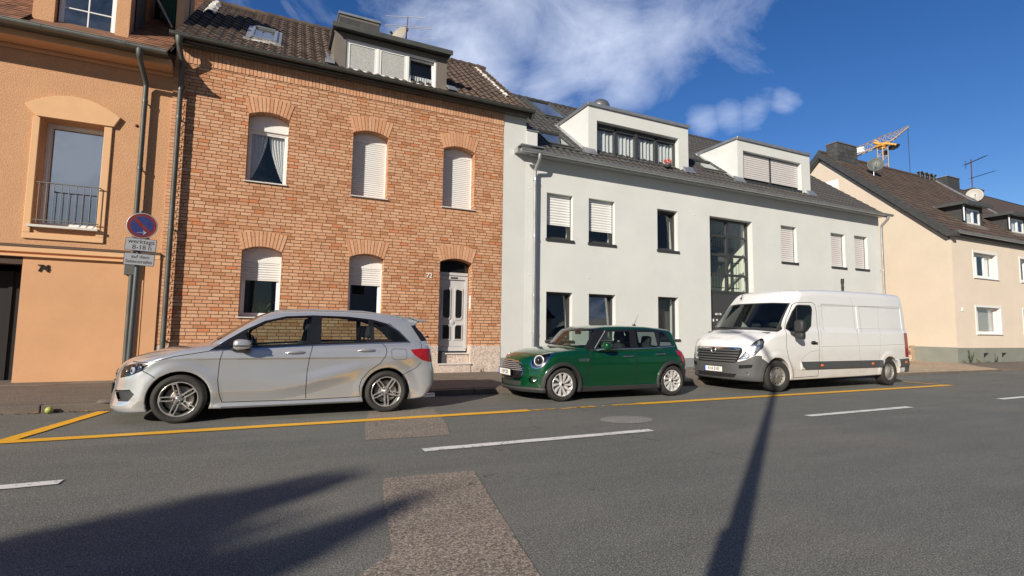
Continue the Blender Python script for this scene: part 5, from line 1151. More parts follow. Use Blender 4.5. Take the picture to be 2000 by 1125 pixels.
    if style=='steel':
        b.lathe([(.115,-.030),(.135,-.034),(.150,-.05),(rim-.035,-.055),(rim-.014,-.035)],o,A,48); fin(b,'wheel_disc',MT['hubcap'],w)
        b=MB()
        for k in range(14): p=pol(rim-.045,2*math.pi*k/14); b.lathe([(0,-.040),(.013,-.042),(.015,-.05)],(p[0],0,p[1]),A,10)
        fin(b,'rim_holes',MT['gap'],w)
        b=MB(); b.lathe([(0,-.002),(.03,-.003),(.032,-.010),(.09,-.012),(.112,-.022),(.118,-.034)],o,A,40); fin(b,'hub_cap',MT['hubcap'],w)
        b=MB(); b.lathe([(.018,-.000),(.022,.001),(.026,-.001)],o,A,20); b.box(-.03,.03,-.0005,.001,-.004,.004); fin(b,'hub_emblem',MT['chrome'],w)
    return w
def seats(root,rows,width=.36,zb=.35,col='seat'):
    for (x,ys,ztop) in rows:
        for y in ys:
            b=MB(); blob(b,(x-.16,y,zb+.10),(.27,.24,.11),e=.45); blob(b,(x+.10,y,zb+.38),(.10,.23,.33),Matrix.Rotation(.2,3,'Y'),e=.45); s=b.build('seat',MT[col],root)
            b=MB(); blob(b,(x+.20,y,ztop-.08),(.055,.13,.10),Matrix.Rotation(.15,3,'Y'),e=.5); b.tube([(x+.18,y-.04,ztop-.25),(x+.19,y-.04,ztop-.1)],.008,6); b.tube([(x+.18,y+.04,ztop-.25),(x+.19,y+.04,ztop-.1)],.008,6); b.build('headrest',MT[col],s)
def steering(root,x,y,z,r=.18,til=.45):
    b=MB(); M=Matrix.Rotation(-til,3,'Y'); pts=[Vector((x,y,z))+M@Vector((0,r*math.cos(t),r*math.sin(t))) for t in [i*math.pi/12 for i in range(25)]]; b.tube(pts,.014,6,False)
    b.tube([Vector((x,y,z))+M@Vector((0,-r,0)),Vector((x,y,z))+M@Vector((0,r,0))],.014,5); b.tube([(x,y,z),(x-.25,y,z-.15)],.03,6); b.build('steering_wheel',MT['cabin'],root)
def dash(root,x0,x1,z,w,col='cabin'):
    b=MB(); b.prism([(x0,z-.30),(x1,z-.32),(x1+.02,z-.04),(x1-.05,z),(x0,z-.02)],-w,w,'y'); b.build('dashboard',MT[col],root,bevel=.02)
def plate(root,x,z,txt,w=.52,h=.11,y=0,rear=False,lean=0):
    s=1 if rear else -1
    M=Matrix.Translation((x,y,z))@Matrix.Rotation(lean,4,'Y')
    b=MB(); b.box(-.012,0,-w/2-.012,w/2+.012,-h/2-.012,h/2+.012); b.v=[tuple(M@Vector((v[0]+(.012 if not rear else 0),v[1],v[2]))) for v in b.v]; q=b.build('number_plate_holder',MT['plast'],root)
    b=MB(); b.box(-.003,-.0005,-w/2,w/2,-h/2,h/2); b.v=[tuple(M@Vector((v[0] if not rear else -v[0]+.001,v[1],v[2]))) for v in b.v]; p=b.build('number_plate',MT['plate'],root)
    yb=(w/2-.022)*(1 if not rear else -1)
    b=MB(); b.box(-.0045,-.0035,yb-.022,yb+.022,-h/2,h/2); b.v=[tuple(M@Vector((v[0] if not rear else -v[0]+.001,v[1],v[2]))) for v in b.v]; b.build('plate_band',MT['plate_b'],p)
    if not rear: text('plate_characters',txt,.098,MT['sign_b'],p,M@FACE_X(-.0042,-.022,-.002),.0006,.0012,.78)
def wiper(root,p0,p1,f=None,r=.009):
    p0=Vector(p0);p1=Vector(p1); b=MB(); b.tube([p0,p0.lerp(p1,.45)+Vector((-.02,0,.025)),p0.lerp(p1,.55)+Vector((-.01,0,.015))],[r*1.5,r,r*.7],6); b.tube([p0.lerp(p1,.12)+Vector((0,0,.004)),p1],r,5); b.build('wiper',MT['plast'],root)
def lampset(sh,root,tagname,m_in,bulbs,depth=.05,label=None):
    """lens cut from the shell, the same patch set back as a reflector, and turned bowls behind the lens"""
    for t,s in ((tagname,-1),(tagname+'_far',1)):
        L=part(sh,'headlight',t,MT['lens'],root)
        if L is None: continue
        r=sh.get(t); V,F,G=r; me=bpy.data.meshes.new('headlight_housing'); me.from_pydata((V-G*depth).tolist(),[],F.tolist()); me.update(); link('headlight_housing',me,MT[m_in],L)
        for (x,y,z,rr,kind,dirn) in bulbs:
            b=MB(); A=Vector((dirn[0],dirn[1]*(-s),dirn[2])).normalized(); o=(x,-s*y,z) if s>0 else (x,y,z)
            o=(x,abs(y)*s,z); A=Vector((dirn[0],abs(dirn[1])*s,dirn[2])).normalized()
            if kind=='bowl': b.lathe([(0,-.03),(rr*.5,-.025),(rr*.85,-.005),(rr,.014),(rr*1.08,.014)],o,A,20); b.build('reflector_bowl',MT['chrome'],L); b=MB(); blob(b,o,(rr*.3,)*3,e=1,n=10,m=8); b.build('bulb',MT['lampglow'],L)
            elif kind=='proj': b.lathe([(rr*1.15,-.005),(rr*1.15,.02),(rr,.022),(rr*.95,.01)],o,A,24); b.build('light_ring',MT['lampglow'],L); b=MB(); blob(b,o,(rr*.8,)*3,e=1,n=14,m=10); b.build('projector_lens',MT['gloss_b'],L)
def finish_shell(sh,root,paint,wells_,liner='gap'):
    c=sh.T.mean(1)
    for wi,(cx,cz,R,yin) in enumerate(wells_):
        r=np.hypot(c[:,0]-cx,c[:,2]-cz); sh.tag[(r<R-.004)&(np.abs(c[:,1])>yin-.03)&(np.isin(sh.tag,[0]))]=sh.tid('liner%d'%wi)
    g=grad(sh.f,c); low=(g[:,2]<-.75)&(c[:,2]<.36)&(sh.tag==0); sh.tag[low]=sh.tid('underbody')
    part(sh,'body','body',paint,root); part(sh,'wheel_arch_liner','liner0',MT[liner],root); part(sh,'wheel_arch_liner','liner1',MT[liner],root); part(sh,'underbody','underbody',MT['plast'],root)
# ============================================================= silver hatchback
CARX,CARY=-2.0,8.793
T=thing('silver_car','silver five door hatchback parked before the brick house','car',(CARX,CARY,0),local=True)
sh=Shell(sdf_estate,(-.16,-1.0,.06),(4.6,1.0,1.66),.02)
gl=.018
for s in (-1,1):
    K=dict(axis='y',side=s)
    sh.stroke([(1.39,1.075),(1.345,.93),(1.314,.80),(1.306,.56),(1.335,.36),(1.371,.25)],.010,'gap',**K)
    sh.stroke([(2.493,1.05),(2.448,.85),(2.421,.63),(2.415,.45),(2.423,.255)],.010,'gap',**K)
    sh.stroke([(3.48,1.07),(3.545,.98),(3.553,.93),(3.53,.85),(3.45,.74),(3.30,.64),(3.19,.50),(3.165,.40),(3.186,.255)],.010,'gap',**K)
    sh.stroke([(1.371,.252),(2.42,.240),(3.186,.250)],.010,'gap',**K)
    sh.stroke([(.453,.694),(.55,.635),(.60,.60)],.010,'gap',**K); sh.stroke([(3.80,.55),(3.90,.60),(4.02,.66),(4.10,.75)],.009,'gap',**K)
    sh.stroke([(.30,.80),(.52,.795),(.79,.872),(1.15,.935),(1.40,.985)],.010,'gap',cond=lambda c:(np.abs(c[:,1])>.55),**K)
    sh.stroke([(4.10,.965),(4.12,1.02),(4.10,1.08)],.008,'gap',**K)
    p_=[(3.625,.945),(3.66,.965),(3.84,.96),(3.865,.93),(3.862,.83),(3.83,.80),(3.67,.80),(3.63,.83)]; sh.stroke(p_,.006,'gap',closed=True,**K)
    O=[(1.181,.947),(1.388,1.100),(1.598,1.240),(1.839,1.366),(2.12,1.440),(2.486,1.462),(2.989,1.455),(3.352,1.418),(3.573,1.36),(3.763,1.237),(3.93,1.069),(3.316,1.053),(2.41,1.021),(1.619,.975)]
    sh.poly(O,'window_trim',cond=lambda c:(np.abs(c[:,1])>.45),**K)
    sh.stroke([(1.19,.945),(1.619,.968),(2.41,1.012),(3.316,1.044),(3.94,1.060),(3.775,1.232),(3.60,1.36)],.014,'chrome',cond=lambda c:(np.abs(c[:,1])>.45),**K)
    for P_ in ([(1.70,1.01),(2.385,1.045),(2.47,1.44),(2.12,1.42),(1.86,1.35),(1.64,1.225),(1.60,1.17)],[(2.60,1.062),(3.315,1.07),(3.285,1.405),(2.95,1.44),(2.605,1.445)],[(3.375,1.073),(3.88,1.08),(3.74,1.22),(3.56,1.335),(3.365,1.385)]): sh.poly(P_,'side_window',cond=lambda c:(np.abs(c[:,1])>.45),**K)
    sh.poly([(.172,.588),(.178,.684),(.212,.744),(.376,.790),(.505,.774),(.532,.746),(.456,.690),(.304,.622)],'headlight',cond=lambda c:(np.abs(c[:,1])>.40),**K)
    sh.poly([(.11,.429),(.322,.452),(.383,.393),(.316,.302),(.187,.300),(.145,.368)],'air_inlet',cond=lambda c:(np.abs(c[:,1])>.46)&(c[:,0]<.5),**K)
    sh.poly([(3.926,.951),(4.10,.968),(4.50,.955),(4.50,.76),(4.24,.755),(4.12,.785),(3.989,.865)],'tail_light',cond=lambda c:(np.abs(c[:,1])>.42),**K)
    sh.poly([(3.97,1.33),(4.09,1.345),(4.29,1.10),(4.18,1.085),(4.13,1.08)],'rear_side_trim',cond=lambda c:(np.abs(c[:,1])>.45),**K)
sh.poly([(-.66,1.085),(-.4,1.10),(.4,1.10),(.66,1.085),(.575,1.43),(.3,1.475),(-.3,1.475),(-.575,1.43)],'windshield',axis='x',cond=lambda c:(c[:,0]<2.1)&(c[:,0]>1.0))
sh.poly([(-.60,1.09),(.60,1.09),(.54,1.325),(-.54,1.325)],'rear_window',axis='x',cond=lambda c:(c[:,0]>4.0))
sh.poly([(-.34,.50),(.34,.50),(.42,.60),(.40,.70),(-.40,.70),(-.42,.60)],'grille',axis='x',cond=lambda c:(c[:,0]<.3))
sh.poly([(-.45,.24),(.45,.24),(.40,.36),(-.40,.36)],'lower_grille',axis='x',cond=lambda c:(c[:,0]<.3))
for a in ('side_window','headlight','tail_light','air_inlet'): split_y(sh,a)
finish_shell(sh,T,MT['silver'],((.87,.312,.365,.52),(3.57,.312,.36,.52)))
part(sh,'door_gap','gap',MT['gap'],T); part(sh,'window_trim','window_trim',MT['gloss_b'],T); part(sh,'chrome_trim','chrome',MT['chrome'],T,-.003); part(sh,'rear_pillar_trim','rear_side_trim',MT['gloss_b'],T,-.001)
for a in ('side_window','side_window_far'): part(sh,'side_window',a,MT['carglass'],T,.003)
part(sh,'windshield','windshield',MT['carglass'],T); part(sh,'rear_window','rear_window',MT['carglass_d'],T)
for a in ('air_inlet','air_inlet_far'): part(sh,'air_inlet',a,MT['plast'],T,.035)
for a in ('tail_light','tail_light_far'): part(sh,'tail_light',a,MT['tail'],T,-.004)
part(sh,'grille','grille',MT['plast'],T,.02); part(sh,'lower_grille','lower_grille',MT['plast'],T,.03)
lampset(sh,T,'headlight','lamp_dark',[(.33,.685,.685,.040,'proj',(-1,.5,0)),(.25,.60,.685,.030,'bowl',(-1,.4,0)),(.42,.755,.735,.028,'bowl',(-.8,.8,0))],.055)
for yy,zz in (( -.15,.55),(-.15,.64),(.15,.55),(.15,.64)): pass
b=MB()
for zz in (.55,.63): b.tube([(sx(sdf_estate,y,zz)-.006,y,zz) for y in np.linspace(-.38,.38,12)],.012,6)
g_=b.build('grille_bars',MT['chrome'],T)
b=MB(); xx=sx(sdf_estate,0,.59)-.03; b.lathe([(.068,0),(.075,.008),(.082,0)],(xx,0,.59),(-1,0,0),30)
for k in range(3): a=math.pi/2+2*math.pi*k/3; p=(.073*math.cos(a),.073*math.sin(a)); q=(.013*math.cos(a+1.05),.013*math.sin(a+1.05)); q2=(.013*math.cos(a-1.05),.013*math.sin(a-1.05)); b.add([(xx-.004,p[0],.59+p[1]),(xx-.004,q[0],.59+q[1]),(xx-.012,0,.59),(xx-.004,q2[0],.59+q2[1])],[(0,1,2),(0,2,3)])
b.build('star_emblem',MT['chrome'],T)
plate(T,sx(sdf_estate,0,.43)-.015,.43,'',y=0)
for s in (-1,1):
    for x0,x1,z in ((2.125,2.365,.915),(3.125,3.36,.942)):
        ym=sy(sdf_estate,(x0+x1)/2,z,s); b=MB(); blob(b,((x0+x1)/2,ym-s*.004,z+.004),(.095,.014,.020),e=.8); hc=b.build('handle_recess',MT['gloss_b'] if False else MT['silver'],T)
        b=MB(); b.tube([(x0,ym+s*.006,z-.004),(x0+.05,ym+s*.030,z+.008),(x1-.05,ym+s*.032,z+.016),(x1,ym+s*.010,z+.012)],[.010,.015,.016,.011],8); b.build('door_handle',MT['silver'],T)
    # mirror
    b=MB(); M=Matrix.Rotation(-.08*s,3,'Z'); blob(b,(1.585,s*(.98),1.035),(.115,.095,.072),M,e=.62,n=24,m=14,f=lambda p: Vector((p.x,p.y,p.z*(1-.25*max(0,p.x/.12))))); mr=b.build('mirror',MT['silver'],T)
    b=MB(); b.box(1.47,1.70,s*1.076-.006,s*1.076+.006,1.012,1.028); b.build('turn_signal',MT['chrome'],mr)
    b=MB(); blob(b,(1.60,s*.95,.965),(.085,.085,.022),e=.7); b.prism([(1.44,.955),(1.60,.955),(1.60,.995),(1.46,.995)],s*.80,s*.92,'y') if s>0 else b.prism([(1.44,.955),(1.60,.955),(1.60,.995),(1.46,.995)],-.92,-.80,'y'); b.build('mirror_foot',MT['plast'],mr)
    b=MB(); blob(b,(1.69,s*.985,1.035),(.012,.080,.058),M,e=.6); b.build('mirror_glass',MT['gloss_b'],mr)
for y in (-.56,.56): b=MB(); b.tube([(1.95,y,1.515),(2.4,y,1.545),(3.2,y,1.54),(3.85,y,1.465)],.012,6); b.build('roof_rail',MT['silver'],T)
for y in (-1,1): wheel(T,.87,y*.868,.315,.317,.232,.225,'twin',phase=.35 if y<0 else 0); wheel(T,3.57,y*.862,.313,.315,.232,.225,'twin',phase=-.06)
seats(T,[(2.25,(-.38,.38),1.40),(3.15,(-.42,0,.42),1.30)]); steering(T,1.75,-.38,.98); dash(T,1.2,1.62,1.0,.72)
b=MB(); b.box(2.4,4.0,-.74,.74,.25,.5); b.box(3.35,3.45,-.7,.7,.5,1.02); b.box(1.0,3.9,-.78,.78,.22,.24); b.build('cabin_floor',MT['cabin'],T)
b=MB(); b.tube([(1.9,0,1.44),(1.88,0,1.40)],.01,6); blob(b,(1.88,0,1.38),(.015,.11,.03),e=.5); b.build('rear_view_mirror',MT['cabin'],T)
b=MB(); blob(b,(4.36,0,1.12),(.03,.03,.02),e=.8); b.tube([(4.36,0,1.13),(4.42,-.05,1.15),(4.36,-.28,1.13)],.012,6); b.build('rear_wiper',MT['plast'],T)
b=MB(); b.prism([(3.95,1.478),(4.05,1.452),(4.25,1.415),(4.285,1.398),(4.12,1.395)],-.60,.60,'y'); b.build('roof_spoiler',MT['silver'],T,bevel=.012)
for s in (-1,1): b=MB(); b.box(1.36,3.18,s*.8535-.0085,s*.8535+.0085,.176,.196); b.build('sill_trim',MT['chrome'],T)
b=MB(); b.tube([(4.20,-.62,.20),(4.40,-.60,.20)],.035,10); b.build('exhaust_tip',MT['chrome'],T)
# ============================================================= green small hatchback
CARX,CARY=3.995,8.86
T=thing('green_car','glossy dark green small hatchback parked before the white house','car',(CARX,CARY,0),local=True)
f_=sdf_mini; sh=Shell(f_,(-.14,-.98,.06),(4.12,.98,1.52),.02)
for s in (-1,1):
    K=dict(axis='y',side=s); HI=lambda c:(np.abs(c[:,1])>.45)
    sh.poly([(-.3,.10),(.62,.10),(.45,.268),(.30,.262),(-.3,.25)],'cladding',**K)
    for cx in (.76,3.327):
        ring_=[(cx+.375*math.cos(a),.30+.375*math.sin(a)) for a in np.linspace(-.32,math.pi+.32,26)]; sh.stroke(ring_,.075,'cladding',cond=lambda c:(np.abs(c[:,1])>.62),**K)
    sh.poly([(1.05,.10),(3.04,.10),(3.0,.262),(1.10,.262)],'cladding',**K); sh.poly([(3.62,.10),(4.2,.10),(4.2,.30),(3.66,.32)],'cladding',**K)
    sh.stroke([(1.43,.93),(1.36,.80),(1.309,.634),(1.285,.45),(1.17,.40)],.015,'gap',**K)
    sh.stroke([(2.445,.965),(2.40,.7),(2.377,.265)],.015,'gap',**K)
    sh.stroke([(3.205,.965),(3.225,.85),(3.195,.72),(3.10,.66)],.015,'gap',**K)
    sh.stroke([(.10,.552),(.447,.556)],.008,'gap',cond=lambda c:(np.abs(c[:,1])>.3),**K)
    sh.poly([(1.425,.945),(1.54,1.06),(1.745,1.285),(1.80,1.318),(2.4,1.338),(3.0,1.334),(3.24,1.322),(3.31,1.29),(3.50,1.005),(3.05,.982),(2.3,.958)],'window_trim',cond=HI,**K)
    sh.stroke([(1.40,.930),(2.3,.948),(3.05,.971),(3.52,.998)],.020,'chrome',cond=HI,**K)
    for P_ in ([(1.56,.965),(2.33,.972),(2.37,1.292),(1.82,1.272),(1.79,1.25)],[(2.515,.98),(3.022,.99),(3.0,1.288),(2.52,1.294)],[(3.10,1.0),(3.435,1.018),(3.25,1.275),(3.14,1.285)]): sh.poly(P_,'side_window',cond=HI,**K)
    sh.stroke([(1.50,.96),(1.80,1.300)],.018,'chrome_pillar',cond=HI,**K)
    E=[(s*(.680+.098*math.cos(a)),.735+.125*math.sin(a)) for a in np.linspace(0,2*math.pi,26)[:-1]]; sh.poly(E,'headlight',axis='x',cond=lambda c:(c[:,0]<.7)&(c[:,2]>.3)); 
    E2=[(s*(.680+.107*math.cos(a)),.735+.135*math.sin(a)) for a in np.linspace(0,2*math.pi,26)[:-1]]; sh.stroke(E2,.02,'lamp_ring',closed=True,axis='x',cond=lambda c:(c[:,0]<.75))
    E=[(s*(.645+.070*math.cos(a)),.390+.062*math.sin(a)) for a in np.linspace(0,2*math.pi,20)[:-1]]; sh.poly(E,'fog_recess',axis='x',cond=lambda c:(c[:,0]<.7))
    sh.poly([(s*.60,.66),(s*.80,.66),(s*.80,.92),(s*.60,.88)],'tail_light',axis='x',cond=lambda c:(c[:,0]>3.5))
G=[(-.10,.725),(.10,.725),(.30,.712),(.40,.675),(.455,.60),(.47,.52),(.45,.43),(.40,.385),(-.40,.385),(-.45,.43),(-.47,.52),(-.455,.60),(-.40,.675),(-.30,.712)]
sh.poly(G,'grille',axis='x',cond=lambda c:(c[:,0]<.4)); sh.stroke(G,.020,'grille_ring',closed=True,axis='x',cond=lambda c:(c[:,0]<.4))
sh.poly([(-.42,.27),(.42,.27),(.44,.36),(-.44,.36)],'lower_grille',axis='x',cond=lambda c:(c[:,0]<.4))
sh.poly([(-.85,.935),(.85,.935),(.80,1.10),(.70,1.335),(-.70,1.335),(-.80,1.10)],'window_trim',axis='x',cond=lambda c:(c[:,0]<1.80)&(c[:,0]>1.30),over=['body'])
sh.poly([(-.715,.960),(-.4,1.0),(.4,1.0),(.715,.960),(.625,1.30),(.3,1.345),(-.3,1.345),(-.625,1.30)],'windshield',axis='x',cond=lambda c:(c[:,0]<1.95)&(c[:,0]>.95),over=['body','window_trim'])
sh.poly([(-.60,.98),(.60,.98),(.55,1.28),(-.55,1.28)],'rear_window',axis='x',cond=lambda c:(c[:,0]>3.3))
for a in ('side_window','headlight','tail_light','fog_recess','lamp_ring'): split_y(sh,a)
finish_shell(sh,T,MT['green'],((.76,.30,.345,.50),(3.327,.30,.345,.50)))
part(sh,'wheel_arch_cladding','cladding',MT['plast'],T,-.002); part(sh,'door_gap','gap',MT['gap'],T); part(sh,'window_trim','window_trim',MT['gloss_b'],T); part(sh,'chrome_trim','chrome',MT['chrome'],T,-.003); part(sh,'pillar_trim','chrome_pillar',MT['satin'],T,-.002)
for a in ('side_window','side_window_far'): part(sh,'side_window',a,MT['carglass'],T,.003)
part(sh,'windshield','windshield',MT['carglass'],T); part(sh,'rear_window','rear_window',MT['carglass_d'],T); part(sh,'grille','grille',MT['gloss_b'],T,.015); part(sh,'grille_ring','grille_ring',MT['chrome'],T,-.006); part(sh,'lower_grille','lower_grille',MT['plast'],T,.02)
for a in ('tail_light','tail_light_far'): part(sh,'tail_light',a,MT['tail'],T,-.003)
for a in ('lamp_ring','lamp_ring_far'): part(sh,'headlight_ring',a,MT['chrome'],T,-.006)
lampset(sh,T,'headlight','lamp_dark',[(.36,.655,.735,.085,'proj',(-1,.75,.25)),(.385,.67,.75,.035,'bowl',(-1,.75,.25))],.05)
for s,a in ((-1,'fog_recess'),(1,'fog_recess_far')):
    fr_=part(sh,'fog_recess',a,MT['green'],T,.05)
    if fr_:
        xx=sx(f_,s*.66,.385)+.02; b=MB(); b.lathe([(0,-.01),(.028,-.005),(.034,.01),(.042,.012),(.044,0)],(xx,s*.665,.385),(-1,.25*s,0),18); b.build('fog_light',MT['chrome'],fr_)
b=MB()
for zz,w_ in ((.690,.30),(.655,.37),(.620,.415),(.585,.44),(.552,.45)): b.tube([(sx(f_,y,zz)-.004,y,zz) for y in np.linspace(-w_,w_,16)],.0085,6)
b.build('grille_bars',MT['satin'],T)
plate(T,sx(f_,0,.50)-.02,.505,'K·EP 220',lean=-.05)
b=MB(); xx=sx(f_,0,.80); b.lathe([(0,.006),(.022,.008),(.026,0)],(xx-.004,0,.795),(-1,0,1.2),16); b.tube([(xx-.006,-.07,.797),(xx-.012,-.02,.80)],.005,5); b.tube([(xx-.006,.07,.797),(xx-.012,.02,.80)],.005,5); b.build('bonnet_badge',MT['chrome'],T)
for s in (-1,1):
    for x0,x1,z in ((2.10,2.34,.806),(2.91,3.14,.842)):
        ym=sy(f_,(x0+x1)/2,z,s); b=MB(); blob(b,((x0+x1)/2,ym,z+.005),(.06,.012,.028),e=.8); b.build('handle_recess',MT['gloss_b'],T); b=MB(); b.tube([(x0,ym+s*.010,z),(x0+.03,ym+s*.028,z+.004),(x1-.03,ym+s*.028,z+.006),(x1,ym+s*.010,z+.004)],.012,8); b.build('door_handle',MT['chrome'],T)
    ym=sy(f_,1.20,.75,s); b=MB(); b.tube([(1.10,ym+s*.004,.765),(1.29,ym+s*.006,.768),(1.31,ym+s*.006,.748),(1.29,ym+s*.006,.728),(1.10,ym+s*.004,.735)],.010,6); b.build('side_scuttle',MT['chrome'],T)
    b=MB(); blob(b,(1.66,s*.90,1.005),(.085,.115,.078),e=.72,n=24,m=14); mr=b.build('mirror',MT['green'],T)
    b=MB(); b.tube([(1.56,s*.75,.925),(1.62,s*.86,.955)],[.03,.02],8); blob(b,(1.655,s*.88,.945),(.07,.085,.02),e=.7); b.build('mirror_foot',MT['chrome'],mr)
    b=MB(); blob(b,(1.735,s*.90,1.005),(.012,.095,.062),e=.6); b.build('mirror_glass',MT['gloss_b'],mr)
    wheel(T,.76,s*.835,.308,.308,.218,.20,'blade',phase=.12); wheel(T,3.327,s*.835,.308,.308,.218,.20,'blade',phase=.4)
seats(T,[(2.15,(-.36,.36),1.28),(2.85,(-.36,.36),1.18)]); steering(T,1.72,-.36,.90,.17); dash(T,1.25,1.60,.93,.68)
b=MB(); b.box(1.0,3.7,-.68,.68,.23,.25); b.box(2.95,3.05,-.65,.65,.25,.85); b.build('cabin_floor',MT['cabin'],T)
b=MB(); blob(b,(1.60,0,1.25),(.015,.11,.032),e=.5); b.tube([(1.60,0,1.26),(1.62,0,1.33)],.008,5); b.build('rear_view_mirror',MT['cabin'],T)
b=MB(); blob(b,(3.02,0,1.425),(.045,.02,.022),e=.8); b.tube([(3.02,0,1.43),(3.14,0,1.66)],[.006,.002],6); b.build('roof_aerial',MT['plast'],T)
wiper(T,(1.08,-.30,1.0),(1.19,-.66,1.00)); wiper(T,(1.05,.25,1.015),(1.09,-.22,1.035))
# ============================================================= white panel van
T=thing('white_van','dirty white panel van with grey bumpers parked before the stairwell','van',(9.19,8.735,0),rz=math.radians(1.2),local=True)
f_=sdf_van; sh=Shell(f_,(-.16,-1.14,.14),(6.44,1.14,2.54),.026)
for s in (-1,1):
    K=dict(axis='y',side=s); NF=lambda c:(np.abs(c[:,1])>.55)
    sh.poly([(.30,.2),(.62,.2),(.62,.60),(.47,.715),(.30,.80)],'bumper',**K)
    sh.poly([(5.9,.2),(6.5,.2),(6.5,.70),(5.62,.665),(5.62,.45),(5.9,.45)],'bumper',**K)
    sh.poly([(1.64,.655),(4.83,.655),(4.83,.475),(1.80,.475),(1.70,.53)],'bumper',**K)
    dg=[(1.238,1.40),(1.30,1.62),(1.56,1.955),(1.66,2.012),(2.222,2.035),(2.31,1.98),(2.346,1.833),(2.335,1.4),(2.328,1.086),(2.29,.6),(2.258,.32),(1.39,.30),(1.33,.486),(1.228,.771),(1.175,1.0),(1.20,1.25)]
    sh.stroke(dg,.012,'gap',closed=True,cond=NF,**K)
    sh.stroke([(2.33,.92),(2.0,.88),(1.75,.76),(1.66,.66)],.008,'seam',**K)
    sh.stroke([(2.42,1.955),(4.0,2.0),(5.93,2.045)],.010,'seam',cond=NF,**K); sh.stroke([(2.40,1.0),(4.2,1.02),(6.03,1.055)],.008,'seam',**K)
    sh.stroke([(2.40,.32),(2.42,1.0),(2.46,1.95)],.007,'seam',**K)
    sh.stroke([(3.90,.33),(3.89,1.0),(3.84,1.45),(3.80,2.03),(3.74,2.25)],.008,'seam',**K); sh.stroke([(4.72,.70),(4.78,1.0),(4.84,1.43),(4.92,2.02)],.006,'seam',**K)
    sh.stroke([(3.86,1.38),(3.92,1.435),(6.02,1.455),(6.04,1.41)],.010,'seam',**K); sh.stroke([(3.86,1.38),(6.04,1.408)],.006,'seam',**K)
    sh.stroke([(6.06,.70),(6.08,1.2),(6.02,1.8),(5.95,2.2)],.008,'seam',**K)
    W_=[(1.255,1.40),(1.30,1.50),(1.50,1.80),(1.65,1.945),(1.74,1.965),(2.12,1.968),(2.185,1.93),(2.20,1.86),(2.115,1.47),(1.95,1.36),(1.60,1.22),(1.50,1.215)]
    sh.poly(W_,'window_trim',cond=NF,**K)
    ins=[(1.30,1.41),(1.34,1.50),(1.53,1.78),(1.67,1.925),(1.75,1.943),(2.11,1.946),(2.155,1.915),(2.168,1.86),(2.085,1.485),(1.93,1.385),(1.60,1.25),(1.52,1.245)]
    sh.poly(ins,'side_window',cond=NF,**K); sh.stroke([(1.60,1.25),(1.66,1.92)],.035,'window_trim',cond=NF,**K)
    H_=[(-.572,.692),(-.665,.80),(-.73,.93),(-.79,1.05),(-.853,1.180),(-.90,1.165),(-.944,1.105),(-.950,.979),(-.873,.811),(-.75,.725)]; H_=[(s*-p[0],p[1]) for p in H_]
    sh.poly([(p[0],p[1]) for p in H_],'headlight',axis='x',cond=lambda c:(c[:,0]<.85))
    sh.poly([(s*.60,.50),(s*.82,.53),(s*.84,.60),(s*.60,.575)],'bumper_slot',axis='x',cond=lambda c:(c[:,0]<.5))
    sh.poly([(s*.93,.72),(s*1.1,.72),(s*1.1,1.35),(s*.93,1.35)],'tail_light',axis='x',cond=lambda c:(c[:,0]>5.95))
sh.poly([(-1.1,.2),(1.1,.2),(1.1,.72),(.93,.80),(.873,.800),(.72,.70),(.60,.655),(-.60,.655),(-.72,.70),(-.873,.800),(-.93,.80),(-1.1,.72)],'bumper',axis='x',cond=lambda c:(c[:,0]<.42),over=['body','gap'])
G=[(-.60,.970),(.60,.970),(.645,.94),(.655,.87),(.57,.655),(.52,.625),(-.52,.625),(-.57,.655),(-.655,.87),(-.645,.94)]
sh.poly(G,'grille',axis='x',cond=lambda c:(c[:,0]<.45)); sh.poly([(-.50,.30),(.50,.30),(.56,.385),(-.56,.385)],'lower_grille',axis='x',cond=lambda c:(c[:,0]<.3))
sh.poly([(-.92,1.325),(-.5,1.36),(0,1.37),(.5,1.36),(.92,1.325),(.84,2.0),(.5,2.02),(-.5,2.02),(-.84,2.0)],'windshield_trim',axis='x',cond=lambda c:(c[:,0]<1.8)&(c[:,0]>.4),over=['body','gap'])
sh.poly([(-.875,1.40),(-.5,1.425),(0,1.43),(.5,1.425),(.875,1.40),(.81,1.975),(.5,1.995),(-.5,1.995),(-.81,1.975)],'windshield',axis='x',cond=lambda c:(c[:,0]<1.8)&(c[:,0]>.4),over=['windshield_trim'])
for a in ('side_window','headlight','tail_light','bumper_slot'): split_y(sh,a)
finish_shell(sh,T,MT['white_p'],((.87,.34,.415,.62),(5.2,.34,.40,.62)))
part(sh,'bumper','bumper',MT['plast_g'],T,-.004); part(sh,'door_gap','gap',MT['gap'],T); part(sh,'panel_seam','seam',P('panel_seam',(.30,.30,.29),.8),T); part(sh,'window_trim','window_trim',MT['plast'],T); part(sh,'windshield_trim','windshield_trim',MT['plast'],T)
for a in ('side_window','side_window_far'): part(sh,'side_window',a,MT['carglass_d'],T,.003)
part(sh,'windshield','windshield',MT['carglass'],T); part(sh,'grille','grille',MT['gap'],T,.03); part(sh,'lower_grille','lower_grille',MT['gap'],T,.01)
for a in ('tail_light','tail_light_far'): part(sh,'tail_light',a,MT['tail'],T,-.004)
for a in ('bumper_slot','bumper_slot_far'): part(sh,'bumper_slot',a,MT['gap'],T,.03)
lampset(sh,T,'headlight','lamp_in',[(.24,.70,.80,.062,'bowl',(-1,.5,0)),(.34,.79,.93,.062,'bowl',(-1,.5,.1)),(.45,.865,1.08,.045,'bowl',(-1,.6,.1))],.06)
b=MB()
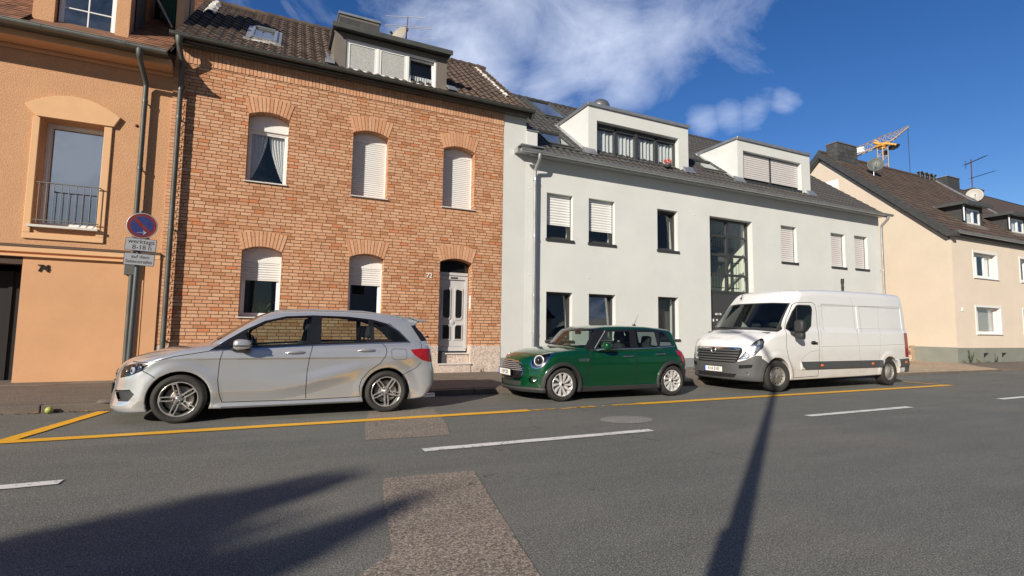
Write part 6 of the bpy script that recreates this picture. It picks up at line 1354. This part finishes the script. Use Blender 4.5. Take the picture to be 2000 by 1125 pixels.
for zz,w_ in ((.895,.60),(.835,.60),(.775,.585),(.715,.565),(.660,.54)): 
    V=[];n=18
    for i in range(n+1):
        y=-w_+2*w_*i/n; x=sx(f_,y,zz); V+= [(x-.004,y,zz+.020),(x-.004,y,zz-.010),(x+.03,y,zz-.018)]
    b.add(V,[q for i in range(n) for q in ((3*i,3*i+1,3*i+4,3*i+3),(3*i+1,3*i+2,3*i+5,3*i+4))])
b.build('grille_bars',MT['plast_g'],T)
b=MB(); V=[];n=18
for i in range(n+1):
    y=-.62+1.24*i/n; V+= [(sx(f_,y,.965)-.006,y,.966),(sx(f_,y,.93)-.016,y,.945),(sx(f_,y,.915)-.006,y,.918)]
b.add(V,[q for i in range(n) for q in ((3*i,3*i+1,3*i+4,3*i+3),(3*i+1,3*i+2,3*i+5,3*i+4))],True); b.build('chrome_bar',MT['chrome'],T)
xx=sx(f_,0,.90)-.03; b=MB(); b.lathe([(.054,0),(.060,.012),(.070,.012),(.076,0)],(xx,0,.895),(-1,0,0),30); b.prism([(-.105,.900),(-.02,.908),(.0,.893),(.105,.889),(.02,.882),(.0,.898)],xx-.014,xx-.004,'x'); b.build('ring_emblem',MT['chrome'],T); b=MB(); b.lathe([(0,0),(.054,0)],(xx+.004,0,.895),(-1,0,0),24); b.build('emblem_backing',MT['gap'],T)
plate(T,sx(f_,0,.47)-.02,.470,'K·HI 2105')
for s in (-1,1):
    xx=sx(f_,s*.74,.375); b=MB(); b.lathe([(0,-.01),(.030,-.004),(.038,.008),(.052,.012),(.056,0)],(xx+.004,s*.745,.375),(-1,.35*s,0),18); b.build('fog_light',MT['chrome'],T)
    for x_,z_ in ((2.38,.565),(4.40,.575),(5.93,.585)):
        ym=sy(f_,x_,z_,s); b=MB(); blob(b,(x_,ym+s*.004,z_),(.05,.012,.026),e=.5); b.build('side_marker',MT['amber'],T)
    ym=sy(f_,2.12,1.08,s); b=MB(); blob(b,(2.13,ym,1.085),(.10,.012,.045),e=.8); b.build('handle_recess',MT['gap'],T); b=MB(); b.tube([(2.03,ym+s*.01,1.09),(2.08,ym+s*.04,1.095),(2.20,ym+s*.04,1.085),(2.24,ym+s*.01,1.08)],.017,8); b.build('door_handle',MT['plast'],T)
    b=MB(); blob(b,(1.42,s*1.16,1.46),(.075,.115,.145),e=.6,n=20,m=14); blob(b,(1.42,s*1.16,1.25),(.07,.10,.075),e=.6,n=20,m=12); b.tube([(1.38,s*.94,1.30),(1.40,s*1.08,1.30)],.05,8); mr=b.build('mirror',MT['plast'],T)
    b=MB(); blob(b,(1.49,s*1.16,1.46),(.01,.095,.12),e=.55); b.build('mirror_glass',MT['gloss_b'],mr)
    wheel(T,.87,s*.995,.345,.348,.21,.225,'steel',turn=-.16); wheel(T,5.2,s*.985,.345,.345,.21,.225,'steel')
seats(T,[(2.05,(-.55,.1,.60),1.62)],zb=.72); steering(T,1.45,-.50,1.36,.21,.9); dash(T,.75,1.30,1.34,.85,'mid')
b=MB(); b.box(2.45,2.5,-.86,.86,.4,2.15); b.build('bulkhead',MT['mid'],T)
wiper(T,(.76,-.10,1.39),(1.0,-.80,1.42),r=.011); wiper(T,(.72,.60,1.40),(.72,-.05,1.42),r=.011)
b=MB(); b.tube([(1.50,.45,2.17),(1.60,.45,2.32)],[.012,.004],6); blob(b,(1.50,.45,2.165),(.03,.02,.015)); b.build('roof_aerial',MT['plast'],T)
b=MB(); b.tube([(5.65,-.9,.30),(5.75,-.92,.55)],.03,6); b.build('mud_bracket',MT['hubcap'],T)
# ============================================================= no-stopping sign
T=thing('parking_sign','grey post with a round no parking sign and two white plates','traffic sign',(-2.13,9.98,.1))
b=MB(); b.tube([(-2.135,9.98,.10),(-2.105,9.98,3.12)],.038,16); b.tube([(-2.105,9.98,3.12),(-2.105,9.98,3.14)],.042,16); b.tube([(-2.135,9.98,.10),(-2.134,9.98,.16)],.05,16); b.build('post',MT['post'],T)
SY=9.915
def disc(b,cx,cz,r0,r1,y0,y1,n=48): b.lathe([(r0,0),(r0,y0-y1) if False else (r0,0)],(cx,y0,cz),(0,-1,0),n)
rot=Matrix.Translation((-2.075,SY,2.89))@Matrix.Rotation(.03,4,'Y')
def onr(b): b.v=[tuple(rot@Vector(v)) for v in b.v]; return b
b=MB(); b.lathe([(0,-.012),(.205,-.012),(.212,-.006),(.212,.004),(.205,.006),(0,.006)],(0,0,0),(0,-1,0),56); D=onr(b).build('round_sign',MT['zinc'],T)
b=MB(); b.lathe([(.0,.0075),(.200,.0075)],(0,0,0),(0,-1,0),56); onr(b).build('red_field',MT['sign_red'],D)
b=MB(); b.lathe([(.200,.0076),(.207,.0070)],(0,0,0),(0,-1,0),56); onr(b).build('white_rim',MT['sign_w'],D)
# two blue fields either side of the red bar
for s in (1,-1):
    r=.152; hb=.026; P_=[]; a0=math.asin(hb/r)
    for i in range(25):
        a=a0+(math.pi-2*a0)*i/24; P_.append((r*math.cos(a),s*r*math.sin(a)))
    c,s_=math.cos(-math.pi/4),math.sin(-math.pi/4); Q=[(p[0]*c-p[1]*s_,p[0]*s_+p[1]*c) for p in P_]
    b=MB(); b.prism(Q,-.0105,-.0077,'y'); onr(b).build('blue_field',MT['sign_blue'],D)
b=MB(); b.prism([(-.065,-.112),(.035,-.112),(.035,-.118),(-.065,-.118)],-.0135,-.0107,'y'); b.prism([(.035,-.115),(.012,-.083),(.026,-.083),(.066,-.115),(.026,-.147),(.012,-.147)],-.0135,-.0107,'y'); b.v=[tuple(Matrix.Rotation(-.06,4,'Y')@Vector(v)) for v in b.v]; onr(b).build('white_arrow',MT['sign_w'],D)
def splate(cx,cz,w,h,lines,size,rz):
    M=Matrix.Translation((cx,SY,cz))@Matrix.Rotation(rz,4,'Y')
    def rr(b,w,h,r,y0,y1):
        P_=[]
        for (sx_,sz_,a0) in ((1,1,0),(-1,1,90),(-1,-1,180),(1,-1,270)):
            for k in range(5): a=math.radians(a0+k*22.5); P_.append((sx_*(w/2-r)+r*math.cos(a),sz_*(h/2-r)+r*math.sin(a)))
        b.prism(P_,y0,y1,'y')
    b=MB(); rr(b,w,h,.018,-.004,.004); b.v=[tuple(M@Vector(v)) for v in b.v]; p=b.build('supplementary_plate',MT['sign_b'],T)
    b=MB(); rr(b,w-.014,h-.014,.014,-.0055,-.0042); b.v=[tuple(M@Vector(v)) for v in b.v]; b.build('plate_face',MT['sign_w'],p)
    for i,(t,dx,dz,sx_) in enumerate(lines): text('plate_lettering',t,size,MT['sign_b'],p,M@FACE_Y(dx,-.0062,dz),.0008,.0006,sx_)
splate(-2.072,2.575,.420,.205,[('werktags',.005,.048,.98),('8-18 h',.02,-.045,1.02)],.100,.04)
splate(-2.080,2.335,.415,.195,[('auf dem',.012,.042,1.0),('Seitenstreifen',.0,-.038,.86)],.076,.04)
b=MB(); 
for z in (2.9,2.6,2.35): b.box(-2.16,-2.06,SY+.005,9.99,z-.015,z+.015)
b.build('clamp',MT['zinc'],T)
# ============================================================= roof fittings that merely stand on the houses
def dish(name,label,c,r,nrm,m,stem,lnb=.6):
    T=thing(name,label,'satellite dish',stem,'satellite dishes on the roofs'); n=Vector(nrm).normalized()
    b=MB(); pr=[(r*k/8,.22*r*(k/8)**2) for k in range(9)]; pr=pr+[(r*k/8,.22*r*(k/8)**2-.012) for k in range(8,-1,-1)]
    b.lathe(pr,c,n,32); b.build('dish',m,T)
    b=MB(); d=Vector(c)-n*.03; b.tube([stem,(stem[0],stem[1],d.z-.08),tuple(d)],.025,8); b.build('mast',MT['alu'],T)
    dn=Vector((0,0,-1)); dn=(dn-n*dn.dot(n)).normalized(); e=Vector(c)+dn*r*.95; q=Vector(c)+n*r*1.05+dn*r*.25
    b=MB(); b.tube([tuple(e),tuple(q)],.012,6); a=b.build('feed_arm',MT['alu'],T); b=MB(); b.tube([tuple(q-n*.02),tuple(q+n*.02-n*.14)],[.04,.03],10); b.build('feed_horn',MT['dish_g'] if m is not MT['dish_w'] else MT['sign_b'],T)
dish('satellite_dish','beige satellite dish behind the roof dormer of the brick house',(3.05,15.4,10.42),.36,(-.80,-.50,.30),P('dish_beige',(.33,.31,.25),.5,var=.06,vs=2),(3.30,15.5,9.5))
dish('satellite_dish','dark grey satellite dish on the brown roof of the cream house',(30.25,16.75,10.88),.40,(-.80,-.58,.15),MT['dish_g'],(30.15,16.8,10.12))
dish('satellite_dish','large pale satellite dish beside the last chimney',(42.2,17.3,10.74),.46,(-.88,-.46,.16),MT['dish_w'],(42.45,17.45,10.0))
T=thing('tv_aerial','thin metal aerial with long rods above the brick house dormer','aerial',(3.35,15.6,10.0)); b=MB(); b.tube([(3.30,15.6,9.9),(3.335,15.6,11.02)],.022,6); b.tube([(3.335,15.6,10.7),(3.36,15.6,11.36)],.014,6); b.build('mast',MT['rust'],T)
b=MB(); b.tube([(2.73,16.0,11.41),(3.80,15.0,11.064)],.012,5); b.tube([(2.72,16.1,11.17),(3.96,14.9,10.731)],.010,5); b.tube([(2.72,16.1,11.12),(3.96,14.9,10.681)],.010,5); b.tube([(3.3,15.85,10.74),(4.11,15.1,10.507)],.006,5); b.box(3.30,3.38,15.55,15.65,10.85,10.93); b.build('rods',MT['alu'],T)
T=thing('tv_aerial','tall rust red aerial mast with two yagi antennas above the last chimney','aerial',(44.7,18.4,11.6)); b=MB(); b.tube([(44.65,18.4,11.6),(44.72,18.4,14.0)],.035,6); b.build('mast',MT['rust'],T)
for (p0,p1) in (((43.87,18.4,13.45),(46.91,18.4,14.61)),((44.6,18.4,12.59),(47.97,18.4,13.61))):
    p0=Vector(p0);p1=Vector(p1); b=MB(); b.tube([tuple(p0),tuple(p1)],.025,5)
    for k in range(11): q=p0.lerp(p1,k/10); b.tube([tuple(q+Vector((0,-.18,.0))),tuple(q+Vector((0,.18,0)))],.01,4)
    for k in (.0,.04): q=p0.lerp(p1,k); b.tube([tuple(q+Vector((0,0,-.28))),tuple(q+Vector((0,0,.28)))],.012,4)
    b.build('yagi_antenna',MT['sign_b'],T)
T=thing('vent_dome','round metal cowl on top of the first white dormer','vent cowl',(10.22,14.75,8.83)); b=MB(); b.tube([(10.22,14.75,8.8),(10.22,14.75,9.3)],.24,20); b.build('pipe',MT['zinc'],T); b=MB(); b.lathe([(0,.38),(.10,.375),(.20,.34),(.29,.27),(.34,.17),(.355,.05),(.355,0),(.30,-.02)],(10.22,14.75,9.24),(0,0,1),28); b.build('cowl',P('polished_zinc',(.62,.60,.52),.25,.9),T)
T=thing('flower_pot','dark pot of salmon pink flowers on the dormer sill','flower pot',(12.22,13.50,7.06)); b=MB(); b.lathe([(0,0),(.10,0),(.14,.12),(.13,.13),(0,.11)],(12.22,13.52,7.06),(0,0,1),16); b.build('pot',MT['pot'],T)
b=MB(); random.seed(6)
for i in range(80):
    a=random.uniform(0,6.28); r=.15*math.sqrt(random.random()); z=7.18+random.uniform(0,.20)*(1-r*2.4)+.02; s=.03
    p=Vector((12.22+r*math.cos(a),13.52+r*.7*math.sin(a),z)); n=Vector((random.gauss(0,1),random.gauss(0,1),random.gauss(0,1)+.6)).normalized(); u=n.orthogonal().normalized()*s; w=n.cross(u); b.add([tuple(p+u),tuple(p+w),tuple(p-u),tuple(p-w)],[(0,1,2,3)])
b.build('flowers',MT['pink'],T)
# ============================================================= crane beyond the roofs
az=math.radians(61); CN=Vector((math.sin(az),math.cos(az),0)); CE_=Vector((math.cos(az),-math.sin(az),0)); CO=CN*140
def cp(a,z,d=0): return tuple(CO+CE_*a+Vector((0,0,z))+CN*d)
T=thing('tower_crane','yellow and pale lattice tower crane far behind the cream house','crane',cp(1.5,0))
def lattice(b,pts4,n,r,r2):
    """four-chord lattice between two rings of four points"""
    A,B=pts4
    for k in range(4): b.tube([A[k],B[k]],r,4)
    for i in range(n):
        t0=i/n;t1=(i+1)/n
        for k in range(4):
            a=Vector(A[k]).lerp(Vector(B[k]),t0); c=Vector(A[(k+1)%4]).lerp(Vector(B[(k+1)%4]),t1); b.tube([tuple(a),tuple(c)],r2,3)
            a2=Vector(A[(k+1)%4]).lerp(Vector(B[(k+1)%4]),t0); b.tube([tuple(a),tuple(a2)],r2,3)
b=MB(); lattice(b,([cp(.55,0,-1),cp(2.45,0,-1),cp(2.45,0,1),cp(.55,0,1)],[cp(.55,43.6,-1),cp(2.45,43.6,-1),cp(2.45,43.6,1),cp(.55,43.6,1)]),22,.13,.07); b.tube([cp(1.5,30,-1.1),cp(1.5,43.5,-1.1)],.16,5); b.build('tower',MT['crane_w'],T)
b=MB(); lattice(b,([cp(-9.5,41.0,-.6),cp(-9.5,41.0,.6),cp(-9.5,42.6,0),cp(-9.5,42.6,0)],[cp(.2,44.1,-.6),cp(.2,44.1,.6),cp(.0,46.0,0),cp(.0,46.0,0)]),7,.13,.07)
lattice(b,([cp(.2,44.2,-.6),cp(.2,44.2,.6),cp(.0,46.0,0),cp(.0,46.0,0)],[cp(3.4,45.1,-.5),cp(3.4,45.1,.5),cp(3.0,47.0,0),cp(3.0,47.0,0)]),3,.12,.07)
lattice(b,([cp(3.4,45.2,-.5),cp(3.4,45.2,.5),cp(3.0,46.7,0),cp(3.0,46.7,0)],[cp(6.4,47.6,-.1),cp(6.4,47.6,.1),cp(6.4,47.9,0),cp(6.4,47.9,0)]),5,.11,.05); b.build('jib',MT['crane_w'],T)
b=MB(); random.seed(9)
b.obox(cp(1.2,44.3),(.9,1.0,.30),Matrix.Rotation(-.3,3,'Z')); b.tube([cp(-.1,45.2,-.6),cp(1.0,44.6,-.6),cp(2.4,44.4,-.7),cp(4.0,43.8,-.7)],[.22,.35,.3,.25],8); b.tube([cp(.2,46.0),cp(1.4,44.6)],.15,5); b.tube([cp(2.2,45.2,.2),cp(1.2,44.3,-.2)],.25,6); b.tube([cp(1.4,43.6),cp(1.5,44.4)],.7,10)
b.build('slewing_platform',MT['crane_y'],T)
b=MB(); b.obox(cp(3.5,43.6),(.55,.8,.42),Matrix.Rotation(-.5,3,'Z')); b.obox(cp(4.1,43.75,-.2),(.35,.5,.22),Matrix.Rotation(-.5,3,'Z')); b.obox(cp(1.9,42.3,-.8),(.4,.5,.45),Matrix.Rotation(-.5,3,'Z')); b.build('counterweight',MT['gloss_b'],T)
b=MB(); b.obox(cp(-3.0,44.0,-.72),(1.35,.05,.55),Matrix.Rotation(-math.radians(29),3,'Z')@Matrix.Rotation(-.25,3,'Y')); b.build('jib_board',MT['shut_w'],T)
b=MB(); b.tube([cp(6.2,47.3),cp(6.22,30)],.06,4); b.build('hoist_cable',MT['sign_b'],T)
# ============================================================= weeds at the foot of the cream house
def weed(x,y,z,h,lab,n=34,m='leaf',sp=.2):
    random.seed(int(x*100)); T=thing('weed',lab,'weed',(x,y,z),'weeds at the wall foot'); b=MB(); c=MB()
    for k in range(5):
        a=random.uniform(0,6.28); H=h*random.uniform(.45,1); L=Vector((math.cos(a)*sp*random.uniform(.2,1),math.sin(a)*sp*.5,0)); pts=[Vector((x,y,z))+L*t+Vector((0,0,H*t)) for t in (0,.4,.75,1)]
        b.tube([tuple(p) for p in pts],[.008,.006,.004,.002],4)
        for i in range(n):
            t=random.uniform(.1,1); p=Vector((x,y,z))+L*t+Vector((0,0,H*t)); d=Vector((random.gauss(0,1),random.gauss(0,1),random.gauss(.3,.6))).normalized(); s=.07*h*random.uniform(.6,1.3); w=d.orthogonal().normalized()*s*.35
            c.add([tuple(p),tuple(p+d*s*.5+w),tuple(p+d*s),tuple(p+d*s*.5-w)],[(0,1,2,3)])
    b.build('stems',MT['bark'],T); c.build('leaves',MT[m],T)
weed(28.92,12.33,.08,.66,'tall bushy weed left of the first cellar vent',40,'leaf',.2); weed(29.55,12.3,.08,.28,'low yellow green weed under the first cellar vent',30,'weed'); weed(31.1,12.3,.08,.42,'small upright weed between the two cellar vents',30,'leaf_d',.12); weed(28.3,12.3,.08,.18,'tiny weed at the corner of the cream house',20,'leaf_d')
weed(30.3,12.3,.08,.14,'flat tuft right of the first cellar vent',26,'leaf_d'); weed(5.15,13.10,.115,.16,'yellow green weed growing at the granite plinth beside the steps',24,'weed',.3)
# ============================================================= behind the camera: street lamp, tree, houses (shadows and reflections)
T=thing('street_lamp','tall grey street lamp whose curved arm reaches over the road','street lamp',(-1.95,-1.035,0))
b=MB(); b.tube([(-1.95,-1.035,0),(-1.95,-1.035,7.0),(-1.93,-.90,7.25),(-1.85,-.55,7.42),(-1.72,-.1,7.52)],[.080,.058,.05,.045,.04],14); b.build('pole',MT['post'],T); b=MB(); b.box(-2.065,-1.95,-1.08,-.98,.9,2.62); b.build('switch_box',MT['post'],T,bevel=.02)
b=MB(); blob(b,(-1.56,.42,7.55),(.14,.48,.09),Matrix.Rotation(-.25,3,'Z'),e=.85); b.build('lamp_head',MT['zinc'],T)
def uz(u,z,k=0): return Vector((-16.8*.804+.595*u+.804*k,-16.8*.595-.804*u+.595*k,z))
T=thing('columnar_tree','slim columnar tree with two leading tips on the near side of the street','tree',tuple(uz(-3.3,0)))
random.seed(31); b=MB(); b.tube([tuple(uz(-3.3,0)),tuple(uz(-3.25,3)),tuple(uz(-3.4,6)),tuple(uz(-3.5,8.6))],[.2,.16,.10,.02],10); b.tube([tuple(uz(-3.27,2.6)),tuple(uz(-2.75,5)),tuple(uz(-2.5,8.5))],[.12,.09,.02],8)
for k in range(50):
    z=random.uniform(2.2,7.6); a=random.uniform(0,6.28); L=random.uniform(.5,1.0); q=uz(-3.3,z); b.tube([tuple(q),tuple(q+Vector((math.cos(a)*L*.6,math.sin(a)*L*.6,.3))),tuple(q+Vector((math.cos(a)*L,math.sin(a)*L,.75)))],[.035,.022,.006],4)
b.build('trunk',MT['bark'],T); c=MB()
for (u,zc,ru,rz,n) in ((-3.28,5.3,1.08,2.95,16000),(-3.72,6.6,.56,1.95,7000),(-3.52,7.6,.38,1.22,4200),(-3.38,8.3,.14,.62,700),(-2.60,6.4,.42,2.1,4200),(-2.52,7.9,.20,.92,1500),(-3.02,6.9,.50,1.42,4500),(-2.75,6.6,.45,1.7,3000)):
    for i in range(n):
        d=Vector((random.gauss(0,1),random.gauss(0,1),random.gauss(0,1))).normalized()*random.random()**.4*random.uniform(.9,1.12); q=uz(u,zc)+Vector((d.x*ru,d.y*ru,d.z*rz)); n_=Vector((random.gauss(0,1),random.gauss(0,1),random.gauss(0,1))).normalized(); e=n_.orthogonal().normalized()*.075; w=n_.cross(e)*.55; c.add([tuple(q+e),tuple(q+w),tuple(q-e),tuple(q-w)],[(0,1,2,3)])
c.build('crown',MT['leaf_d'],T)
def opp(x0,x1,y,h,hr,m,lab,label_):
    T=thing('opposite_house',lab,'house',((x0+x1)/2,y,0)); b=MB(); b.box(x0,x1,y-9,y,0,h); b.build('wall',m,T); b=MB(); b.prism([(y+.4,h-.1),(y-4.5,hr),(y-9.4,h-.1)],x0-.2,x1+.2,'x'); b.build('roof',MT['tile_c'],T)
    n=int((x1-x0)/2.6)
    for k in range(n):
        for z in (1.1,3.9):
            X=x0+1.3+k*(x1-x0-1.4)/n; b=MB(); b.box(X,X+1.1,y+.001,y+.05,z,z+1.35); w=b.build('window',MT['pvc'],T); b=MB(); b.box(X+.07,X+1.03,y+.051,y+.06,z+.07,z+1.28); b.build('pane',MT['gloss_b'],w)
opp(-12,-2,-15,5.8,9.6,MT['opp'],'beige gabled house across the street','a'); opp(-.5,10,-16,5.6,9.0,MT['strip_r'],'grey gabled house across the street behind the street lamp','b'); opp(12,24,-15.5,6.0,9.8,MT['cream2'],'sandy gabled house across the street at the far end','c')
slab('near_pavement',[(-40,-5),(60,-5),(60,-.35),(-40,-.35)],.10,MT['pave'])
